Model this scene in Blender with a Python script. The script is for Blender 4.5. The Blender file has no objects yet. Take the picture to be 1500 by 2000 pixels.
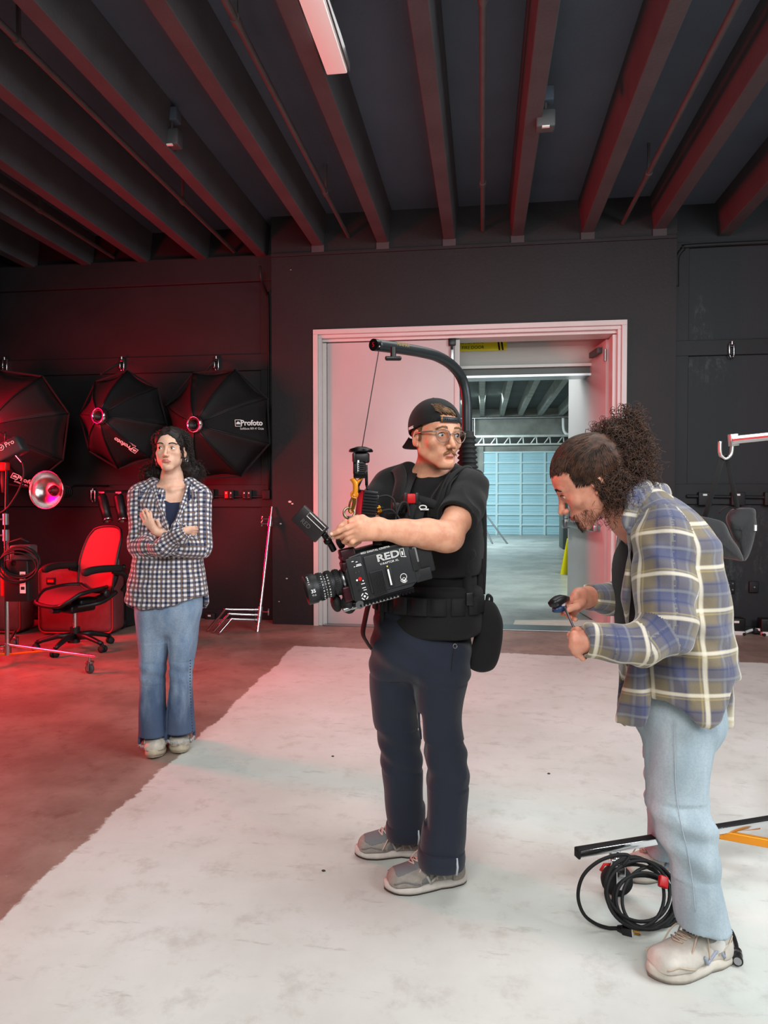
import bpy, bmesh, math, random
import numpy as np
from mathutils import Vector, Matrix, noise as mnoise
random.seed(7)
PI = math.pi
V = Vector
sc = bpy.context.scene
COL = sc.collection
# ---------------------------------------------------------------- camera
CAMH = 1.38
YAW, PITCH, FPX = math.radians(7.9), math.radians(-1.44), 1390.0
fwd = V((-math.sin(YAW)*math.cos(PITCH), math.cos(YAW)*math.cos(PITCH), math.sin(PITCH)))
rgt = V((math.cos(YAW), math.sin(YAW), 0))
upv = rgt.cross(fwd)
CAM = V((0, 0, CAMH))
cd = bpy.data.cameras.new('camera'); cam = bpy.data.objects.new('camera', cd); COL.objects.link(cam)
cd.sensor_fit = 'VERTICAL'; cd.sensor_height = 36; cd.lens = 36*FPX/2000; cd.clip_start = .05; cd.clip_end = 200
cam.matrix_world = Matrix.Translation(CAM) @ Matrix((rgt, upv, -fwd)).transposed().to_4x4()
sc.camera = cam
vs = sc.view_settings
vs.view_transform = 'Standard'; vs.look = 'None'; vs.gamma = 1; vs.use_curve_mapping = False
vs.exposure = 0.1
sc.cycles.max_bounces = 8; sc.cycles.caustics_reflective = False; sc.cycles.caustics_refractive = False
sc.cycles.sample_clamp_indirect = 5
# ---------------------------------------------------------------- world and lights
w = bpy.data.worlds.new('world'); sc.world = w; w.use_nodes = True
w.node_tree.nodes['Background'].inputs[0].default_value = (.55, .7, 1, 1)
w.node_tree.nodes['Background'].inputs[1].default_value = .05

def area(name, loc, aim, sx, sy, power, col, spread=180):
    l = bpy.data.lights.new(name, 'AREA'); l.shape = 'RECTANGLE'; l.size = sx; l.size_y = sy
    l.energy = power; l.color = col; l.spread = math.radians(spread)
    o = bpy.data.objects.new(name, l); COL.objects.link(o); o.location = loc
    o.rotation_euler = (V(aim)-V(loc)).to_track_quat('-Z', 'Y').to_euler()
    return o
area('softbox_light', (3.3, 1.0, 3.3), (0, 3.8, .8), 2.0, 2.0, 175, (.90, .96, 1))
area('overhead_light', (-.3, -1.6, 3.6), (0, 4.2, .9), 2.6, 1.6, 185, (1, .985, .95))
area('overhead_light', (.4, 3.4, 3.85), (.3, 3.7, 0), 2.6, 2.0, 62, (1, .985, .96))
area('red_light', (-5.2, 4.5, 1.35), (.2, 6.0, 1.5), .8, .8, 128, (1, .02, .035), 125)
area('red_light', (-5.0, 5.9, 2.1), (-2.6, 7.5, 1.2), .8, .8, 85, (1, .0, .03))
area('warehouse_light', (2.2, 11.0, 3.9), (2.0, 13, 0), 2.0, 4.0, 430, (.88, 1, .96))
area('warehouse_light', (-1.5, 20.0, 3.8), (-1.0, 21, 0), 3.0, 4.0, 850, (.8, .96, 1))
area('warehouse_light', (-.3, 9.0, 3.2), (1.8, 8.3, 1.6), .5, .5, 40, (.9, 1, 1))

# ---------------------------------------------------------------- projections of the photograph's pixels on real planes
def ray(px, py): return fwd + rgt*((px-750)/FPX) - upv*((py-1000)/FPX)
def Q(px, py, d): return CAM + ray(px, py)*d
def QY(px, py, Y): r = ray(px, py); return CAM + r*(Y/r.y)
def QX(px, py, X): r = ray(px, py); return CAM + r*(X/r.x)
def QZ(px, py, Z=0.0): r = ray(px, py); return CAM + r*((Z-CAMH)/r.z)
# ---------------------------------------------------------------- object helpers
def lk(o, parent=None):
    COL.objects.link(o)
    if parent is not None: o.parent = parent
    return o
def tag(o, label=None, cat=None, group=None, kind=None):
    if label: o['label'] = label
    if cat: o['category'] = cat
    if group: o['group'] = group
    if kind: o['kind'] = kind
    return o
def empty(name, loc=(0, 0, 0), rz=0, label=None, cat=None, group=None, kind=None):
    o = bpy.data.objects.new(name, None); o.empty_display_size = .1
    o.location = loc; o.rotation_euler = (0, 0, rz); lk(o)
    o['_m'] = 0; del o['_m']
    return tag(o, label, cat, group, kind)
def kids(o): return [c for c in bpy.data.objects if c.parent == o]
def copy_tree(o, parent=None):
    c = o.copy(); COL.objects.link(c)
    if parent is not None: c.parent = parent
    for k in [k for k in bpy.data.objects if k.parent == o]: copy_tree(k, c)
    return c
def frame(e1, e2=None, o=(0, 0, 0)):
    """matrix whose x axis is e1, z axis as near e2 as possible"""
    x = V(e1).normalized(); z = V(e2 or (0, 0, 1)); z = (z - x*z.dot(x)).normalized(); y = z.cross(x)
    m = Matrix((x, y, z)).transposed().to_4x4(); m.translation = V(o); return m
def zframe(d, o=(0, 0, 0)):
    m = V(d).normalized().to_track_quat('Z', 'Y').to_matrix().to_4x4(); m.translation = V(o); return m

TF = Matrix(((1, 0, 0, 0), (0, 0, -1, 0), (0, 1, 0, 0), (0, 0, 0, 1)))
def TM(x, y, z, rz=0): return Matrix.Translation((x, y, z)) @ Matrix.Rotation(rz, 4, 'Z') @ TF

class MB:
    """collects shapes into one mesh; M is a transform put in front of everything"""
    def __init__(s, M=None): s.v = []; s.f = []; s.mi = []; s.sm = []; s.M = M or Matrix(); s.m = 0; s.s = False
    def add(s, vs_, fs, M=None, sm=None):
        n = len(s.v); T = s.M @ M if M is not None else s.M
        s.v += [T @ V(a) for a in vs_]; s.f += [tuple(i+n for i in f) for f in fs]
        s.mi += [s.m]*len(fs); s.sm += [s.s if sm is None else sm]*len(fs); return s
    def box(s, c, d, M=None, bev=0, taper=1):
        x, y, z = d[0]/2, d[1]/2, d[2]/2; cx, cy, cz = c
        if bev <= 0:
            vv = [(cx+i*x*(taper if k > 0 else 1), cy+j*y*(taper if k > 0 else 1), cz+k*z) for k in (-1, 1) for j in (-1, 1) for i in (-1, 1)]
            return s.add(vv, [(0, 2, 3, 1), (4, 5, 7, 6), (0, 1, 5, 4), (2, 6, 7, 3), (0, 4, 6, 2), (1, 3, 7, 5)], M, False)
        b = min(bev, x*.95, y*.95, z*.95)
        bm = bmesh.new(); bmesh.ops.create_cube(bm, size=1)
        for v in bm.verts: v.co = V((v.co.x*2*x, v.co.y*2*y, v.co.z*2*z))
        bmesh.ops.bevel(bm, geom=bm.edges[:], offset=b, segments=3, profile=.5, affect='EDGES')
        bm.verts.index_update()
        vv = [v.co + V(c) for v in bm.verts]; ff = [[v.index for v in f.verts] for f in bm.faces]; bm.free()
        return s.add(vv, ff, M, True)
    def cyl(s, a, b, r, r2=None, n=16, caps=True, sm=True):
        a, b = V(a), V(b); r2 = r if r2 is None else r2; m = zframe(b-a); L = (b-a).length; m.translation = a
        vv = [(rr*math.cos(2*PI*i/n), rr*math.sin(2*PI*i/n), z) for z, rr in ((0, r), (L, r2)) for i in range(n)]
        ff = [(i, (i+1) % n, n+(i+1) % n, n+i) for i in range(n)]
        s.add(vv, ff, m, sm)
        if caps: s.add(vv, [tuple(range(n-1, -1, -1)), tuple(range(n, 2*n))], m, False)
        return s
    def lathe(s, prof, M=None, n=24, sm=True, caps=True):
        """prof = (r, z) pairs round the z axis"""
        vv = [(r*math.cos(2*PI*i/n), r*math.sin(2*PI*i/n), z) for r, z in prof for i in range(n)]
        ff = [(k*n+i, k*n+(i+1) % n, (k+1)*n+(i+1) % n, (k+1)*n+i) for k in range(len(prof)-1) for i in range(n)]
        if caps: ff += [tuple(range(n-1, -1, -1)), tuple((len(prof)-1)*n+i for i in range(n))]
        return s.add(vv, ff, M, sm)
    def tube(s, pts, r, n=8, M=None, caps=True, flat=None, closed=False, sm=True):
        """tube along pts; r float or list; flat = (side half-width factor, direction) for straps"""
        P = [V(p) for p in pts]; m = len(P); rr = r if hasattr(r, '__len__') else [r]*m
        vv = []; up = None
        for i, p in enumerate(P):
            if closed: t = P[(i+1) % m]-P[i-1]
            else: t = P[min(i+1, m-1)]-P[max(i-1, 0)]
            t = t.normalized() if t.length > 1e-9 else V((0, 0, 1))
            if flat is not None: a = V(flat[1]); a = (a-t*a.dot(t)).normalized()
            else:
                if up is None: up = V((0, 0, 1)) if abs(t.z) < .9 else V((1, 0, 0))
                a = (up-t*up.dot(t)).normalized(); up = a
            b = t.cross(a); k = flat[0] if flat is not None else 1
            for j in range(n):
                q = 2*PI*j/n; c, d = math.cos(q), math.sin(q)
                if flat is not None: c = math.copysign(min(1, abs(c)*1.35), c); d = math.copysign(min(1, abs(d)*1.35), d)
                vv.append(p + a*(rr[i]*k*c) + b*(rr[i]*d))
        ff = [(i*n+j, i*n+(j+1) % n, ((i+1) % m)*n+(j+1) % n, ((i+1) % m)*n+j) for i in range(m if closed else m-1) for j in range(n)]
        if caps and not closed: ff += [tuple(range(n-1, -1, -1)), tuple((m-1)*n+j for j in range(n))]
        return s.add(vv, ff, M, sm)
    def prism(s, poly, z0, z1, M=None, sm=False):
        """poly in xy (counter-clockwise) pulled from z0 to z1"""
        n = len(poly); vv = [(x, y, z0) for x, y in poly]+[(x, y, z1) for x, y in poly]
        ff = [tuple(range(n-1, -1, -1)), tuple(range(n, 2*n))]+[(i, (i+1) % n, n+(i+1) % n, n+i) for i in range(n)]
        return s.add(vv, ff, M, sm)
    def ball(s, c, r, M=None, n=12):
        r = r if hasattr(r, '__len__') else (r, r, r); vv = [(c[0], c[1], c[2]-r[2])]; ff = []; h = n//2+1
        for k in range(1, h):
            t = PI*k/h - PI/2
            vv += [(c[0]+r[0]*math.cos(t)*math.cos(2*PI*i/n), c[1]+r[1]*math.cos(t)*math.sin(2*PI*i/n), c[2]+r[2]*math.sin(t)) for i in range(n)]
        vv.append((c[0], c[1], c[2]+r[2])); L = len(vv)-1
        for i in range(n):
            j = (i+1) % n; ff.append((0, 1+j, 1+i)); ff.append((L, L-n+i, L-n+j))
            for k in range(h-2): ff.append((1+k*n+i, 1+k*n+j, 1+(k+1)*n+j, 1+(k+1)*n+i))
        return s.add(vv, ff, M, True)
    def torus(s, c, R, r, axis=(0, 0, 1), n=32, m=8, a0=0, a1=2*PI, ell=1):
        T = zframe(axis, c); full = abs(a1-a0-2*PI) < 1e-6; k = n if full else n+1
        return s.tube([T @ V((R*math.cos(a0+(a1-a0)*i/n), R*ell*math.sin(a0+(a1-a0)*i/n), 0)) for i in range(k)], r, m, closed=full)
    def build(s, name, mat, parent=None, bevel=0, sub=0, solid=0, smooth_angle=None, **tg):
        me = bpy.data.meshes.new(name); me.from_pydata([tuple(v) for v in s.v], [], s.f)
        mats = mat if isinstance(mat, (list, tuple)) else [mat]
        for m in mats: me.materials.append(m)
        me.polygons.foreach_set('material_index', s.mi); me.polygons.foreach_set('use_smooth', s.sm)
        me.update(); o = bpy.data.objects.new(name, me); lk(o, parent)
        if solid:
            d = o.modifiers.new('solid', 'SOLIDIFY'); d.thickness = solid; d.offset = 0
        if bevel:
            d = o.modifiers.new('bevel', 'BEVEL'); d.width = bevel; d.segments = 2; d.limit_method = 'ANGLE'; d.angle_limit = .7
        if sub:
            d = o.modifiers.new('sub', 'SUBSURF'); d.levels = sub; d.render_levels = sub
        return tag(o, **tg)

def text(name, s, M, size, mat, parent=None, depth=.0006, align='CENTER', shear=0, xs=1, offset=0, **tg):
    """lettering as a thin raised mesh lying in the xy plane of M"""
    cu = bpy.data.curves.new(name, 'FONT'); cu.body = s; cu.size = size; cu.extrude = depth; cu.align_x = align; cu.align_y = 'CENTER'
    cu.shear = shear; cu.offset = offset; cu.resolution_u = 3
    o = bpy.data.objects.new(name+'_c', cu); COL.objects.link(o)
    me = bpy.data.meshes.new_from_object(o.evaluated_get(bpy.context.evaluated_depsgraph_get()))
    bpy.data.objects.remove(o)
    me.transform((M @ Matrix.Diagonal((xs, 1, 1, 1))))
    me.materials.clear(); me.materials.append(mat)
    q = bpy.data.objects.new(name, me); lk(q, parent); return tag(q, **tg)
def spline(pts, n=8, closed=False):
    """Catmull-Rom through pts (tuples of any length)"""
    P = [np.array(p, float) for p in pts]; m = len(P); out = []
    for i in range(m if closed else m-1):
        if closed: a, b, c, d = P[i-1], P[i], P[(i+1) % m], P[(i+2) % m]
        else: a, b, c, d = P[max(i-1, 0)], P[i], P[i+1], P[min(i+2, m-1)]
        for k in range(n):
            t = k/n; out.append(.5*((2*b)+(c-a)*t+(2*a-5*b+4*c-d)*t*t+(3*b-a-3*c+d)*t**3))
    if not closed: out.append(P[-1])
    return out
# ---------------------------------------------------------------- materials
def lin(c): return tuple(((x/255+.055)/1.055)**2.4 if x > 10 else x/255/12.92 for x in c)
MATS = {}
def mat(name, col, rough=.5, metal=0, var=0, vscale=8, bump=0, bscale=60, spec=.5, coat=0, sheen=0, emit=None, alpha=1, trans=0, ior=1.45, sss=0, col2=None, fac_lo=.35, fac_hi=.65, vdetail=4, stretch=None):
    if name in MATS: return MATS[name]
    m = bpy.data.materials.new(name); m.use_nodes = True; nt = m.node_tree; N = nt.nodes; L = nt.links; p = N['Principled BSDF']
    c = lin(col)+(1,); p.inputs['Base Color'].default_value = c
    p.inputs['Roughness'].default_value = rough; p.inputs['Metallic'].default_value = metal; p.inputs['Specular IOR Level'].default_value = spec
    p.inputs['Coat Weight'].default_value = coat; p.inputs['Sheen Weight'].default_value = sheen; p.inputs['IOR'].default_value = ior
    p.inputs['Transmission Weight'].default_value = trans; p.inputs['Alpha'].default_value = alpha
    if sss: p.inputs['Subsurface Weight'].default_value = sss; p.inputs['Subsurface Radius'].default_value = (.012, .005, .003); p.inputs['Subsurface Scale'].default_value = 1
    if emit: p.inputs['Emission Color'].default_value = lin(emit[0])+(1,); p.inputs['Emission Strength'].default_value = emit[1]
    tc = N.new('ShaderNodeTexCoord'); co = tc.outputs['Object']
    if stretch:
        mp = N.new('ShaderNodeMapping'); mp.inputs['Scale'].default_value = stretch; L.new(co, mp.inputs[0]); co = mp.outputs[0]
    if var:
        nz = N.new('ShaderNodeTexNoise'); nz.inputs['Scale'].default_value = vscale; nz.inputs['Detail'].default_value = vdetail; L.new(co, nz.inputs['Vector'])
        rp = N.new('ShaderNodeValToRGB'); L.new(nz.outputs['Fac'], rp.inputs[0])
        e = rp.color_ramp.elements; e[0].position = fac_lo; e[1].position = fac_hi
        c2 = lin(col2)+(1,) if col2 else tuple(x*(1-var) for x in c[:3])+(1,)
        e[0].color = c2; e[1].color = c; L.new(rp.outputs[0], p.inputs['Base Color'])
    if bump:
        nb = N.new('ShaderNodeTexNoise'); nb.inputs['Scale'].default_value = bscale; nb.inputs['Detail'].default_value = 3; L.new(co, nb.inputs['Vector'])
        bp = N.new('ShaderNodeBump'); bp.inputs['Strength'].default_value = bump; bp.inputs['Distance'].default_value = .01
        L.new(nb.outputs['Fac'], bp.inputs['Height']); L.new(bp.outputs[0], p.inputs['Normal'])
    MATS[name] = m; return m
class NT:
    """small node-graph helper"""
    def __init__(s, m): s.t = m.node_tree; s.N = s.t.nodes; s.L = s.t.links
    def n(s, t, **k):
        x = s.N.new('ShaderNode'+t)
        for a, b in k.items(): setattr(x, a, b)
        return x
    def math(s, op, a, b=None, c=None, clamp=False):
        x = s.n('Math', operation=op, use_clamp=clamp)
        for i, q in enumerate((a, b, c)):
            if q is None: continue
            if isinstance(q, (int, float)): x.inputs[i].default_value = q
            else: s.L.new(q, x.inputs[i])
        return x.outputs[0]
    def mix(s, f, a, b, mode='MIX'):
        x = s.n('Mix', data_type='RGBA', blend_type=mode)
        for i, q in ((0, f), (6, a), (7, b)):
            if isinstance(q, tuple): x.inputs[i].default_value = lin(q)+(1,)
            elif isinstance(q, (int, float)): x.inputs[i].default_value = q
            else: s.L.new(q, x.inputs[i])
        return x.outputs[2]
    def noise(s, vec, scale, detail=4, rough=.5):
        x = s.n('TexNoise'); x.inputs['Scale'].default_value = scale; x.inputs['Detail'].default_value = detail; x.inputs['Roughness'].default_value = rough
        s.L.new(vec, x.inputs['Vector']); return x.outputs['Fac']
    def ramp(s, v, a, b):
        x = s.n('MapRange', interpolation_type='SMOOTHSTEP'); s.L.new(v, x.inputs[0]); x.inputs[1].default_value = a; x.inputs[2].default_value = b; return x.outputs[0]
    def bump(s, h, strength, dist=.01):
        x = s.n('Bump'); x.inputs['Strength'].default_value = strength; x.inputs['Distance'].default_value = dist
        s.L.new(h, x.inputs['Height']); s.L.new(x.outputs[0], s.N['Principled BSDF'].inputs['Normal'])

M_wall = mat('black_wall_paint', (29, 27, 30), .62, var=.25, vscale=1.5, bump=.15, bscale=40)
M_wall2 = mat('black_plywood', (29, 29, 32), .6, var=.3, vscale=2.2, bump=.12, bscale=25)
M_wallr = mat('scuffed_black_plywood', (38, 40, 44), .65, var=.3, vscale=2.4, col2=(38, 40, 44), bump=.12, bscale=25)
M_ceil = mat('dark_ceiling_paint', (84, 95, 108), .75, var=.2, vscale=1.2, bump=.2, bscale=30)
M_beam = mat('dark_beam_paint', (74, 73, 76), .75, var=.2, vscale=3, bump=.2, bscale=40)
M_pipe = mat('painted_pipe', (80, 78, 78), .5, var=.15, vscale=10)
M_trimw = mat('door_frame_paint', (205, 200, 198), .35, var=.05, vscale=5)
M_doorw = mat('door_paint', (196, 190, 190), .32, var=.05, vscale=2, bump=.03, bscale=90)
M_chrome = mat('chrome', (215, 215, 218), .14, 1)
M_steel = mat('brushed_steel', (165, 165, 168), .32, 1)
M_blk = mat('black_plastic', (22, 22, 24), .42)
M_blkr = mat('black_rubber', (17, 17, 18), .7)
M_blkm = mat('black_metal', (26, 26, 28), .3, .6)
M_fab = mat('black_fabric', (15, 15, 16), .9, bump=.3, bscale=400, sheen=.06)
M_grey = mat('grey_plastic', (70, 72, 74), .5)
M_white = mat('white_plastic', (225, 225, 222), .4)
M_whitep = mat('white_print', (232, 232, 230), .5)
M_red = mat('red_plastic', (190, 20, 24), .4)
M_orange = mat('orange_anodised', (226, 140, 28), .35, .35)
M_gold = mat('gold_metal', (205, 150, 60), .25, 1)
M_yellow = mat('yellow_sign', (238, 228, 30), .5)
M_dark = mat('lens_dark', (5, 5, 7), .08, spec=.8)
# ================================================================ THE ROOM
YW, YR = 7.29, 7.56         # face of the wall with the doors, face of the recessed bays beside it
ZD, ZB = 4.28, 3.95         # ceiling deck, underside of its ribs
xL = QY(531, 800, YW).x; xR = QY(1319, 800, YW).x
dxl, dxr = QY(613, 900, YW).x, QY(1222, 900, YW).x
ztop = QY(613, 645, YW).z
# floor : brown concrete with a white painted field
Mf = mat('floor', (150, 120, 105), .5); g = NT(Mf); P = g.N['Principled BSDF']
pos = g.n('NewGeometry').outputs['Position']; sx = g.n('SeparateXYZ'); g.L.new(pos, sx.inputs[0]); X, Y = sx.outputs[0], sx.outputs[1]
def halfplane(a, b):      # >0 on the right-hand side of a->b
    a, b = V(a[:2]), V(b[:2]); d = (b-a).normalized(); n = V((d.y, -d.x)); c = -n.dot(a)
    return g.math('ADD', g.math('ADD', g.math('MULTIPLY', X, n.x), g.math('MULTIPLY', Y, n.y)), c)
pA, pB, pC, pD = QZ(-30, 1820), QZ(385, 1430), QZ(578, 1262), QZ(1120, 1281)
h1 = halfplane(pA, pC)
h2 = halfplane(pC, pD)
edge = g.math('MINIMUM', h1, h2)
wob = g.math('MULTIPLY', g.math('SUBTRACT', g.noise(pos, 2.2, 6, .6), .5), .14)
wob2 = g.math('MULTIPLY', g.math('SUBTRACT', g.noise(pos, 30, 3, .6), .5), .05)
white = g.ramp(g.math('ADD', g.math('ADD', edge, wob), wob2), -.006, .012)
n1 = g.noise(pos, 1.3, 6, .65); n2 = g.noise(pos, 7, 5, .7); n3 = g.noise(pos, 45, 3, .6)
brown = g.mix(g.ramp(n1, .35, .65), (128, 108, 98), (158, 138, 126)); brown = g.mix(g.ramp(n2, .5, .8), brown, (112, 92, 82))
brown = g.mix(g.math('MULTIPLY', g.ramp(n3, .66, .74), .5), brown, (190, 180, 170))
wcol = g.mix(g.ramp(n1, .3, .72), (203, 206, 199), (219, 222, 217))
wcol = g.mix(g.math('MULTIPLY', g.ramp(n2, .50, .72), .6), wcol, (184, 183, 175))
sc2 = g.n('Mapping'); sc2.inputs['Scale'].default_value = (2.2, 9, 1); sc2.inputs['Rotation'].default_value = (0, 0, .35); g.L.new(pos, sc2.inputs[0])
wcol = g.mix(g.math('MULTIPLY', g.ramp(g.noise(sc2.outputs[0], 1.6, 7, .72), .58, .67), .42), wcol, (166, 162, 155))
col = g.mix(white, brown, wcol); 
far = g.ramp(Y, YW+.28, YW+.30)
col = g.mix(far, col, g.mix(g.ramp(n1, .35, .65), (120, 122, 118), (150, 152, 148)))
g.L.new(col, P.inputs['Base Color'])
ro = g.math('ADD', g.math('MULTIPLY', n2, .25), .32); g.L.new(g.math('SUBTRACT', ro, g.math('MULTIPLY', far, .12)), P.inputs['Roughness'])
g.bump(g.math('ADD', g.math('MULTIPLY', n2, .5), g.math('MULTIPLY', n3, .3)), .12, .006)
b = MB(); b.box((0, 12.5, -.1), (24, 33, .2)); b.build('floor', Mf, kind='structure')

gr_ = NT(M_wallr); geo = gr_.n('NewGeometry').outputs['Position']; mp_ = gr_.n('Mapping'); mp_.inputs['Scale'].default_value = (1, 1, .45); gr_.L.new(geo, mp_.inputs[0])
m1 = gr_.noise(mp_.outputs[0], 2.1, 3, .5); m2 = gr_.noise(mp_.outputs[0], 16, 6, .75)
scf = gr_.math('MULTIPLY', gr_.ramp(m1, .56, .70), gr_.ramp(m2, .46, .70)); gr_.L.new(gr_.mix(gr_.math('MULTIPLY', scf, .5), (37, 39, 43), (112, 112, 112)), gr_.N['Principled BSDF'].inputs['Base Color'])
# main wall with the door opening
b = MB(); T = .3; H = 4.5
b.box(((xL+dxl)/2, YW+T/2, H/2), (dxl-xL, T, H)); b.box(((dxr+xR)/2, YW+T/2, H/2), (xR-dxr, T, H))
b.box(((dxl+dxr)/2, YW+T/2, (ztop+H)/2), (dxr-dxl, T, H-ztop)); b.build('wall_back', M_wall, kind='structure')
# recessed bays
b = MB(); b.box(((xL-9)/2, YR+.06, H/2), (xL+9, .12, H)); b.build('wall_back_left', M_wall2, kind='structure')
b = MB(); b.box(((xR+7)/2, YR+.06, H/2), (7-xR, .12, H)); b.build('wall_back_right', M_wallr, kind='structure')
b = MB(); b.box((-9.05, 3, H/2), (.1, 15, H)); b.build('wall_left', M_wall, kind='structure')
b = MB(); b.box((7.05, 3, H/2), (.1, 15, H)); b.build('wall_right', M_wall, kind='structure')
b = MB(); b.box((-1, -3.55, H/2), (16.2, .1, H)); b.build('wall_front', M_wall, kind='structure')
# framing boards on the recessed bays
k = 1
def board(x0, x1, z0, z1, t=.035, y=YR, m=M_wall2):
    global k
    b = MB(); b.box(((x0+x1)/2, y-t/2, (z0+z1)/2), (x1-x0, t, z1-z0)); b.build('trim_%d' % k, m, bevel=.004, kind='structure'); k += 1
def zat(px, py, Y=YR): return QY(px, py, Y).z
zl1, zl2 = zat(300, 729), zat(300, 698)
board(-9, xL, zl1, zl2); board(-9, xL, zat(450, 990), zat(450, 947)); board(QY(512, 900, YR).x, xL-.001, 0, 3.9, .03)
board(-9, xL, zat(300, 560), 3.97, .05); board(-9, xL, 0, .10, .04)
zr1, zr2 = zat(1430, 694), zat(1430, 664)
board(xR, 7, zr1, zr2); board(xR, 7, zat(1430, 985), zat(1430, 945)); board(xR+.001, QY(1341, 900, YR).x, 0, 3.9, .03)
board(xR, 7, zat(1430, 1262), zat(1430, 1222), .04)
zc = QY(1000, 478, YW).z
board(xL, xR, zc-.015, zc+.02, .02, YW, M_wall)
# ceiling with its ribs
b = MB(); b.box((-1, 2.0, ZD+.1), (16, 11.3, .2)); ceil = b.build('ceiling', M_ceil, kind='structure')
x0 = CAM.x; rr = ZB-CAMH
def rib_x(px):     # world x of the lower left edge of a rib that meets the photo's top edge at px
    r = ray(px, 0); return (r*(rr/r.z)).x
ribx = [rib_x(p) for p in (280, 537, 795, 1047, 1307, 1566)]
sp = (ribx[-1]-ribx[0])/5
xs = [ribx[0]+sp*i for i in range(-10, 11)]
for i, x in enumerate(xs):
    if x < -8.8 or x > 6.8: continue
    ye = YW if xL-.05 < x < xR else YR
    b = MB(); b.prism([(x, ZB), (x+.115, ZB), (x+.15, ZD), (x-.035, ZD)], -3.5, ye, Matrix(((1, 0, 0, 0), (0, 0, 1, 0), (0, 1, 0, 0), (0, 0, 0, 1))))
    b.build('ceiling_rib', M_beam, ceil, bevel=.006)
    if xL < x < xR:
        b = MB(); b.box((x+.057, YW-.012, ZB-.03), (.13, .024, .07)); b.build('bearing_block', M_beam, ceil)
def pipe_x(px, py, z): r = ray(px, py); return (r*((z-CAMH)/r.z)).x
pl = ['second pipe from the left under the dark ceiling, left of the woman’s side', 'pipe between the ribs left of the white ceiling light', 'grey pipe running straight away above the cameraman’s boom', 'grey pipe under the ceiling right of the small box fixture', 'leftmost pipe under the dark ceiling']
pl[0] = 'dark pipe between the ceiling ribs above the woman in the checked shirt'
pl[4] = 'dark pipe between the ceiling ribs at the far left, low in the corner'
for (px, lab) in ((-46, pl[0]), (440, pl[1]), (943, pl[2]), (1442, pl[3]), (-562, pl[4])):
    zp = 4.03; x = pipe_x(px, 0, zp); ye = YW-.01 if xL < x < xR else YR-.01
    t = empty('ceiling_pipe', (x, 3, zp), 0, lab, 'pipe', 'pipes between the ceiling ribs')
    b = MB(); b.cyl((0, -6.4, 0), (0, ye-3, 0), .021); b.build('pipe', M_pipe, t)
    for yy in (-2.2, .9, 3.2):
        b = MB(); b.cyl((0, yy-.03, 0), (0, yy+.03, 0), .029); b.box((0, yy, .13), (.02, .02, .24)); b.build('coupling', M_pipe, t)
# conduit round the top right
b = MB(); a = QY(1322, 560, YR-.03); pp = [a, QY(1322, 520, YR-.03), QY(1324, 500, YR-.03), QY(1335, 486, YR-.03), QY(1352, 480, YR-.03), QY(1560, 470, YR-.03)]
b.tube([V(p) for p in spline([tuple(p) for p in pp], 6)], .022)
b.build('conduit', M_wall2, label='black conduit bending round the top of the right wall bay', cat='pipe')
b = MB(); pp = [QY(508, 520, YW-.02), QY(510, 545, YW-.02), QY(521, 575, YR-.045), QY(524, 610, YR-.045), QY(526, 960, YR-.045)]
b.tube([V(p) for p in spline([tuple(p) for p in pp], 6)], .014)
b.build('conduit', M_wall2, label='black conduit dropping beside the left edge of the door wall', cat='pipe')
# small fixtures under the deck
def ceiling_fixture(px, py, lab, d):
    c = Q(px, py, d); t = empty('ceiling_fixture', (c.x, c.y, c.z), 0, lab, 'fixture', 'box fixtures hanging from the ceiling')
    b = MB(); b.cyl((0, 0, .06), (0, 0, ZD-c.z), .012); b.build('stem', M_pipe, t)
    b = MB(); b.box((0, 0, .17), (.11, .09, .10), bev=.01); b.build('junction_box', M_ceil, t)
    b = MB(); b.box((0, 0, 0), (.13, .10, .12), bev=.012); b.build('housing', M_grey, t)
    b = MB(); b.box((0, -.045, -.062), (.05, .02, .01)); b.build('lens', M_white, t)
    b = MB(); b.cyl((.0, -.0, .26), (0, -1.2, .26), .008); b.build('feed_pipe', M_pipe, t)
ceiling_fixture(1065, 236, 'small grey box fixture hanging from the ceiling right of the middle rib', 4.9)
ceiling_fixture(336, 272, 'small dark box fixture hanging from the ceiling over the woman’s side', 5.3)
# strip light
zt = 3.86
c0, c1 = QZ(638, 146, zt), QZ(679, 146, zt); wd = c1.x-c0.x; yb = c0.y-1.25
t = empty('strip_light', ((c0.x+c1.x)/2, c0.y-.62, zt), 0, 'long white strip light hanging under the dark ceiling', 'ceiling light')
b = MB(); b.box((0, 0, .03), (wd, 1.25, .06), bev=.006); b.build('diffuser', mat('diffuser', (240, 232, 228), .4, emit=((255, 225, 220), .16)), t)
b = MB(); b.box((0, 0, .09), (wd*.8, 1.24, .07)); b.build('housing', M_white, t)
b = MB(); b.box((wd/2+.012, 0, .035), (.01, 1.25, .05)); b.build('side_rail', M_grey, t)
for yy in (-.5, .5):
    b = MB(); b.cyl((0, yy, .1), (0, yy, ZD-zt), .006); b.build('hanger', M_pipe, t)

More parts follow.
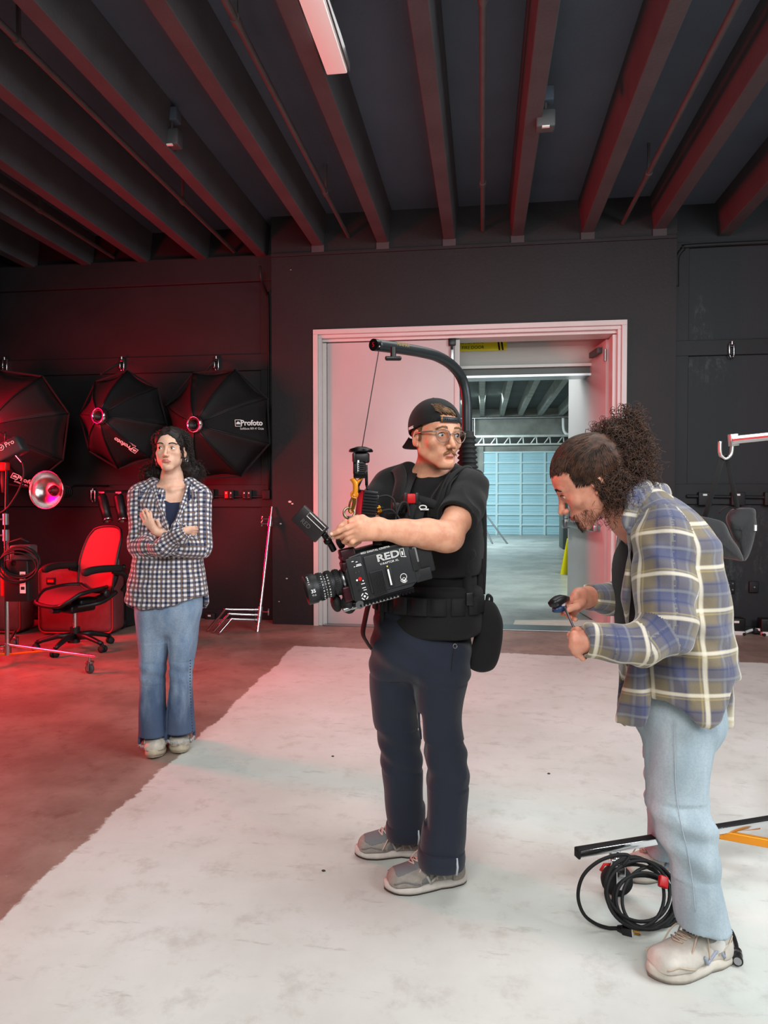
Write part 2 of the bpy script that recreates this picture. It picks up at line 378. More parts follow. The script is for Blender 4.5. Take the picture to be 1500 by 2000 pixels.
# ---------------------------------------------------------------- double door
fw = .085
df = empty('door_frame', ((dxl+dxr)/2, YW, 0), 0, kind='structure'); df.name = 'door_1'
W = dxr-dxl; zt2 = ztop
def jamb(s):
    b = MB(); x = s*(W/2)
    for w0, w1, y0, y1 in ((0, .05, -.03, .30), (.05, .085, .0, .30), (.085, .125, .05, .30)):
        b.box((x - s*(w0+w1)/2, (y0+y1)/2, (zt2-w1)/2), (w1-w0, y1-y0, zt2-w1))
    b.build('jamb', M_trimw, df, bevel=.003)
jamb(-1); jamb(1)
b = MB()
for w0, w1, y0, y1 in ((0, .05, -.03, .30), (.05, .085, .0, .30), (.085, .115, .05, .30)):
    b.box((0, (y0+y1)/2, zt2-(w0+w1)/2), (W-2*w0, y1-y0, w1-w0))
b.build('head', M_trimw, df, bevel=.003)
b = MB(); b.box((0, .12, .006), (W-.2, .30, .012)); b.build('threshold', M_steel, df, bevel=.003)
lz = zt2-.125; lx0 = dxl+.13; xm = QY(886, 900, YW).x; lx1 = dxr-.13
# closed leaf
ld = empty('door_2', ((lx0+xm)/2, YW+.09, 0), 0, kind='structure')
b = MB(); b.box((0, 0, lz/2+.005), (xm-lx0, .045, lz-.01), bev=.004); b.build('door_leaf', M_doorw, ld)
b = MB(); b.box(((xm-lx0)/2+.03, .0, lz/2), (.055, .06, lz-.01), bev=.004); b.build('astragal', M_trimw, ld)
b = MB(); b.box(((xm-lx0)/2-.02, -.04, lz-.03), (.075, .05, .07), bev=.004); b.cyl(((xm-lx0)/2-.02, -.06, lz-.06), ((xm-lx0)/2-.02, -.06, lz-.11), .012)
b.build('door_holder', M_blkm, ld)
b = MB(); b.box(((xm-lx0)/2-.02, -.045, lz-.2), (.035, .035, .24), bev=.004); b.build('flush_bolt', M_steel, ld)
# open leaf swung into the next room
hx, hy = lx1, YW+.27; fe = QX(1117, 800, 0) if False else None
wl = lx1-(xm+.06)
r = ray(1117, 700); dd = (3.04-CAMH)/r.z; fp = CAM+r*dd
ang = math.atan2(fp.y-hy, fp.x-hx)
lo = empty('door_3', (hx, hy, 0), ang, kind='structure')
b = MB(); b.box((wl/2, 0, lz/2+.005), (wl, .045, lz-.01), bev=.004); b.build('door_leaf', M_doorw, lo)
zb = 1.02
pb = empty('p', (0, 0, 0)); bpy.data.objects.remove(pb)
b = MB(); b.box((wl*.52, .045+.03, zb), (wl*.86, .05, .07), bev=.008); panic = b.build('panic_bar', M_steel, lo)
b = MB(); b.box((wl*.92, .075, zb), (.13, .075, .11), bev=.01); b.build('bar_end', M_steel, panic)
b = MB(); b.box((wl*.95, .055, zb+.12), (.05, .05, .12), bev=.008); b.build('latch', M_chrome, panic)
for zz in (.25, 1.6, 2.8):
    b = MB(); b.cyl((0, .03, zz-.06), (0, .03, zz+.06), .014); b.build('hinge', M_steel, lo)
b = MB(); b.box((.25, .06, lz-.09), (.3, .05, .06), bev=.006); b.build('door_closer', M_grey, lo)

# ---------------------------------------------------------------- the warehouse room beyond
M_conc = mat('grey_concrete', (128, 130, 124), .8, var=.45, vscale=1.8, bump=.4, bscale=18, vdetail=8)
M_concd = mat('dark_concrete_deck', (74, 80, 78), .8, var=.3, vscale=1.2, bump=.3, bscale=12)
M_ribg = mat('concrete_rib', (150, 154, 148), .75, var=.25, vscale=3)
YG = 24.6
b = MB(); b.box((0, (YR+.3+YG+2)/2, ZD+.1), (16, YG+2-YR-.3, .2)); c2 = b.build('ceiling.001', M_concd, kind='structure')
zb2 = 4.02
for px in (978, 1045, 1117, 1190, 1260, 1330, 910, 842):
    r = ray(px, 735); p = CAM+r*((zb2-CAMH)/r.z)
    q = QY({978: 976, 1045: 1012, 1117: 1050, 1190: 1091, 1260: 1130, 1330: 1168, 910: 938, 842: 899}[px], 815, YG)
    b = MB(); x = q.x; b.prism([(x, zb2), (x+.14, zb2), (x+.17, ZD), (x-.03, ZD)], YR+.35, YG, Matrix(((1, 0, 0, 0), (0, 0, 1, 0), (0, 1, 0, 0), (0, 0, 0, 1))))
    b.build('ceiling_rib', M_ribg, c2)
gx0, gx1 = QY(944, 960, YG).x, QY(1118, 960, YG).x+.6; gzt = QY(1000, 882, YG).z
b = MB(); zq = QY(1000, 862, YG).z
b.box((0, YG+.2, (zq+ZD)/2), (16, .4, ZD-zq)); b.box(((gx0-8)/2, YG+.2, zq/2), (gx0+8, .4, zq)); b.box(((gx1+8)/2, YG+.2, zq/2), (8-gx1, .4, zq))
b.box(((gx0+gx1)/2, YG+.22, (zq+gzt)/2), (gx1-gx0, .2, zq-gzt)); b.build('wall_far', M_conc, kind='structure')
b = MB(); b.box((-8.05, 16, 2.2), (.1, 17, 4.4)); b.build('wall_far_left', M_conc, kind='structure')
b = MB(); b.box((8.05, 16, 2.2), (.1, 17, 4.4)); b.build('wall_far_right', M_conc, kind='structure')
gd = empty('door_4', ((gx0+gx1)/2, YG+.05, 0), 0, kind='structure')
M_gp = mat('garage_panel', (150, 188, 198), .45, var=.1, vscale=1, bump=.02)
M_gr = mat('garage_rail', (168, 196, 200), .4)
nr = 8; Wg = gx1-gx0
for i in range(nr):
    z0, z1 = gzt*i/nr, gzt*(i+1)/nr
    b = MB(); b.box((0, .03, (z0+z1)/2), (Wg, .03, z1-z0-.01))
    for q in range(1, 4): b.box((0, .012, z0+(z1-z0)*q/4), (Wg, .012, .012))
    b.build('section', M_gp, gd)
    b = MB(); b.box((0, 0, z1-.02), (Wg, .05, .05)); b.build('rail', M_gr, gd)
for px in (970, 1017, 1064, 1111):
    x = QY(px, 960, YG).x-(gx0+gx1)/2
    b = MB(); b.box((x, -.01, gzt/2), (.07, .04, gzt)); b.build('stile', M_gr, gd)
# pipe, steel joists and drop above the garage door
pz = QY(1000, 815, YG-.3).z
b = MB(); b.cyl((-4, YG-.2, pz), (6, YG-.2, pz), .035, n=10); b.cyl((QY(927, 815, YG-.2).x, YG-.2, pz), (QY(927, 815, YG-.2).x, YG-.2, 1.2), .03, n=10)
b.build('sprinkler_pipe', M_steel, label='grey pipe along the top of the concrete wall beyond the doorway', cat='pipe')
b = MB(); q = [QY(1100, 816, YG-.25), QY(1101, 838, YG-.25), QY(1106, 847, YG-.25), QY(1116, 850, YG-.25)]
b.tube([V(p) for p in spline([tuple(p) for p in q], 5)], .05, 10); b.build('drain_pipe', M_white, label='short white pipe bend on the concrete wall beyond the doorway', cat='pipe')
zj0, zj1 = QY(1000, 868, 21).z, QY(1000, 852, 21).z
jt = empty('steel_joist', (QY(1010, 860, 21).x, 21, zj0), 0, 'steel joist with slanting webs above the blue garage door', 'joist')
wj = 4.2; b = MB(); b.box((0, 0, 0), (wj, .08, .05)); b.box((0, 0, zj1-zj0), (wj, .08, .06)); b.build('chord', M_ribg, jt)
for i in range(11):
    x = -wj/2+.2+i*.38; b = MB(); b.cyl((x, 0, 0), (x+.17, 0, zj1-zj0), .022, n=6); b.cyl((x+.17, 0, zj1-zj0), (x+.19, 0, 0), .022, n=6); b.build('web', M_ribg, jt)
b = MB(); b.box((0, .3, (zj1-zj0)/2), (wj, .02, .3)); b.build('painted_shade', mat('shade', (30, 33, 32), .8), jt)  # dark sheet added behind the webs, its near-black colour stands for shade
for s in (-1, 1):
    b = MB(); b.cyl((s*wj*.48, 0, 0), (s*wj*.48, 0, ZD-zj0), .02, n=6); b.build('hanger', M_ribg, jt)
# fire door housing right behind the opening, with its sign
yh = YR+.55; zh0, zh1 = QY(1000, 714, yh).z, QY(1000, 640, yh).z
hs = empty('fire_door_housing', ((dxl+dxr)/2+.2, yh, zh0), 0, 'pale rolling fire door housing above the doorway in the next room', 'housing')
M_hs = mat('housing_paint', (205, 210, 205), .45)
n = 10; hp = [(0, 0), (0, .02)]; rad = (zh1-zh0)
poly = [(.5, 0), (.5, rad), (0, rad)]+[(-.0-.16*math.sin(PI*i/n), rad*(1-i/n)) for i in range(1, n)]+[(0, 0)]
Mx = Matrix(((0, 0, 1, 0), (1, 0, 0, 0), (0, 1, 0, 0), (0, 0, 0, 1)))
b = MB(); b.prism(poly, -1.9, 1.9, Mx); b.build('cover', M_hs, hs, bevel=.002)
b = MB(); b.box((0, .02, -.015), (3.8, .12, .03)); b.build('bottom_rail', M_white, hs)
zg = QY(1000, 733, yh).z-zh0
b = MB(); b.box((0, .12, (zg)/2-.01), (3.8, .22, -zg-.02)); b.build('curtain', mat('dull_steel', (88, 92, 90), .5, .5), hs)
b = MB(); b.box((0, .1, zg-.012), (3.8, .26, .024)); b.build('curtain_rail', M_steel, hs)
for s in (-1, 1):
    b = MB(); b.box((s*1.93, .1, (zh1-zh0)/2-(zh0)/2), (.10, .2, zh0+zh1-zh0)); b.build('guide', M_hs, hs)
ys = yh-.15; a = QY(908, 668, ys); bq = QY(990, 686, ys); 
M_sign = M_yellow
st = empty('warning_sign', ((a.x+bq.x)/2-.16, ys-.02, (a.z+bq.z)/2+.02), 0, 'yellow sign reading automatic fire door above the doorway', 'sign')
ws = bq.x-a.x+.32; hh = a.z-bq.z
b = MB(); b.box((0, 0, 0), (ws, .006, hh*1.25), bev=.002); b.build('plate', M_yellow, st)
text('sign_text', 'AUTOMATIC', TM(-.0, -.004, hh*.22), hh*.42, M_blk, st)
text('sign_text', 'FIRE DOOR', TM(.02, -.004, -hh*.28), hh*.42, M_blk, st)
b = MB()
for q in (0, .035): b.add([(ws/2-.09+q, -.004, -hh*.6), (ws/2-.07+q, -.004, -hh*.6), (ws/2-.09+q, -.004, hh*.6), (ws/2-.11+q, -.004, hh*.6)], [(0, 1, 2, 3)])
b.build('stripe', M_blk, st, solid=.001)
# wedge of dark box, poles and caution sign beyond the door
c = QY(1112, 1058, 18.5)
b = MB(); b.box((c.x+.25, 18.6, .62), (.9, .9, 1.24), bev=.03); b.build('storage_cabinet', mat('dark_green_grey', (52, 62, 60), .6), label='dark box-shaped cabinet beyond the open door', cat='cabinet')
for (a, q, la) in (((925, 985), (962, 1062), 'left of two long poles leaning before the blue garage door'), ((925, 972), (991, 1062), 'right, longer one of two poles leaning before the blue garage door')):
    e = QZ(q[0], q[1]); s = QY(a[0], a[1], e.y+1.0)
    b = MB(); b.cyl(s, e, .022, n=8); b.build('long_pole', M_grey, label=la, cat='pole', group='poles leaning beyond the doorway')
c = QZ(1117, 1122)
t = empty('caution_sign', c, .5, 'yellow folding floor sign partly hidden by the open white door', 'sign')
for s in (-1, 1):
    b = MB(); b.add([(-.15, s*.12, 0), (.15, s*.12, 0), (.1, 0, .62), (-.1, 0, .62)], [(0, 1, 2, 3)]); b.build('panel', M_yellow, t, solid=.02)
b = MB(); b.add([(-.13, -.105, .08), (.13, -.105, .08), (.0, -.04, .4)], [(0, 1, 2)]); b.build('red_triangle', M_red, t, solid=.022)
# pale mat on the floor past the threshold
b = MB(); e = [QZ(1006, 1213), QZ(1190, 1213), QZ(1200, 1234), QZ(998, 1232)]
b.add([(p.x, p.y, .006) for p in e[::-1]], [(0, 1, 2, 3)]); b.build('floor_mat', mat('pale_mat', (196, 198, 186), .6, var=.1), solid=.01, label='pale rectangular mat on the floor just past the door threshold', cat='mat')
# paint chips on the wall
M_chip = mat('bare_plaster', (205, 200, 195), .7)
for i, (px, py, w_, la) in enumerate(((548, 1023, .012, 'beside the top of the leaning chrome stand'), (566, 980, .02, 'left of the close pair'), (571, 984, .014, 'right of the close pair'), (560, 1130, .012, 'midway up between the stand and the camera lens'), (545, 1175, .008, 'lowest, near the wall corner by the floor'), (568, 527, .006, 'tiny dot high up near the ceiling'))):
    c = QY(px, py, YW-.001); b = MB(); b.ball((c.x, c.y, c.z), (w_, .002, w_*.6), n=8)
    b.build('paint_chip', M_chip, label='pale paint chip on the black wall, '+la, cat='paint chip', group='paint chips beside the door')
# ================================================================ THINGS AT THE LEFT WALL
def D(py, z=0): return FPX*(CAMH-z)/(py-965)*1.0
def flo(px, py): return QZ(px, py)
M_redpipe = mat('case_piping', (150, 40, 45), .4)
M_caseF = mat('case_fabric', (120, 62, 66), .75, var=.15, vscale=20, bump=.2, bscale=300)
# ---- softboxes hanging on clamps
def wall_clamp(px, py, lab, Y=YR-.035, rz=0, grp='clamps on the wall rails', h=.12):
    c = QY(px, py, Y); t = empty('wall_clamp', (c.x, c.y, c.z), rz, lab, 'clamp', grp)
    k = h/.12
    b = MB(); b.box((-.022*k, -.02, .01*k), (.016, .03, .11*k), bev=.004); b.box((.022*k, -.02, .0), (.016, .03, .12*k), bev=.004); b.build('jaw', M_chrome, t)
    b = MB(); b.cyl((-.03*k, -.025, .035*k), (.03*k, -.025, .035*k), .008, n=8); b.cyl((0, -.03, .05*k), (0, -.03, .05*k+.03), .014, n=10); b.build('screw', M_steel, t)
    b = MB(); b.tube([(-.022*k, -.02, -.04*k), (-.008, -.02, -.075*k), (.012*k, -.02, -.085*k), (.022*k, -.02, -.05*k)], .007, 6); b.build('hook', M_chrome, t)
    return t
wall_clamp(240, 712, 'chrome clamp on the wall rail above the middle hexagonal softbox')['label'] = 'chrome clamp on the wall rail above the middle black softbox'
wall_clamp(424, 711, 'chrome clamp on the wall rail above the rightmost black softbox')
wall_clamp(12, 714, 'chrome clamp on the wall rail at the far left above the big dark softbox', h=.14)
wall_clamp(1427, 684, 'small chrome clamp on the rail of the black wall bay at the right', rz=.1, grp='clamps on the wall rails')
c = wall_clamp(184, 968, 'chrome clamp on the lower rail left of the two black flash heads', YR-.04)
M_sb = mat('softbox_fabric', (15, 15, 17), .85, bump=.25, bscale=25)
M_sb2 = mat('softbox_fabric_sheen', (24, 25, 27), .7, bump=.2, bscale=18)
def softbox(lab, cpx, cpy, rpx, ringpx, ringd, od, rot, sq=1.0, logos=(), nseg=8, hang=None):
    c = Q(cpx, cpy, od); rg = Q(ringpx[0], ringpx[1], ringd); R = rpx*od/FPX
    t = empty('softbox', (c.x, c.y, c.z), 0, lab, 'softbox', 'octagonal softboxes on the left wall')
    O = []; I = []; I2 = []
    ax = (V(rg)-V(c)); rl = ax.copy()
    for i in range(nseg):
        a = rot+2*PI*i/nseg
        O.append(V((R*sq*math.cos(a), .0, R*math.sin(a))))
        q = V((.075*math.cos(a), 0, .075*math.sin(a))); I.append(rl+q)
    vis = []
    for i in range(nseg):
        j = (i+1) % nseg; b = MB(); o1, o2, i1, i2 = O[i], O[j], I[i], I[j]
        # each panel bows between its ribs
        g_ = []
        for u in range(7):
            fu = u/6; p1 = i1.lerp(o1, fu); p2 = i2.lerp(o2, fu); bow = .10*R*math.sin(PI*min(1, fu*1.1))
            dirp = ((p1+p2)/2 - rl.lerp(V((0, 0, 0)), fu)); dirp = dirp.normalized() if dirp.length > 0 else V((0, 0, 0))
            for v_ in range(7):
                fv = v_/6; p = p1.lerp(p2, fv) - dirp*(.06*R*fu*math.sin(PI*fv)) + V((0, -1, 0))*(.10*R*math.sin(PI*fu)) + V((0, 1, 0))*.05*R*math.sin(PI*fv)*fu
                p += V((mnoise.noise(p*5+c), mnoise.noise(p*5+V((3, 1, 2))), mnoise.noise(p*6)))*.008
                g_.append(p)
        b.add(g_, [(u*7+v_, u*7+v_+1, (u+1)*7+v_+1, (u+1)*7+v_) for u in range(6) for v_ in range(6)], sm=True)
        b.build('panel', M_sb if i % 2 else M_sb2, t, solid=.004)
        b = MB(); pts = []
        for u in range(7):
            fu = u/6; pts.append(i1.lerp(o1, fu)+V((0, -1, 0))*(.10*R*math.sin(PI*fu)+.004))
        b.tube(pts, .006, 6); b.build('rib', M_blk, t)
    b = MB(); b.tube([p+V((0, .005, 0)) for p in O], .010, 6, closed=True); b.build('rim', M_fab, t)
    b = MB(); b.add([p*.93+V((0, .03, 0)) for p in O], [tuple(range(nseg))]); b.build('front_diffuser', mat('diffuser_cloth', (120, 120, 120), .8), t, solid=.004)
    tz = max(q_.z for q_ in O); b = MB(); cl_ = zl2-.06-c.z; xx_ = (hang-c.x) if hang is not None else 0; b.tube([V((xx_*.8, .0, tz-.03)), V((xx_, (YR-.06)-c.y, cl_))], .006, 6, flat=(2.5, (1, 0, 0))); b.tube([V((xx_, (YR-.06)-c.y, cl_)), V((xx_, (YR-.06)-c.y, cl_+.04))], .01, 6); b.build('hanging_loop', M_fab, t)
    # speed ring, turned to the viewer
    d = (V(ringpx[2]) if len(ringpx) > 2 else V((-.15, -1, 0))).normalized(); z = zframe(d, rl)
    b = MB(); b.lathe([(.068, -.02), (.085, -.02), (.085, .03), (.078, .045), (.068, .045), (.064, .03), (.062, -.02)], z, 32, caps=False); b.build('speed_ring', M_chrome, t)
    b = MB(); b.lathe([(.062, -.015), (.060, .035), (.050, .035), (.048, -.03), (.0, -.03)], z, 28, caps=False); b.build('ring_insert', M_blk, t)
    for (s1, s2, px, py, ang, size, face) in logos:
        a_, b_ = O[face], O[(face+1) % nseg]; n_ = (a_-rl).cross(b_-rl).normalized(); 
        if n_.y > 0: n_ = -n_
        # where the pixel's ray meets the panel's plane
        rr_ = ray(px, py); p0 = V(c)+rl; tt = (p0-CAM).dot(n_)/rr_.dot(n_); p = CAM+rr_*tt - V(c)
        fu = .6; p = p+V((0, -1, 0))*(.10*R+.03)
        xr = ray(px+math.cos(ang)*5, py-math.sin(ang)*5); t2 = (p0-CAM).dot(n_)/xr.dot(n_); p2 = CAM+xr*t2-V(c)
        xd = (p2+V((0, -1, 0))*(.10*R+.03)-p); xd = (xd-n_*xd.dot(n_)).normalized(); yd = n_.cross(xd)
        m = Matrix((xd, yd, n_)).transposed().to_4x4(); m.translation = p
        text('logo', s1, m, size, M_whitep, t, offset=size*.03)
        text('logo', s2, m @ Matrix.Translation((.0, -size*.75, 0)), size*.42, M_whitep, t)
        b = MB(m); k = size*.42; x0_ = -size*1.88
        pr = [(x0_-k, -k), (x0_+k, -k), (x0_+k, k), (x0_-k, k)]; q = .85
        for i in range(4):
            (ax_, ay_), (bx_, by_) = pr[i], pr[(i+1) % 4]; b.cyl((ax_, ay_, 0), (bx_, by_, 0), size*.05, n=6)
        b.prism([(x0_+k*.7*math.cos(q_*PI/8), -k*.4+k*.9*math.sin(q_*PI/8)) for q_ in range(9)], 0, .001)
        b.build('logo', M_whitep, t)
    return t
PN, PS = 'Profoto', 'Softbox RFi 4\' Octa'
softbox('large black octagonal softbox, rightmost on the wall, behind the woman’s head', 424, 829, 112, (383, 829, (-.25, -1, -.05)), 6.95, 7.42, PI/8+.05, logos=((PN, PS, 497, 828, 0, .075, 7),), hang=QY(424, 711, YR).x)
softbox('black octagonal softbox in the middle, its white lettering upside down', 240, 820, 96, (197, 813, (-.3, -1, .05)), 6.97, 7.42, PI/8+.28, .95, logos=((PN, PS, 249, 868, 2.6, .066, 5),), hang=QY(240, 712, YR).x)
softbox('big dark octagonal softbox cut off by the left edge of the photo', 28, 838, 118, (-24, 832, (-.3, -1, 0)), 6.95, 7.42, PI/8-.15, logos=((PN, PS, 66, 941, -.38, .07, 6),), hang=QY(12, 714, YR).x)

# ---- silver dish reflector on its flash head
c = Q(90, 957, 7.0); ax = V((-.06, -1, .05)).normalized()
t = empty('dish_reflector', c, 0, 'round silver dish reflector hanging before the left wall', 'reflector')
zf = zframe(ax)
b = MB(); pr = [(.045+.135*math.sin(i/10*PI/2)**.9, -.12+.12*(i/10)**1.5) for i in range(11)]
b.lathe(pr+[(.186, .002), (.186, -.004)]+[(r+.004, z-.004) for r, z in pr[::-1]], zf, 40, caps=False)
M_dish = mat('hammered_silver', (225, 225, 225), .2, 1, bump=.12, bscale=180); b.build('dish', M_dish, t)
b = MB(); b.torus(tuple(zf @ V((0, 0, .0))), .186, .005, ax, 40); b.build('rim', M_chrome, t)
b = MB(); b.lathe([(.0, -.34), (.058, -.34), (.06, -.13), (.052, -.105), (.030, -.10), (.027, -.06), (.0, -.055)], zf, 24); b.build('lamp_head', M_blk, t)
b = MB()
for i in range(5): b.lathe([(.058, -.32+i*.03), (.064, -.315+i*.03), (.058, -.31+i*.03)], zf, 24, caps=False)
b.build('cooling_fin', M_blkr, t)
b = MB(); q = zf @ V((0, 0, -.28)); b.tube([q, q+V((.04, .12, .06)), V((q.x+.06, YR-.045-c.y, .05))], .012); b.build('mount', M_blkm, t)
# ---- flash heads hanging from the lower rail
def flash_head(px, py, px2, py2, lab):
    a = Q(px, py, 7.3); e = Q(px2, py2, 7.22); m = zframe(e-a, (0, 0, 0)); L = (e-a).length
    t = empty('flash_head', a, 0, lab, 'flash head', 'black flash heads on the left wall')
    b = MB(); b.lathe([(.0, 0), (.045, 0), (.052, .02), (.052, L*.55), (.047, L*.62), (.047, L*.93)], m, 24); b.build('body', M_blk, t)
    b = MB(); b.lathe([(.047, L*.93), (.050, L*.94), (.050, L), (.043, L), (.04, L*.95), (0, L*.95)], m, 24, caps=False); b.build('front_ring', M_chrome, t)
    b = MB(); b.box((-.012, -.053, L*.3), (.012, .004, L*.32), m); b.build('label', M_whitep, t)
    b = MB(); b.tube([(0, 0, 0), (.0, .03, .04), (.0, YR-.045-a.y, .05)], .014); b.cyl((-.03, .02, .03), (.03, .02, .03), .02); b.build('bracket', M_steel, t)
    return t
flash_head(198, 968, 211, 1017, 'black flash head hanging on the wall, left of the pair beside the woman')
flash_head(231, 968, 240, 1017, 'black flash head hanging on the wall, right of the pair, nearest the woman')
flash_head(259, 968, 262, 1015, 'black flash head on the wall, mostly hidden behind the woman’s shoulder')
# ---- outlets on the lower rail of the left bay
def outlet(px, py, w, h, lab, kind, Y=YR-.036, dep=.05, m=M_wall2, grp=None):
    c = QY(px, py, Y); t = empty('outlet_box', c, 0, lab, 'outlet', grp)
    b = MB(); b.box((0, -dep/2, 0), (w, dep, h), bev=.006); b.build('box', m, t)
    if kind == 'tag':
        b = MB(); b.box((-.005, -dep-.001, h*.3), (w*.3, .002, h*.14)); b.build('label', M_whitep, t)
    if kind == 'gfi':
        for s in (-1, 1):
            b = MB(); b.box((s*w*.25, -dep-.004, 0), (w*.36, .01, h*.8), bev=.003); f = b.build('socket', M_red if s < 0 and px < 460 else M_blk, t)
            b = MB(); b.box((s*w*.25, -dep-.011, h*.18), (w*.12, .004, h*.16)); b.build('label', M_whitep, f)
            b = MB(); b.box((s*w*.25, -dep-.011, -h*.32), (w*.2, .004, h*.06)); b.build('reset_bar', M_steel, f)
    if kind == 'xlr':
        for (x, z) in ((-.3, .25), (-.3, -.25), (0, .2), (0.3, .3), (.3, -.2)):
            b = MB(); b.cyl((x*w, -dep, z*h), (x*w, -dep-.006, z*h), .008, n=10); b.build('jack', M_steel, t)
    if kind == 'switch':
        b = MB(); b.cyl((0, -dep, 0), (0, -dep-.008, 0), .009, n=10); b.build('jack', M_steel, t)
    return t
G = 'outlet boxes on the left wall rail'
outlet(412, 965, .10, .105, 'black outlet box with white tag on the wall rail right of the woman', 'tag', grp=G)
outlet(450, 966, .105, .095, 'double outlet box with one red socket on the left wall rail', 'gfi', grp=G)
outlet(485, 966, .105, .095, 'double outlet box, second from the corner on the left wall rail', 'gfi', grp=G)
outlet(522, 966, .09, .10, 'black junction box in the corner on the left wall rail', '', grp=G)
outlet(413, 1208, .11, .13, 'black outlet box with white tag at the foot of the left wall', 'tag', Y=YR-.04)
b = MB(); b.cyl(QY(405, 970, YR-.06), QY(522, 970, YR-.06), .012); b.build('conduit_rail', M_wall2, label='thin black conduit joining the outlet boxes on the left wall', cat='pipe')
G = 'boxes on the right wall rail'
outlet(1375, 974, .13, .13, 'black junction box with white tag on the right wall rail, left of the bag strap', 'tag', grp=G)
outlet(1439, 974, .13, .13, 'black junction box with white tag behind the hanging bag strap', 'tag', grp=G)
outlet(1504, 974, .13, .13, 'black junction box at the right edge of the photo on the wall rail', 'tag', grp=G)
b = MB(); b.cyl(QY(1341, 969, YR-.055), QY(1530, 972, YR-.055), .016); b.build('conduit_rail', M_wall2, label='thick black conduit joining the boxes on the right wall', cat='pipe')
outlet(1421, 1146, .125, .125, 'black connector plate with five metal jacks low on the right wall', 'xlr', Y=YR-.002, dep=.03)
outlet(1471, 1146, .09, .11, 'small black switch plate right of the five jack plate', 'switch', Y=YR-.002, dep=.03)
def stagebox(px, py, lab, w=.17):
    c = QY(px, 1251, YR-.16); t = empty('stage_box', (c.x, c.y, .0), 0, lab, 'box', 'low boxes at the foot of the right wall')
    b = MB(); b.box((0, 0, .10), (w, .12, .13), bev=.012); b.build('case', M_blk, t)
    b = MB(); b.box((0, -.061, .13), (w*.28, .003, .022)); b.build('label', M_whitep, t)
    b = MB(); b.box((0, -.02, .02), (w*.9, .12, .04), bev=.008); b.build('base', M_white, t)
    for s in (-1, 1):
        b = MB(); b.cyl((s*w*.38, -.085, .015), (s*w*.38, -.055, .015), .015); b.build('foot', M_blkr, t)
stagebox(1434, 0, 'black box with white base at the wall foot nearest the man in plaid')
stagebox(1500, 0, 'black box with white base at the wall foot, cut by the right edge')
c = QY(1477, 1251, YR-.16); t = empty('cable_bundle', (c.x, c.y, 0), 0, 'short white and black cable bundle on the floor between two boxes', 'cable')
b = MB(); b.tube([V(p) for p in spline([(-.1, 0, .02), (-.03, .02, .04), (.03, -.02, .05), (.1, 0, .02)], 6)], .015); b.build('cable', M_white, t)
b = MB(); b.box((0, .0, .035), (.06, .05, .05), bev=.01); b.build('connector', M_blk, t)

# ---- C-stand leaning on the corner, its turtle legs folded
c = QZ(503, 1234); c.z = 0; t = empty('c_stand', c, 0, 'chrome stand with three folded bent legs leaning in the wall corner', 'stand')
dst = c.y/ray(503, 1234).y
top = QY(531, 990, YR-.30)-c; base = V((0, 0, .0))
b = MB(); b.cyl((0, 0, .0), top*.86, .0165); b.build('column', M_chrome, t)
b = MB(); b.cyl(top*.86, top, .011); b.cyl(top*.97, top*1.0, .006); b.build('riser', M_chrome, t)
for q, s in ((.86, 1), (.9, .7)):
    b = MB(); p = top*q; b.cyl(p-top.normalized()*.035, p+top.normalized()*.02, .026*s+.004); b.cyl(p, p+V((-.075, -.01, 0)), .009); b.box(tuple(p+V((-.085, -.01, 0))), (.014, .02, .06), bev=.004); b.build('clamp_collar', M_chrome, t)
zz = top.z
for i, (y0, xk, y1, xe, ye) in enumerate(((1193, 440, 1190, 405, 1232), (1203, 447, 1199, 416, 1235), (1212, 452, 1209, 427, 1238))):
    f0 = 1.0; pp = top*((zat(503, y0, c.y)) / zz); dd = (pp+c)
    depth = (dd-CAM).dot(fwd)
    a = pp + V((0, 0, 0)); kx = Q(xk, y1, depth-.12)-c; en = QZ(xe, ye, .012)-c
    b = MB(); pts = [a, a.lerp(kx, .85), kx, kx.lerp(en, .15), en]; b.tube([V(p) for p in spline([tuple(p) for p in pts], 6)], .0125, 10); b.build('leg', M_chrome, t)
    b = MB(); b.cyl(a-top.normalized()*.03, a+top.normalized()*.03, .028); b.cyl(a, a.lerp(kx, .16), .019); b.build('leg_socket', M_steel, t)
b = MB(); p = top*(zat(503, 1196, c.y)/zz); b.cyl(p, p+V((.09, -.02, .0)), .009); b.box(tuple(p+V((.095, -.02, 0))), (.014, .02, .07), bev=.004); b.build('tee_knob', M_chrome, t)

# ---- rolling stand with flash head and power pack at the left edge
c = QZ(15, 1296); c.z = 0; dS = (c-CAM).dot(fwd)
M_ch2 = M_chrome
t = empty('rolling_stand', c, 0, 'chrome rolling light stand with orange brace at the left edge', 'stand')
zt1 = Q(15, 1045, dS).z; zt0 = Q(15, 905, dS).z
b = MB(); b.cyl((0, 0, .07), (0, 0, zt1), .0175); b.build('column', M_chrome, t)
b = MB(); b.cyl((0, 0, zt1), (0.02, 0, zt0), .014); b.build('riser', M_blkm, t)
for z, s in ((zt1, 1), (zt1+.13, .9), (.12, 1.1)):
    b = MB(); b.cyl((0, 0, z-.045), (0, 0, z+.045), .027*s); b.cyl((0, 0, z), (-.07, -.03, z), .008); b.box((-.08, -.034, z), (.014, .05, .04), bev=.004); b.build('collar', M_steel, t)
legends = [(QZ(188, 1330)-c).xy, (QZ(-150, 1330)-c).xy, (QZ(30, 1262)-c).xy]
legends[0] = (Q(188, 1304, 5.45)-c).xy
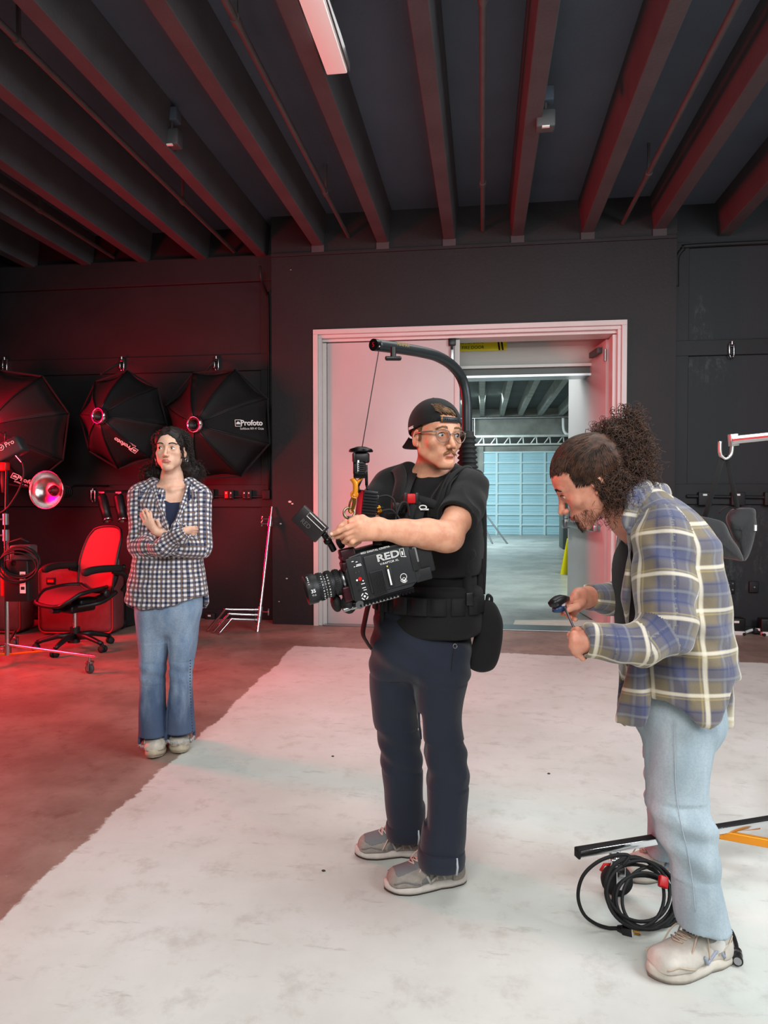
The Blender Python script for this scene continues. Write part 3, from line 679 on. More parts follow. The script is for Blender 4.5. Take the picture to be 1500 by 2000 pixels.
for i, e in enumerate(legends):
    e = V((e.x, e.y, 0)); n_ = e.normalized()
    if i: e = n_*.72
    b = MB(); mm = frame(e, (0, 0, 1), V((0, 0, .155)) + V((0, 0, 0))); L = e.length
    b.cyl((0, 0, .155), (e.x, e.y, .135), .0125); b.build('leg', M_chrome, t)
    b = MB(); p = e*.93; b.cyl((p.x, p.y, .135), (p.x, p.y, .09), .010); b.box((p.x, p.y, .085), (.05, .05, .02), bev=.004)
    for s in (-1, 1):
        w_ = V((-n_.y, n_.x, 0))*.018*s; b.box(tuple(p+w_+V((0, 0, .055))), (.022, .022, .06), bev=.003)
    f = b.build('caster', M_steel, t)
    sd = V((-n_.y, n_.x, 0)); q = p+V((0, 0, .038))
    b = MB(); b.lathe([(.012, -.011), (.036, -.011), (.038, -.006), (.038, .006), (.036, .011), (.012, .011)], zframe(sd, q), 24); b.build('wheel', M_grey, f)
    b = MB(); a = e*.48; b.cyl((0, 0, .075), (a.x, a.y, .145), .009); b.build('brace', M_orange if i == 0 else M_orange, t, label='orange brace')
# flash head on top of the stand
h0 = Q(14, 892, dS); t = empty('studio_flash', h0, 0, 'dark flash head with white lettering on top of the rolling stand', 'flash head')
dirx = V((rgt.x*.86, rgt.y*.86-.0, .5)); hm = frame(rgt*.80+V((0, 0, .46))*1.0-fwd*.2, V((0, 0, 1)))
hc = Q(14, 882, dS)-h0
hm = frame((rgt+upv*.52), upv, hc)
b = MB(hm); b.box((-.02, 0, .0), (.34, .13, .135), bev=.02); b.build('body', mat('flash_grey', (50, 51, 54), .45), t)
b = MB(hm); b.lathe([(.075, 0), (.078, .04), (.07, .06), (.0, .06)], Matrix.Translation((-.18, 0, 0)) @ Matrix.Rotation(-PI/2, 4, 'Y'), 24); b.build('front', M_blk, t)
ltm = hm @ Matrix(((1, 0, 0, .05), (0, 0, 1, -.067), (0, 1, 0, .01), (0, 0, 0, 1)))
ltm = hm @ Matrix.Translation((.0, -.0665, .0)) @ TF
text('logo', 'Pro', ltm @ Matrix.Translation((.075, .03, 0)), .055, M_whitep, t)
b = MB(ltm @ Matrix.Translation((0, .03, 0))); b.torus((0, 0, 0), .022, .003, n=20, m=6); b.cyl((-.01, .008, 0), (0, -.008, 0), .003, n=6); b.cyl((.01, .008, 0), (0, -.008, 0), .003, n=6); b.build('logo', M_whitep, t)
b = MB(hm); b.tube([(.02, 0, .07), (.05, 0, .13), (.06, 0, .15)], .006, 6); b.build('sync_antenna', M_blk, t)
p = Q(38, 895, dS)-h0; b = MB(); b.cyl(Q(33, 889, dS-.07)-h0, Q(44, 902, dS-.07)-h0, .014); b.build('cable_connector', M_chrome, t)
pts = [Q(44, 902, dS-.07), Q(47, 925, dS-.07), Q(38, 955, dS-.07), Q(20, 985, dS-.06), Q(4, 1000, dS-.05), Q(-20, 1010, dS-.05), Q(-30, 1060, dS-.05)]
b = MB(); b.tube([V(p)-h0 for p in spline([tuple(p) for p in pts], 6)], .008, 8); b.build('cable', M_blkr, t)
b = MB(); b.box(tuple(Q(6, 911, dS-.05)-h0), (.09, .06, .07), bev=.012); b.build('tilt_mount', M_red, t)
b = MB(); a, e = Q(9, 918, dS-.0)-h0, Q(10, 962, dS-.0)-h0; b.tube([a+V((.0, 0, 0)), a.lerp(e, .5), e], [.028, .032, .026], 14); b.build('grip_handle', M_blkr, t)
# power pack hung on the stand
pc = Q(42, 1118, dS-.12); t = empty('power_pack', pc, .1, 'black power pack with a white label hung on the rolling stand', 'power pack')
b = MB(); b.box((0, 0, -.06), (.20, .16, .33), bev=.015); b.build('case', M_blk, t)
b = MB(); b.box((.02, -.0, .16), (.17, .12, .12), bev=.015); b.build('control_head', M_grey, t)
b = MB(); b.box((.03, -.065, .18), (.10, .006, .07), bev=.003); b.build('screen', M_dark, t)
b = MB(); b.cyl((-.02, -.06, .08), (-.02, -.08, .08), .022, n=18); b.build('dial', M_blkm, t)
b = MB(); b.box((.055, -.083, -.07), (.045, .003, .17)); lb = b.build('label', M_whitep, t)
text('label_text', '2101', Matrix.Translation((.055, -.085, -.03)) @ TF @ Matrix.Rotation(PI/2, 4, 'Z'), .035, M_blk, lb)
b = MB(); b.box((.055, -.085, -.115), (.03, .001, .025)); b.build('label_text', M_blk, lb)
b = MB(); b.tube([(-.07, -.02, .1), (-.09, -.02, .24), (.0, 0, .27), (.07, -.01, .24)], .01); b.build('handle', M_blkr, t)
b = MB(); b.box((-.11, -.02, -.08), (.03, .12, .2), bev=.006); b.build('clip', M_red, t)
# coil of cable over the pack
t = empty('coiled_cable', Q(42, 1095, dS-.22), 0, 'coil of black cable looped over the power pack', 'cable')
for i in range(5):
    b = MB(); o = V((random.uniform(-.01, .01), -.012*i, random.uniform(-.015, .015)-.01*i))
    b.torus(tuple(o), .155+.008*random.uniform(-1, 1), .007, (.12+random.uniform(-.1, .1), -1, random.uniform(-.12, .12)), 40, 6, ell=.78+random.uniform(-.05, .05)); b.build('loop', M_blkr, t)
# ---- cases
def soft_case(x0, x1, y0, dd, lab, dep=.28, patch=True):
    a, e = QZ(x0, 1225), QZ(x1, 1225); dd = dd
    a, e = Q(x0, 1225, dd), Q(x1, 1225, dd); W_ = (e-a).length; H_ = Q(x0, y0, dd).z
    t = empty('equipment_case', ((a.x+e.x)/2, (a.y+e.y)/2+.14, 0), YAW*.6, lab, 'case', 'equipment cases by the left wall')
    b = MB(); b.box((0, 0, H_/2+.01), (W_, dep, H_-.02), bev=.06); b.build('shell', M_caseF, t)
    b = MB(); n = 10; r = .06; w2, h2 = W_/2-.012, H_/2-.015; pts = []
    for cx, cz, a0 in ((w2-r, h2-r, 0), (-w2+r, h2-r, 90), (-w2+r, -h2+r, 180), (w2-r, -h2+r, 270)):
        for i in range(6): an = math.radians(a0+i*18); pts.append((cx+r*math.cos(an), -dep/2+.0, H_/2+.01+cz+r*math.sin(an)))
    b.tube(pts, .009, 6, closed=True); b.build('piping', M_redpipe, t)
    if patch:
        b = MB(); b.box((-W_*.32, -dep/2-.004, H_*.80), (.09, .008, .07), bev=.004); pt = b.build('badge', M_blk, t)
        b = MB(); b.box((-W_*.32, -dep/2-.010, H_*.80), (.062, .004, .028)); b.build('badge_plate', M_red, pt)
    b = MB(); b.tube([(-.1, 0, H_-.01), (-.08, 0, H_+.035), (.08, 0, H_+.035), (.1, 0, H_-.01)], .012); b.build('handle', M_blk, t)
    for s in (-1, 1):
        b = MB(); b.box((s*W_*.35, 0, .012), (.06, dep*.6, .024)); b.build('foot', M_blkr, t)
    return t
soft_case(70, 222, 1108, 6.95, 'wide dark red lit case with piped edges standing behind the office chair')
soft_case(-70, 41, 1112, 7.0, 'second case at the far left behind the chrome stand pole', patch=False)
c = Q(208, 1109, 7.0)
b = MB(); b.box((0, 0, .045), (.2, .16, .09), bev=.02, taper=.8); t = b.build('folded_cloth', mat('grey_cloth', (120, 120, 118), .8, bump=.3, bscale=60), label='small folded grey cloth lying on top of the wide case', cat='cloth'); t.location = c
t = empty('backpack', QZ(236, 1228)+V((.0, .12, 0)), -.2, 'black upright backpack leaning between the wide case and the woman', 'bag')
b = MB(); b.box((0, 0, .28), (.22, .24, .54), bev=.08, taper=.82); b.build('body', M_fab, t)
b = MB(); b.box((.0, -.13, .17), (.17, .07, .26), bev=.03); pk = b.build('front_pocket', M_blk, t)
text('logo', 'hyrax', Matrix.Translation((-.045, -.166, .2)) @ TF @ Matrix.Rotation(PI/2, 4, 'Z'), .05, M_whitep, pk) if False else None
b = MB(); b.box((-.045, -.168, .2), (.02, .002, .12)); b.build('logo', mat('faded_print', (130, 125, 128), .6), pk)
b = MB(); b.tube([(-.05, 0, .54), (-.04, 0, .60), (.04, 0, .60), (.05, 0, .54)], .011); b.build('handle', M_fab, t)
b = MB(); b.ball((.02, -.14, .06), (.09, .07, .06)); b.build('side_pouch', M_blkr, t)
b = MB(); c = QZ(150, 1218); b.box((c.x-.5, YR-.22, .035), (1.7, .3, .07), bev=.02); b.build('floor_cable_ramp', M_blkr, label='low black cable ramp on the floor along the left wall', cat='cable ramp')

# ---- office chair
cc = QZ(147, 1268); cc.z = 0
t = empty('office_chair', cc, 0, 'black office chair with red lit mesh back and curved arms', 'chair')
fd = (-rgt*.50-V((fwd.x, fwd.y, 0))*.86).normalized(); Cm = frame(fd, (0, 0, 1))   # x forward, y left of it
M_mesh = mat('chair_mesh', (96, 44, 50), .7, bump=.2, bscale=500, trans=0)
b = MB(Cm)
for i in range(5):
    a = 2*PI*i/5+.42; d = V((math.cos(a), math.sin(a), 0)); bb = MB(Cm)
    pts = [d*.03+V((0, 0, .12)), d*.14+V((0, 0, .125)), d*.27+V((0, 0, .09)), d*.315+V((0, 0, .075))]
    bb.tube(pts, [.034, .026, .02, .02], 8); bb.build('spoke', M_grey if False else M_blk, t)
    bb = MB(Cm); s = V((-d.y, d.x, 0)); p = d*.325+V((0, 0, .031))
    for k_ in (-1, 1): bb.lathe([(0, -.012), (.027, -.012), (.031, -.006), (.031, .006), (.027, .012), (0, .012)], zframe(s, p+s*.018*k_), 20)
    bb.ball(tuple(p+V((0, 0, .016))), (.026, .026, .022)); bb.cyl(p+V((0, 0, .02)), p+V((0, 0, .05)), .01)
    bb.build('caster', M_blkr, t)
b = MB(Cm); b.cyl((0, 0, .06), (0, 0, .2), .042); b.build('hub', M_blk, t)
b = MB(Cm); b.cyl((0, 0, .2), (0, 0, .36), .02); b.build('gas_column', M_chrome, t)
b = MB(Cm); b.box((-.02, 0, .37), (.26, .2, .07), bev=.025); b.box((-.1, 0, .41), (.2, .14, .08), bev=.03); b.build('tilt_mechanism', M_blk, t)
b = MB(Cm); b.cyl((.1, .0, .36), (.22, .05, .38), .014); b.cyl((.19, .04, .375), (.28, .07, .385), .024, .02); b.build('tilt_lever', M_red if False else M_blk, t)
# seat : frame loop and mesh
def seat_pt(u, v):   # u 0 back .. 1 front, v -1..1
    x = -.20+.46*u; w_ = .25*(1-.30*abs(2*u-1)**3.2)
    z = .47+.035*math.cos((u-.35)*2.2)-.085*max(0, u-.72)**1.2*3.2+.05*abs(v)**2.5*(1-.6*u)-.0
    return V((x, v*w_, z))
b = MB(Cm); n = 14; pts = [seat_pt(i/n, -1+2*j/n) for i in range(n+1) for j in range(n+1)]
b.add(pts, [(i*(n+1)+j, (i+1)*(n+1)+j, (i+1)*(n+1)+j+1, i*(n+1)+j+1) for i in range(n) for j in range(n)], sm=True)
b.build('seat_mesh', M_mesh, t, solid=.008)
b = MB(Cm); lp = [seat_pt(i/n, -1) for i in range(n)]+[seat_pt(1, -1+2*j/n) for j in range(n)]+[seat_pt(1-i/n, 1) for i in range(n)]+[seat_pt(0, 1-2*j/n) for j in range(n)]
b.tube(lp, .019, 10, closed=True); b.build('seat_frame', M_blk, t)
for s in (-1, 1):
    b = MB(Cm); b.tube([V(p) for p in spline([(-.24, s*.25, .50), (-.1, s*.27, .44), (.0, s*.25, .42), (.1, s*.16, .40)], 5)], .02, 8); b.ball((-.12, s*.275, .50), (.035, .02, .04)); b.build('side_bracket', M_blk, t)
# back
def back_pt(u, v):   # u 0 bottom .. 1 top
    w_ = .215+.035*math.sin(PI*min(1, u*.85+.12))-.10*max(0, u-.84)**1.5*6; 
    x = -.215-.06*math.sin(PI*u*.9)*0-.14*u-.04*math.sin(PI*u)*-1+.035*(1-v*v)*-1
    return V((x, v*w_, .48+.60*u-.03*abs(v)**3*u))
b = MB(Cm); pts = [back_pt(i/n, -1+2*j/n) for i in range(n+1) for j in range(n+1)]
b.add(pts, [(i*(n+1)+j, (i+1)*(n+1)+j, (i+1)*(n+1)+j+1, i*(n+1)+j+1) for i in range(n) for j in range(n)], sm=True)
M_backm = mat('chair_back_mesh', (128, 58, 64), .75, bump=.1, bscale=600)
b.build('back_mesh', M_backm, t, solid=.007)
b = MB(Cm); lp = [back_pt(i/n, -1) for i in range(n)]+[back_pt(1, -1+2*j/n) for j in range(n)]+[back_pt(1-i/n, 1) for i in range(n)]+[back_pt(0, 1-2*j/n) for j in range(n)]
b.tube(lp, .013, 8, closed=True); b.build('back_frame', M_blk, t)
b = MB(Cm); b.tube([V(p) for p in spline([(-.12, 0, .40), (-.3, 0, .44), (-.42, 0, .56), (-.45, 0, .70)], 6)], [.03]*19, 8)
for s in (-1, 1): b.tube([V(p) for p in spline([(-.43, 0, .62), (-.42, s*.12, .66), (-.36, s*.21, .72)], 5)], .02, 8)
b.build('back_spine', M_blk, t)
for s in (-1, 1):
    b = MB(Cm); b.tube([V(p) for p in spline([(-.33, s*.23, .50), (-.34, s*.28, .58), (-.28, s*.30, .66), (-.17, s*.30, .695)], 6)], .024, 8); b.build('arm_support', M_blk, t)
    b = MB(Cm); b.tube([V(p) for p in spline([(-.26, s*.30, .715), (-.1, s*.30, .725), (.03, s*.285, .722), (.12, s*.27, .70)], 6)], [.022]+[.030]*16+[.026, .018], 10, flat=(1.0, (0, 0, 1))); b.build('armrest', M_blkr, t)
# ================================================================ RIGHT SIDE
# ---- hook bar and the hanging sandbag
dB = 4.3
t = empty('hook_bar', Q(1422, 862, dB), 0, 'pale grip bar with a red stripe and a hook at the right edge', 'grip arm')
o = Q(1422, 862, dB); a, e = Q(1426, 860, dB)-o, Q(1640, 838, dB)-o
mm = frame(e-a, (0, 0, 1), a); L = (e-a).length
M_alu = mat('pale_aluminium', (205, 200, 196), .3, .85)
b = MB(mm); b.box((L/2, 0, 0), (L, .05, .050), bev=.006); b.box((0.02, 0, 0), (.05, .045, .075), bev=.006); b.build('bar', M_alu, t)
b = MB(mm); b.box((L/2, -.0262, .0), (L-.002, .004, .012)); b.build('stripe', M_red, t)
pts = [Q(1430, 868, dB), Q(1429, 882, dB), Q(1426, 890, dB), Q(1417, 896, dB), Q(1409, 891, dB), Q(1406, 882, dB), Q(1406, 862, dB)]
b = MB(); b.tube([V(p)-o for p in spline([tuple(p) for p in pts], 5)], .008, 8, flat=(1.9, (0, 1, 0)))
b.build('hook', M_alu, t)
pe = Q(1640, 838, dB)-o
b = MB(); b.cyl((pe.x, pe.y, -o.z), (pe.x, pe.y, .15), .0175); b.build('column', M_chrome, t)
for i in range(3):
    an = i*2*PI/3+.3; b = MB(); b.cyl((pe.x, pe.y, -o.z+.2), (pe.x+.35*math.cos(an)*1, pe.y+.35*math.sin(an), -o.z+.012), .0125); b.build('leg', M_chrome, t)
def bag_face(pxs, dd, o, push):
    return [Q(px, py, dd)-o for px, py in pxs]
o = Q(1415, 1000, dB); t = empty('sandbag', o, 0, 'black saddle sandbag with red letters hanging from the hook', 'sandbag')
def pillow(front, dn, df, amp, name, m, parent):
    """padded bag : outline in pixels, lofted into depth with a bulge"""
    n = len(front); b = MB(); rings = []; cx = sum(p[0] for p in front)/n; cy = sum(p[1] for p in front)/n
    lay = [(.0, dn-amp), (.45, dn-amp*.93), (.75, dn-amp*.6), (.93, dn-amp*.1), (1.0, (dn+df)/2), (.93, df+amp*.1), (.75, df+amp*.4), (.45, df+amp*.55)]
    vv = []; ol = spline(front, 4, closed=True); n = len(ol)
    for s, dd in lay:
        for p in ol: vv.append(Q(cx+(p[0]-cx)*max(s, .02), cy+(p[1]-cy)*max(s, .02), dd)-o + V((mnoise.noise(V((p[0]*.05, p[1]*.05, s*3)))*.006,)*3))
    ff = [(k*n+i, k*n+(i+1) % n, (k+1)*n+(i+1) % n, (k+1)*n+i) for k in range(len(lay)-1) for i in range(n)]
    ff += [tuple(range(n-1, -1, -1)), tuple((len(lay)-1)*n+i for i in range(n))]
    b.add(vv, ff, sm=True); return b.build(name, m, parent)
M_bag = mat('sandbag_cloth', (40, 40, 42), .8, bump=.35, bscale=40, sheen=.2)
bl = pillow([(1362, 1011), (1385, 1012), (1412, 1018), (1424, 1040), (1440, 1066), (1452, 1090), (1448, 1096), (1420, 1091), (1390, 1084), (1362, 1076), (1348, 1040)], dB-.06, dB+.02, .05, 'front_pouch', M_bag, t)
br = pillow([(1425, 998), (1440, 993), (1472, 992), (1477, 1010), (1476, 1040), (1468, 1072), (1458, 1093), (1450, 1092), (1436, 1060), (1422, 1030), (1418, 1012)], dB+.05, dB+.16, .05, 'rear_pouch', M_bag, t)
b = MB(); n_ = -V((fwd.x, fwd.y, 0)).normalized(); 
text('letters', 'PULSE', Matrix.Translation(Q(1384, 1054, dB-.125)-o) @ frame(rgt+V((0, 0, -.02)), (0, 0, 1)) @ TF, .042, M_red, t, offset=.001)
for (p0, p1, dz) in (((1411, 895), (1376, 1012), -.02), ((1421, 897), (1440, 993), .03)):
    b = MB(); s, e = Q(p0[0], p0[1], dB)-o, Q(p1[0], p1[1], dB+dz)-o; b.tube([s, s.lerp(e, .5)+V((0, 0, -.003)), e], .003, 8, flat=(5, rgt)); b.build('strap', M_fab, t)
b = MB(); b.tube([Q(1409, 893, dB)-o, Q(1416, 889, dB)-o, Q(1423, 893, dB)-o], .003, 8, flat=(5, (0, 1, 0))); b.build('strap', M_fab, t)
b = MB(); b.tube([V(p)-o for p in spline([tuple(Q(x, y, dB+.02)) for x, y in ((1404, 1002), (1414, 993), (1424, 990), (1436, 994))], 5)], .003, 8, flat=(5, (0, 1, 0))); b.build('side_strap', M_fab, t)
b = MB(); b.box(tuple(Q(1475, 1031, dB+.02)-o), (.012, .02, .035)); b.build('tag', M_whitep, t)

# ---- rolling stand leg with its orange brace
zl = .17
P1, P2 = QZ(1128, 1666, zl), QZ(1600, 1588, zl)
cR = V((P2.x, P2.y, 0)); t = empty('rolling_stand', cR, 0, 'black and chrome stand leg with orange brace behind the man in plaid', 'stand')
mm = frame(P1-P2, (0, 0, 1), P2-cR); L = (P1-P2).length
b = MB(mm); b.box((L/2, 0, 0), (L, .026, .025), bev=.003); b.build('leg', M_chrome, t)
b = MB(mm); b.box((L/2, 0, .0145), (L+.004, .027, .004), bev=.002); b.box((L, 0, 0), (.010, .030, .033), bev=.004); b.build('leg_cover', M_blkr, t)
b = MB(); b.cyl((0, 0, .03), (0, 0, 1.25), .0175); b.build('column', M_chrome, t)
bj = QZ(1400, 1628, zl-.02)-cR
be = Q(1520, 1650, 2.55)-cR
b = MB(frame(be-bj, (0, 0, 1), bj)); L3 = (be-bj).length; b.box((L3/2, 0, -.0), (L3, .022, .03), bev=.003); b.cyl((.008, -.02, 0), (.008, .02, 0), .007); b.build('brace', M_orange, t, label='orange brace')
b = MB(frame(be-bj+V((0, .12, 0.0)), (0, 0, 1), bj)); b.box((L3/2, 0, .012), (L3, .012, .018), bev=.002); b.build('brace', M_orange, t, label='orange brace')
b = MB(); b.box((0, 0, .12), (.06, .06, .12), bev=.01); b.build('hub', M_steel, t)
for an in (-.5, 1.2):
    b = MB(); d = V((math.cos(an), math.sin(an), 0)); b.cyl((0, 0, .17), d*.7+V((0, 0, .17)), .016); b.build('leg', M_chrome, t)
    b = MB(); b.lathe([(0, -.015), (.05, -.015), (.05, .015), (0, .015)], zframe(V((-d.y, d.x, 0)), d*.68+V((0, 0, .05))), 24); b.cyl(d*.68+V((0, 0, .05)), d*.68+V((0, 0, .17)), .008); b.build('caster', M_blkr, t)
cp = QZ(1205, 1653, zl)-cR; ld_ = (P1-P2).normalized(); sd = V((-ld_.y, ld_.x, 0))
b = MB(); b.cyl(cp, cp+V((0, 0, -.05)), .012); b.box(tuple(cp+V((0, 0, -.05))), (.05, .05, .03), bev=.006)
for s in (-1, 1): b.box(tuple(cp+sd*.02*s+V((0, 0, -.095))), (.03, .03, .08), bev=.003)
cs = b.build('caster', M_chrome, t)
b = MB(); b.lathe([(.0, -.012), (.05, -.014), (.053, -.008), (.053, .008), (.05, .014), (0, .012)], zframe(sd+ld_*.5, cp+V((0, 0, -.117))), 28); b.build('wheel', M_blkr, cs)
b = MB(); b.tube([cp+V((0, 0, -.06))+ld_*.02, cp+V((0, 0, -.055))+ld_*.05, cp+V((0, 0, -.075))+ld_*.065], .005, 6); b.build('brake_pedal', M_red, cs)
# ---- coil of power cable hung on that leg
o = QZ(1265, 1815); o.z = 0
t = empty('power_cable', o, 0, 'coiled black power cable with plug and red strap, on the white floor', 'cable')
def dz(px, py, d): return Q(px, py, d)-o
loops = [(1254, 1748, 70, 66, .55), (1246, 1738, 66, 58, .8), (1262, 1760, 60, 54, .45), (1240, 1742, 56, 70, -.25), (1266, 1752, 50, 60, .3), (1250, 1752, 72, 58, .65), (1262, 1764, 66, 52, .35)]
for i, (cx, cy, rx, ry, rot) in enumerate(loops):
    b = MB(); pts = []
    for k_ in range(40):
        an = 2*PI*k_/40; x = rx*math.cos(an); y = ry*math.sin(an); X_ = cx+x*math.cos(rot)-y*math.sin(rot); Y_ = cy+x*math.sin(rot)+y*math.cos(rot)
        d_ = 2.325+.006*i-.00115*(Y_-1700)+.008*math.sin(an*2+i)
        p = Q(X_, Y_, d_); p.z = max(p.z, .009+.002*i); pts.append(p-o)
    b.tube(pts, .0055, 8, closed=True); b.build('loop', M_blkr, t)
pts = [(1216, 1690, 2.30), (1228, 1671, 2.31), (1200, 1671, 2.30), (1165, 1685, 2.29), (1138, 1712, 2.28), (1129, 1750, 2.27), (1140, 1785, 2.25), (1165, 1805, 2.25), (1195, 1814, 2.25), (1206, 1815, 2.25)]
pp = [V(p) for p in spline([tuple(Q(*p)) for p in pts], 8)]
for p in pp: p.z = max(p.z, .008)
b = MB(); b.tube([p-o for p in pp], .0056, 8); b.build('lead', M_blkr, t)
p = pp[-1]; q = QZ(1226, 1817, .012); m = frame(q-p, (0, 0, 1), p-o)
b = MB(m); b.cyl((0, 0, 0), (.018, 0, 0), .009, .014); b.box((.032, 0, 0), (.034, .03, .026), bev=.005); pg = b.build('plug', M_blk, t)
b = MB(m); b.box((.06, .008, .006), (.022, .0015, .006)); b.box((.06, -.008, .006), (.022, .0015, .006)); b.cyl((.049, 0, -.006), (.07, 0, -.006), .0024, n=8); b.build('prong', M_gold, pg)
b = MB(m); b.box((.049, 0, 0), (.002, .027, .023)); b.build('plug_face', M_white, pg)
pts = [(1310, 1800, 2.3), (1350, 1800, 2.28), (1395, 1805, 2.22), (1425, 1815, 2.18), (1437, 1840, 2.13), (1440, 1862, 2.1)]
pp = [V(p) for p in spline([tuple(QZ(p[0], p[1], .009)) for p in pts], 8)]
b = MB(); b.tube([p-o for p in pp], .0056, 8); b.build('lead', M_blkr, t)
p = pp[-1]; q = QZ(1441, 1888, .016); m = frame(q-p, (0, 0, 1), p-o+V((0, 0, .006)))
b = MB(m); b.cyl((0, 0, 0), (.05, 0, 0), .013); b.cyl((.05, 0, 0), (.058, 0, 0), .015); cn = b.build('connector', M_blk, t)
b = MB(m); b.cyl((.018, 0, 0), (.026, 0, 0), .0145); b.cyl((.058, 0, 0), (.06, 0, 0), .011); b.build('connector_ring', M_steel, cn)
a = Q(1296, 1708, 2.285)-o; e = Q(1294, 1738, 2.26)-o
b = MB(frame(e-a, -fwd, a)); b.box((.022, 0, 0), (.036, .030, .018), bev=.005); st_ = b.build('cable_strap', M_red, t, label='red cable strap')
# ---- caster of the leg : small floor crumbs
M_crumb = mat('dark_crumb', (60, 55, 50), .8)
for px, py, la in ((650, 1478, 'tiny dark crumb on the white floor between the woman and the cameraman’s knees'), (632, 1702, 'tiny dark crumb on the white floor left of the cameraman’s shoes'), (1072, 1512, 'tiny dark crumb on the white floor between the two men')):
    c = QZ(px, py); b = MB(); b.ball((c.x, c.y, .003), (.008, .004, .004), n=6); b.build('crumb', M_crumb, label=la, cat='crumb', group='crumbs on the white floor')
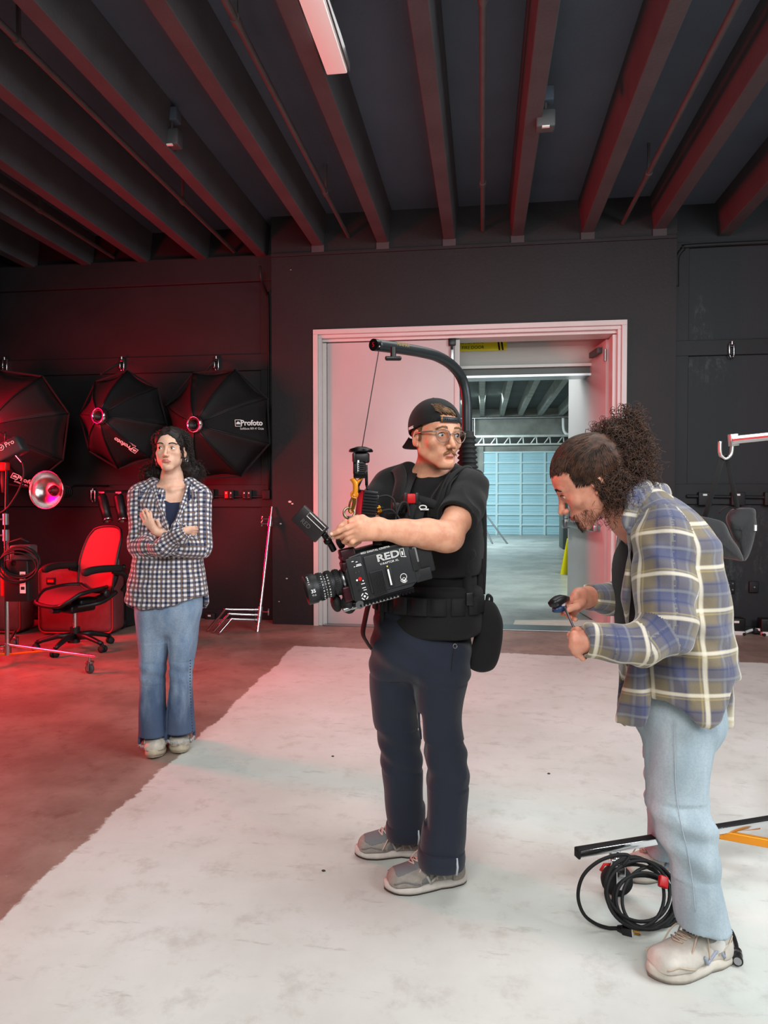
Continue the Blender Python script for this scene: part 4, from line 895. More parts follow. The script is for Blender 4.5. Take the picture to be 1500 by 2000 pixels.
# ================================================================ SMOOTH SURFACES FOR FIGURES (signed distances on a grid)
F32 = np.float32
def A3(p): return np.array(tuple(p), dtype=F32)
def unit(v): v = np.array(tuple(v), float); return v/np.linalg.norm(v)
class Prim:
    def __init__(s, fn, lo, hi, op='+', k=.01, g=0, uv=None): s.fn, s.lo, s.hi, s.op, s.k, s.g, s.uv = fn, np.array(lo, float), np.array(hi, float), op, k, g, uv
class SDF:
    def __init__(s): s.P = []; s.g = 0
    def _a(s, fn, lo, hi, op, k, uv=None): s.P.append(Prim(fn, lo, hi, op, k, s.g, uv)); return s
    def cap(s, a, b, ra, rb=None, k=.01, op='+', flat=None, e=None, v0=0, R0=None):
        """round cone a-b; flat=(dir, factor) squashes it along dir"""
        a, b = A3(a), A3(b); rb = ra if rb is None else rb; ab = b-a; L2 = float(ab@ab)+1e-9; n = A3(unit(flat[0])) if flat else None; f = flat[1] if flat else 1
        def fn(p):
            q = p-a
            if n is not None: q = q+(q@n)[..., None]*n*(1/f-1)
            abn = ab if n is None else ab+n*float(ab@n)*(1/f-1); l2 = float(abn@abn)+1e-9
            t = np.clip((q@abn)/l2, 0, 1); d = q-t[..., None]*abn
            return (np.sqrt((d*d).sum(-1))-(ra+(rb-ra)*t))*(f**.5 if f < 1 else 1)
        r = max(ra, rb)*max(1, f); lo = np.minimum(a, b)-r; hi = np.maximum(a, b)+r
        ax = unit(ab) if L2 > 1e-8 else np.array([0, 0, 1.]); e1 = np.cross(ax, [.3, .9, .1] if abs(ax[1]) < .9 else [1, 0, 0]) if e is None else e-ax*float(e@ax); e1 = unit(e1); e2 = np.cross(ax, e1); R = R0 or (ra+rb)/2; s.last = (e1, v0+L2**.5)
        def uv(p): q = p-a; return np.stack([np.arctan2(q@e2, q@e1)*R, q@ax+v0], -1)
        return s._a(fn, lo, hi, op, k, uv)
    def chain(s, pts, k=.01, k0=None, op='+', flat=None, bend=False):
        """pts = (point, radius) joined by cones"""
        e, v0, R0 = None, 0, float(np.mean([q[1] for q in pts]))
        if bend: e = unit(np.cross(np.array(pts[1][0])-np.array(pts[0][0]), np.array(pts[-1][0])-np.array(pts[-2][0])))
        for i in range(len(pts)-1):
            s.cap(pts[i][0], pts[i+1][0], pts[i][1], pts[i+1][1], k=(k0 if (i == 0 and k0 is not None) else k), op=op, flat=flat, e=e, v0=v0, R0=R0); e, v0 = s.last
        return s
    def cuff(s, end, prev, r, op_r=None, depth=.02):
        """square off and hollow the end of a sleeve or leg"""
        end, prev = np.array(end, float), np.array(prev, float); d = unit(end-prev); u = unit(np.cross(d, [.2, .3, 1] if abs(d[2]) < .8 else [1, .1, 0])); v = np.cross(d, u); s.loft([(end, r*1.35, r*1.35), (end+d*.05, r*1.4, r*1.4), (end+d*.10, r*1.5, r*1.5)], u, v, k=.003, op='-', p_=2, cap_r=.001)
        s.cap(end-d*depth, end+d*.03, op_r or r*.86, op_r or r*.86, k=.003, op='-'); return s
    def ell(s, c, r, k=.01, op='+', R=None):
        c = A3(c); r = A3(r if hasattr(r, '__len__') else (r, r, r)); M = np.array(R, dtype=F32) if R is not None else None
        def fn(p):
            q = p-c
            if M is not None: q = q@M
            k0 = np.sqrt(((q/r)**2).sum(-1)); k1 = np.sqrt(((q/(r*r))**2).sum(-1))+1e-9
            return k0*(k0-1)/k1
        m = float(r.max()) if M is not None else r
        return s._a(fn, c-m, c+m, op, k)
    def box(s, c, d, r=.005, k=.01, op='+', R=None):
        c = A3(c); h = A3(d)/2-r; M = np.array(R, dtype=F32) if R is not None else None
        def fn(p):
            q = p-c
            if M is not None: q = q@M
            q = np.abs(q)-h; return np.sqrt((np.maximum(q, 0)**2).sum(-1))+np.minimum(q.max(-1), 0)-r
        m = float(np.linalg.norm(np.array(d)))/2 if M is not None else np.array(d)/2
        return s._a(fn, c-m, c+m, op, k)
    def loft(s, st, ex, ey, k=.01, op='+', p_=2.3, cap_r=.01, R=None):
        """stations (center, half-width along ex, half-depth along ey), sorted along ex x ey"""
        ex = A3(unit(ex)); ey = np.array(ey, float); ey = A3(unit(ey-ex*float(ex@ey))); ez = np.cross(ex, ey).astype(F32)
        sm = spline([tuple(c)+(a, b) for c, a, b in st], 6); C = np.array([q[:3] for q in sm], dtype=F32); RX = np.array([q[3] for q in sm]); RY = np.array([q[4] for q in sm])
        S = C@ez; o = np.argsort(S); C, RX, RY, S = C[o], RX[o], RY[o], S[o]; X, Y = C@ex, C@ey
        def fn(p):
            t = p@ez; cx = np.interp(t, S, X); cy = np.interp(t, S, Y); rx = np.interp(t, S, RX); ry = np.interp(t, S, RY)
            u = np.abs(p@ex-cx)/rx; v = np.abs(p@ey-cy)/ry
            d = ((u**p_+v**p_)**(1/p_)-1)*np.minimum(rx, ry)
            e = np.maximum(t-S[-1], S[0]-t)+cap_r; d2 = d+cap_r
            return (np.sqrt(np.maximum(d2, 0)**2+np.maximum(e, 0)**2)+np.minimum(np.maximum(d2, e), 0)-cap_r).astype(F32)
        m = max(RX.max(), RY.max()); lo = C.min(0)-m; hi = C.max(0)+m; rm = float(RX.mean()+RY.mean())/2
        def uv(p):
            t = p@ez; cx = np.interp(t, S, X); cy = np.interp(t, S, Y); return np.stack([np.arctan2(p@ex-cx, -(p@ey-cy))*rm, t], -1)
        return s._a(fn, lo, hi, op, k, uv)
    def poly(s, pts, ax, y0, y1, k=.004, op='-', r=0):
        """polygon (points in 3-D, seen along ax index 1) extruded from y0 to y1"""
        P = np.array([(q[0], q[2]) for q in pts], dtype=F32)
        def fn(p):
            q = p[..., (0, 2)]; d = np.full(q.shape[:-1], 1e9, F32); sgn = np.ones(q.shape[:-1], F32); n = len(P)
            for i in range(n):
                a, b = P[i], P[(i+1) % n]; e = b-a; w = q-a; t = np.clip((w@e)/float(e@e), 0, 1); v = w-t[..., None]*e; d = np.minimum(d, (v*v).sum(-1))
                c1 = q[..., 1] >= a[1]; c2 = q[..., 1] < b[1]; c3 = e[0]*w[..., 1] > e[1]*w[..., 0]
                fl = (c1 & c2 & c3) | (~c1 & ~c2 & ~c3); sgn = np.where(fl, -sgn, sgn)
            d = sgn*np.sqrt(d)-r; return np.maximum(d, np.maximum(p[..., 1]-y1, y0-p[..., 1]))
        lo = (P[:, 0].min()-r, y0, P[:, 1].min()-r); hi = (P[:, 0].max()+r, y1, P[:, 1].max()+r)
        return s._a(fn, lo, hi, op, k)
    def half(s, c, n, k=.004, op='-', lo=None, hi=None):
        """cuts away everything on the n side of c (inside the box lo-hi)"""
        c, n = A3(c), A3(unit(n)); _l = lo is None; lo = A3(lo if lo is not None else (-3, -3, -3)); hi = A3(hi if hi is not None else (3, 3, 3))
        def fn(p): return np.maximum(-((p-c)@n), np.maximum((lo-p).max(-1), (p-hi).max(-1)))
        return s._a(fn, lo, hi, op, k)
    # ---- sampling
    def mesh(s, h):
        add = [q for q in s.P if q.op == '+']; lo = np.min([q.lo for q in add], 0)-3*h; hi = np.max([q.hi for q in add], 0)+3*h
        n = np.ceil((hi-lo)/h).astype(int)+1; D = np.full(n, 10., F32); ax = [(lo[i]+h*np.arange(n[i])).astype(F32) for i in range(3)]
        for q in s.P:
            pad = max(q.k, 0)+2.5*h; a = np.maximum(((q.lo-pad-lo)/h).astype(int), 0); b = np.minimum(np.ceil((q.hi+pad-lo)/h).astype(int)+1, n)
            if (b <= a).any(): continue
            G = np.stack(np.meshgrid(ax[0][a[0]:b[0]], ax[1][a[1]:b[1]], ax[2][a[2]:b[2]], indexing='ij'), -1); d = q.fn(G).astype(F32)
            sl = D[a[0]:b[0], a[1]:b[1], a[2]:b[2]]
            if q.op == '+':
                t = np.clip(.5+.5*(d-sl)/q.k, 0, 1); sl[...] = d*(1-t)+sl*t-q.k*t*(1-t)
            elif q.op == '-':
                d = -d; t = np.clip(.5-.5*(d-sl)/q.k, 0, 1); sl[...] = d*(1-t)+sl*t+q.k*t*(1-t)
        return s.nets(D, lo, h)
    @staticmethod
    def nets(D, lo, h):
        I = D < 0; c = I[:-1, :-1, :-1].astype(np.int8)
        for dx in (0, 1):
            for dy in (0, 1):
                for dz in (0, 1):
                    if dx+dy+dz: c = c+I[dx:dx+c.shape[0], dy:dy+c.shape[1], dz:dz+c.shape[2]]
        cells = np.argwhere((c > 0) & (c < 8)); N = len(cells); idx = np.full(c.shape, -1, np.int64); idx[tuple(cells.T)] = np.arange(N)
        off = np.array([(x, y, z) for x in (0, 1) for y in (0, 1) for z in (0, 1)]); cv = np.stack([D[tuple((cells+o).T)] for o in off], 1)
        acc = np.zeros((N, 3)); cnt = np.zeros(N)
        for a in range(8):
            for b in range(a+1, 8):
                if np.abs(off[a]-off[b]).sum() != 1: continue
                m = (cv[:, a] < 0) != (cv[:, b] < 0); t = cv[m, a]/(cv[m, a]-cv[m, b]); acc[m] += off[a]+t[:, None]*(off[b]-off[a]); cnt[m] += 1
        Vt = lo+h*(cells+acc/cnt[:, None]); F = []
        for ax in range(3):
            o = [0, 0, 0]; o[ax] = 1; S0 = I[:I.shape[0]-o[0], :I.shape[1]-o[1], :I.shape[2]-o[2]]; S1 = I[o[0]:, o[1]:, o[2]:]
            e = np.argwhere(S0 != S1); e = e[(e[:, (ax+1) % 3] > 0) & (e[:, (ax+2) % 3] > 0)]; s0 = I[tuple(e.T)]
            u = np.zeros(3, int); u[(ax+1) % 3] = 1; v = np.zeros(3, int); v[(ax+2) % 3] = 1
            ok = (e < np.array(c.shape)).all(1); e = e[ok]; s0 = s0[ok]
            q = np.stack([idx[tuple((e-u-v).T)], idx[tuple((e-v).T)], idx[tuple(e.T)], idx[tuple((e-u).T)]], 1); q[~s0] = q[~s0][:, ::-1]; F.append(q)
        return Vt.astype(F32), np.concatenate(F)
    def build(s, name, mats, parent, h=.004, disp=None, relax=1, uvscale=1, post=None, **tg):
        Vt, F = s.mesh(h)
        for _ in range(relax): Vt = relax_mesh(Vt, F)
        if disp is not None: Nn = vnormals(Vt, F); Vt = Vt+Nn*np.array([disp(V(p)) for p in Vt.astype(float)], F32)[:, None]
        if post is not None: Vt = post(Vt)
        add = [q for q in s.P if q.op == '+']; gs = sorted({q.g for q in add}); C = Vt[F].mean(1); best = np.full(len(C), 1e9); who = np.zeros(len(C), int)
        for i, q in enumerate(add):
            d = q.fn(C); m = d < best; best[m] = d[m]; who[m] = i
        mats = mats if isinstance(mats, (list, tuple)) else [mats]
        me = bpy.data.meshes.new(name); me.vertices.add(len(Vt)); me.vertices.foreach_set('co', Vt.ravel().astype(F32)); me.loops.add(F.size); me.loops.foreach_set('vertex_index', F.ravel().astype(np.int32))
        me.polygons.add(len(F)); me.polygons.foreach_set('loop_start', np.arange(0, F.size, 4, dtype=np.int32)); me.update(calc_edges=True)
        for m in mats: me.materials.append(m)
        if len(mats) > 1: me.polygons.foreach_set('material_index', np.array([min(add[i].g, len(mats)-1) for i in who], dtype=np.int32))
        me.polygons.foreach_set('use_smooth', np.ones(len(F), bool))
        if any(q.uv for q in add):
            L = Vt[F]; UV = np.zeros(L.shape[:2]+(2,))
            for i, q in enumerate(add):
                m = who == i
                if m.any() and q.uv is not None:
                    w_ = q.uv(L[m]); span = w_[..., 0].max(1)-w_[..., 0].min(1)
                    bad = span > .15; 
                    if bad.any(): w_[bad, :, 0] = w_[bad][:, :1, 0]
                    UV[m] = w_
            ul = me.uv_layers.new(name='cloth'); ul.data.foreach_set('uv', (UV*uvscale).ravel())
        me.validate(); me.update(); o = bpy.data.objects.new(name, me); lk(o, parent); return tag(o, **tg)
def vnormals(Vt, F):
    n = np.cross(Vt[F[:, 2]]-Vt[F[:, 0]], Vt[F[:, 3]]-Vt[F[:, 1]]); N = np.zeros_like(Vt)
    for i in range(4): np.add.at(N, F[:, i], n)
    return N/(np.linalg.norm(N, axis=1, keepdims=True)+1e-12)
def relax_mesh(Vt, F):
    S = np.zeros_like(Vt); c = np.zeros(len(Vt), F32)
    for i in range(4):
        for j in (1, 3): np.add.at(S, F[:, i], Vt[F[:, (i+j) % 4]])
        np.add.at(c, F[:, i], 2)
    return Vt*.5+.5*S/np.maximum(c, 1)[:, None]
def nz(p, s, seed=0): return mnoise.noise(p*s+V((seed*7.3, seed*3.1, seed*5.7)))
def folds(p, amp, sx, sy, sz, seed=0):
    """long soft cloth folds: ridged noise stretched along one direction"""
    q = V((p.x*sx, p.y*sy, p.z*sz))+V((seed*5.1, seed, -seed)); w_ = mnoise.noise(q*.6)*1.3
    a = mnoise.noise(q+V((w_, w_, w_))); b = mnoise.noise(q*2.1+V((9, w_, 3)))
    return amp*((1-abs(a)*2.2)*.7+b*.35)

# ---- skin, cloth and hair materials
def cloth_mat(name, build, rough=.85, sheen=.2, weave=.25):
    m = bpy.data.materials.new(name); m.use_nodes = True; g = NT(m); p = g.N['Principled BSDF']; p.inputs['Roughness'].default_value = rough; p.inputs['Sheen Weight'].default_value = sheen
    uv = g.n('UVMap').outputs[0]; s = g.n('SeparateXYZ'); g.L.new(uv, s.inputs[0]); col = build(g, s.outputs[0], s.outputs[1]); g.L.new(col, p.inputs['Base Color'])
    tc = g.n('TexCoord').outputs['Object']; g.bump(g.noise(tc, 260, 3, .6), weave, .004); return m
def band(g, x, period, off, width, soft=.03):
    """1 inside a stripe"""
    f = g.math('FRACT', g.math('ADD', g.math('DIVIDE', x, period), off)); d = g.math('ABSOLUTE', g.math('SUBTRACT', f, .5)); return g.ramp(g.math('SUBTRACT', width/2, d), -soft, soft)
def gingham(g, u, v):
    p = .0245; a = band(g, u, p, 0, .5, .05); b = band(g, v, p, 0, .5, .05)
    c = g.mix(a, (226, 220, 214), (92, 98, 124)); c2 = g.mix(a, (112, 112, 130), (22, 27, 52)); c = g.mix(b, c, c2)
    t = g.math('MULTIPLY', band(g, u, p*2, .27, .07, .02), .5); c = g.mix(t, c, (170, 130, 90)); t = g.math('MULTIPLY', band(g, v, p*2, .27, .07, .02), .5); return g.mix(t, c, (170, 130, 90))
def plaid(g, u, v):
    P = .118; c = g.mix(0.0, (116, 104, 84), (116, 104, 84))
    def ch(x, c, o):
        c = g.mix(g.math('MULTIPLY', band(g, x, P, o, .36, .06), .46), c, (44, 62, 112))
        c = g.mix(g.math('MULTIPLY', band(g, x, P, o+.12, .06, .02), .35), c, (150, 150, 140))
        c = g.mix(g.math('MULTIPLY', band(g, x, P, o-.12, .04, .02), .5), c, (38, 48, 86))
        return c
    c = ch(u, c, 0); c = ch(v, c, 0)
    def st(x, c, o): 
        c = g.mix(g.math('MULTIPLY', band(g, x, P, o, .085, .022), .70), c, (226, 216, 196)); return g.mix(g.math('MULTIPLY', band(g, x, P, o+.09, .035, .02), .4), c, (190, 170, 110))
    c = st(u, c, .5); return st(v, c, .5)
M_ging = cloth_mat('blue_white_check', gingham)
M_plaid = cloth_mat('blue_tan_plaid_flannel', plaid, .9, .35)
def denim(name, light, mid, dark, dirx=1.0, zfade=None):
    m = bpy.data.materials.new(name); m.use_nodes = True; g = NT(m); p = g.N['Principled BSDF']; p.inputs['Roughness'].default_value = .85
    tc = g.n('TexCoord').outputs['Object']; mp = g.n('Mapping'); mp.inputs['Scale'].default_value = (1, 1, .35); g.L.new(tc, mp.inputs[0])
    n1 = g.noise(mp.outputs[0], 9, 5, .6); n2 = g.noise(tc, 160, 3, .7)
    s = g.n('SeparateXYZ'); g.L.new(tc, s.inputs[0]); f = g.ramp(n1, .3, .7)
    c = g.mix(f, mid, light)
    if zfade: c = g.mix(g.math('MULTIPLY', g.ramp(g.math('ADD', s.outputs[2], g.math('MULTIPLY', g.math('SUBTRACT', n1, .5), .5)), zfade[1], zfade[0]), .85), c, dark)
    c = g.mix(g.math('MULTIPLY', g.ramp(n2, .4, .65), .22), c, dark); g.L.new(c, p.inputs['Base Color']); g.bump(n2, .25, .003); return m
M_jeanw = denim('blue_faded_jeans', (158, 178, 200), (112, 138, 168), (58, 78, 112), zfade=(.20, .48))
M_jeanb = denim('pale_washed_jeans', (178, 192, 200), (148, 164, 174), (118, 136, 150))
def skin_mat(name, col, col2, stub=None):
    m = bpy.data.materials.new(name); m.use_nodes = True; g = NT(m); p = g.N['Principled BSDF']; p.inputs['Roughness'].default_value = .48; p.inputs['Specular IOR Level'].default_value = .4
    p.inputs['Subsurface Weight'].default_value = .12; p.inputs['Subsurface Radius'].default_value = (.01, .004, .0025); p.inputs['Subsurface Scale'].default_value = 1
    tc = g.n('TexCoord').outputs['Object']; n1 = g.noise(tc, 28, 4, .6); c = g.mix(g.ramp(n1, .35, .7), col, col2); g.L.new(c, p.inputs['Base Color'])
    g.bump(g.noise(tc, 420, 2, .5), .12, .002); return m
M_skA = skin_mat('skin_tanned', (222, 164, 134), (206, 142, 114)); M_skW = skin_mat('skin_fair', (228, 184, 160), (216, 166, 142)); M_skB = skin_mat('skin_warm', (216, 152, 128), (198, 130, 108))
M_lipA = mat('lip_skin', (200, 124, 112), .4, var=.1, vscale=90); M_lipW = mat('lip_skin_rose', (196, 116, 108), .35, var=.1, vscale=90)
M_nail = mat('finger_nail', (232, 184, 164), .25)
M_eyew = mat('eye_white', (228, 224, 218), .15, coat=.5); M_iris = mat('iris_brown', (70, 44, 28), .1, coat=1); M_irisb = mat('iris_grey_blue', (100, 116, 122), .1, coat=1); M_pupil = mat('pupil', (6, 6, 6), .05, coat=1)
def hair_mat(name, c1, c2): return mat(name, c1, .6, var=.5, vscale=60, col2=c2, spec=.5, bump=.2, bscale=350)
M_hairW = hair_mat('black_curly_hair', (40, 28, 24), (16, 11, 10)); M_hairB = hair_mat('brown_curly_hair', (84, 54, 38), (36, 23, 17)); M_hairA = hair_mat('light_brown_hair', (128, 96, 64), (84, 60, 38))
M_lash = mat('dark_lash', (28, 20, 18), .6)
def basis(f, u):
    """head matrix: columns x (subject's right), y face forward, z up"""
    y = unit(f); z = np.array(u, float); z = unit(z-y*(z@y)); x = np.cross(y, z); return np.stack([x, y, z], 1)
class Head:
    def __init__(s, c, f, u, sc_=1.0): s.c = np.array(tuple(c), float); s.R = basis(f, u); s.k = sc_
    def p(s, x, y, z): return s.c+s.R@(np.array([x, y, z], float)*s.k)
    def d(s, x, y, z): return s.R@np.array([x, y, z], float)
    def mtx(s, x=0, y=0, z=0):
        m = Matrix([list(s.R[i]*s.k)+[0] for i in range(3)]+[[0, 0, 0, 1]]); m.translation = V(s.p(x, y, z)); return m
    def sculpt(s, B, male=True, mouth=0.0, lip_g=1, wide=1.0, ls=1.0):
        k = s.k; R = s.R; P = s.p
        def E(x, y, z, r, kk, op='+', Rm=None): B.ell(P(x, y, z), [q*k for q in r], kk*k, op, R if Rm is None else R@Rm)
        def C(a, b, ra, rb, kk, op='+', flat=None): B.cap(P(*a), P(*b), ra*k, rb*k, kk*k, op, flat)
        W = wide
        E(0, -.014, .030, (.073*W, .094, .082), .01); E(0, .020, -.018, ((.062 if male else .058)*W, .066, .078), .03); E(0, .045, .036, (.056*W, .044, .046), .03)
        jw = .054 if male else .041
        for q in (-1, 1):
            C((q*jw, .004, -.056), (q*.018, .068, -.099), .015, .013, .03)
            E(q*(.043 if male else .041), .058, -.026, (.020, .018, .017), .025)
        if not male:
            for q in (-1, 1): E(q*.032, .046, -.058, (.026, .026, .028), .02)
        E(0, .074, -.097, (.021 if male else .016, .018, .016), .022)
        E(0, .068, -.066, (.031, .030, .026), .02)
        if male: C((-.034, .079, .018), (.034, .079, .018), .0105, .0105, .014)
        else: C((-.032, .078, .019), (.032, .078, .019), .0085, .0085, .014)
        for q in (-1, 1):
            E(q*.0315, .097, .0, (.020, .017, .0125), .014, '-')
            E(q*.031, .0735, -.0015, (.0150, .0150, .0140), .007)
        nl = 1.0 if male else .9
        C((0, .086, .012), (0, .104*1, -.024), .0070*nl, .0080*nl, .010); C((0, .104, -.024), (0, .1125, -.036), .0080*nl, .0100*nl, .006)
        for q in (-1, 1):
            E(q*.0120*nl, .1015, -.0405, (.0078, .0105, .0078), .005); E(q*.0062, .1095, -.0480, (.0035, .0055, .0040), .002, '-')
        # mouth
        g0 = B.g; B.g = lip_g
        for q in (-1, 1):
            C((0, .0992, -.0632), (q*.010, .0975, -.0622), .0040*ls, .0036*ls, .003); C((q*.010, .0975, -.0622), (q*.0215, .0905, -.0668-mouth), .0036*ls, .0016, .003)
            C((0, .0985, -.0718), (q*.009, .0970, -.0714), .0054*ls, .0046*ls, .003); C((q*.009, .0970, -.0714), (q*.0215, .0905, -.0672-mouth), .0046*ls, .0014, .003)
        B.g = g0
        C((-.020, .101, -.0668-mouth), (0, .107, -.0668), .0012, .0014, .0015, '-'); C((0, .107, -.0668), (.020, .101, -.0668-mouth), .0014, .0012, .0015, '-')
        E(0, .093, -.083, (.016, .008, .005), .008, '-')
        # ears
        for q in (-1, 1):
            Re = np.array(Matrix.Rotation(q*.25, 3, 'Z') @ Matrix.Rotation(-.18, 3, 'X')); B_ = (q*.0755*W, -.010, -.010)
            E(*B_, (.0075, .0175, .031), .004, '+', Re); E(q*.0815*W, -.006, -.005, (.0055, .0105, .0190), .003, '-', Re); E(q*.0765*W, .002, -.034, (.0065, .0085, .010), .005)
            E(q*.077*W, .004, -.012, (.005, .004, .008), .003)
        # eye openings last
        for q in (-1, 1):
            C((q*.0215, .092, -.002), (q*.0405, .085, -.0005), .0030, .0030, .0012, '-', (s.d(0, 0, 1), 1.35)); E(q*.031, .0915, -.0012, (.0085, .009, .0050), .0012, '-')
        return s
    def surface(s, ob):
        v = np.array([q.co[:] for q in ob.data.vertices]); s.loc = ((v-s.c)@s.R)/s.k; s.loc = s.loc[(np.abs(s.loc) < .14).all(1)]; return s
    def fy(s, x, z, dflt=.09):
        m = (np.abs(s.loc[:, 0]-x) < .0035) & (np.abs(s.loc[:, 2]-z) < .0035) & (s.loc[:, 1] > 0); return float(s.loc[m][:, 1].max()) if m.any() else dflt
    def eyes(s, parent, gaze=(0, 1, 0), iris=None, brow=None, brow_w=.0042, brow_tilt=0, lash=True):
        k = s.k; gz = unit(np.array(gaze, float)); col = iris or M_iris
        for q in (-1, 1):
            c = s.p(q*.031, .0738, -.0015); gd = s.R@gz; M = zframe(V(gd), V(c)); b = MB(M); r = .0136*k
            b.m = 0; n = 20; prof = [(r*math.sin(a), r*math.cos(a)) for a in [PI*i/16 for i in range(17)]][::-1]
            prof = [(max(p[0], 1e-5), p[1]) for p in prof]; b.lathe(prof, None, n, True, False); o = b.build('eyeball', M_eyew, parent)
            b = MB(M); b.lathe([(0.0062*k, r*.892), (.0040*k, r*.972+.0001), (.0, r*.995+.0003)], None, 20, True, False); b.build('iris', col, o)
            b = MB(M); b.lathe([(.0028*k, r*.985+.0003), (0, r*1.0+.0006)], None, 14, True, False); b.build('pupil', M_pupil, o)
            if lash:
                b = MB(); b.tube([s.p(q*(.0185+.0245*t), .0905-.0105*t**2+.003*math.sin(PI*t), .0008+.0068*math.sin(PI*t)**.8-.001*t) for t in [i/10 for i in range(11)]], [.0004+.0011*math.sin(PI*i/10)+.0004*i/10 for i in range(11)], 6); b.build('eyelashes', M_lash, parent)
            if brow is not None:
                b = MB()
                for i in range(110):
                    t = random.random(); zo = random.uniform(-1, 1)*brow_w*(1-.55*t); x = q*(.012+.036*t); z = .0200+brow_tilt*(.5-t)+.0055*math.sin(PI*min(1, t*.85+.1))+zo; y = s.fy(x, z)+.0008
                    a = s.p(x, y-.0015, z); dr = s.d(q*1, -.35*t-.1, .45-.8*t+random.uniform(-.2, .2)); e = a+dr*.008*k
                    b.tube([a, (a+e)/2+s.d(0, 1, 0)*.0012, e], [.0009, .0008, .0003], 4)

                b.build('eyebrow', brow, parent)
def strand(b, p0, d0, length, down, curl, freq, r=.0014, n=14, stiff=.5, rnd=random, m=4, phase=None, pull=None):
    """a curly lock of hair: walks from p0, bends towards 'down', winds round its own path"""
    p = V(p0); d = V(d0).normalized(); pts = []; st = length/n; ph = rnd.uniform(0, 6.28) if phase is None else phase
    for i in range(n+1):
        t = i/n; s = d.orthogonal().normalized(); u = d.cross(s); a = ph+t*freq*2*PI
        pts.append(p+(s*math.cos(a)+u*math.sin(a))*curl*min(1, t*3+.1)); p = p+d*st; d = (d*(stiff)+V(down)*(1-stiff)+V((rnd.uniform(-.1, .1),)*3)).normalized()
    b.tube(pts, [r*(1-.55*i/n) for i in range(n+1)], m)

def lock(b, ctrl, curl, turns, r=.0016, n=40, rnd=random, m=4, hand=None):
    """a curly lock winding round the smooth path through ctrl"""
    S = spline([tuple(c) for c in ctrl], max(2, n//(len(ctrl)-1))); N = len(S); P = [V(q) for q in S]; ph = rnd.uniform(0, 6.28); up = None; out = []; sg = rnd.choice((-1, 1))
    for i, p in enumerate(P):
        t = (P[min(i+1, N-1)]-P[max(i-1, 0)]).normalized(); up = t.orthogonal().normalized() if up is None else (up-t*up.dot(t)).normalized(); w_ = t.cross(up); f = i/(N-1); a = ph+sg*f*turns*2*PI
        out.append(p+(up*math.cos(a)+w_*math.sin(a))*curl*min(1, f*4)*(1+.3*math.sin(f*9+ph)))
    b.tube(out, [r*(1-.6*(i/(N-1))**2) for i in range(N)], m)
# ================================================================ PEOPLE
class Person:
    def __init__(s, px, py, name, label, rz=None):
        p = QZ(px, py); p.z = 0; s.d0 = (p-CAM).dot(fwd); s.rz = YAW
        s.o = empty(name, p, YAW, label, 'person'); s.Mi = (Matrix.Translation(p) @ Matrix.Rotation(YAW, 4, 'Z')).inverted(); s.M = s.Mi.inverted()
    def L(s, px, py, dd=0): return np.array(s.Mi @ Q(px, py, s.d0+dd))
    def F(s, px, py, z=0): return np.array(s.Mi @ QZ(px, py, z))
    def ax(s, a): return np.array((s.Mi.to_3x3() @ V(a)))
EX, EY, EZ = np.eye(3)
def finger(B, pts, r0=.0088, r1=.0068, k=.004, sc_=1.0):
    n = len(pts)-1
    for i in range(n): B.cap(pts[i], pts[i+1], (r0+(r1-r0)*i/n)*sc_, (r0+(r1-r0)*(i+1)/n)*sc_, k=k if i else .006)
def palm(B, wrist, kn, rw=.021, rk=.0115, k=.014, th=.7, nrm=None):
    for q in kn: B.cap(wrist, q, rw*.8, rk, k=k, flat=(nrm, th) if nrm is not None else None)
def nail(parent, M, at, n, up, r=.005):
    pass

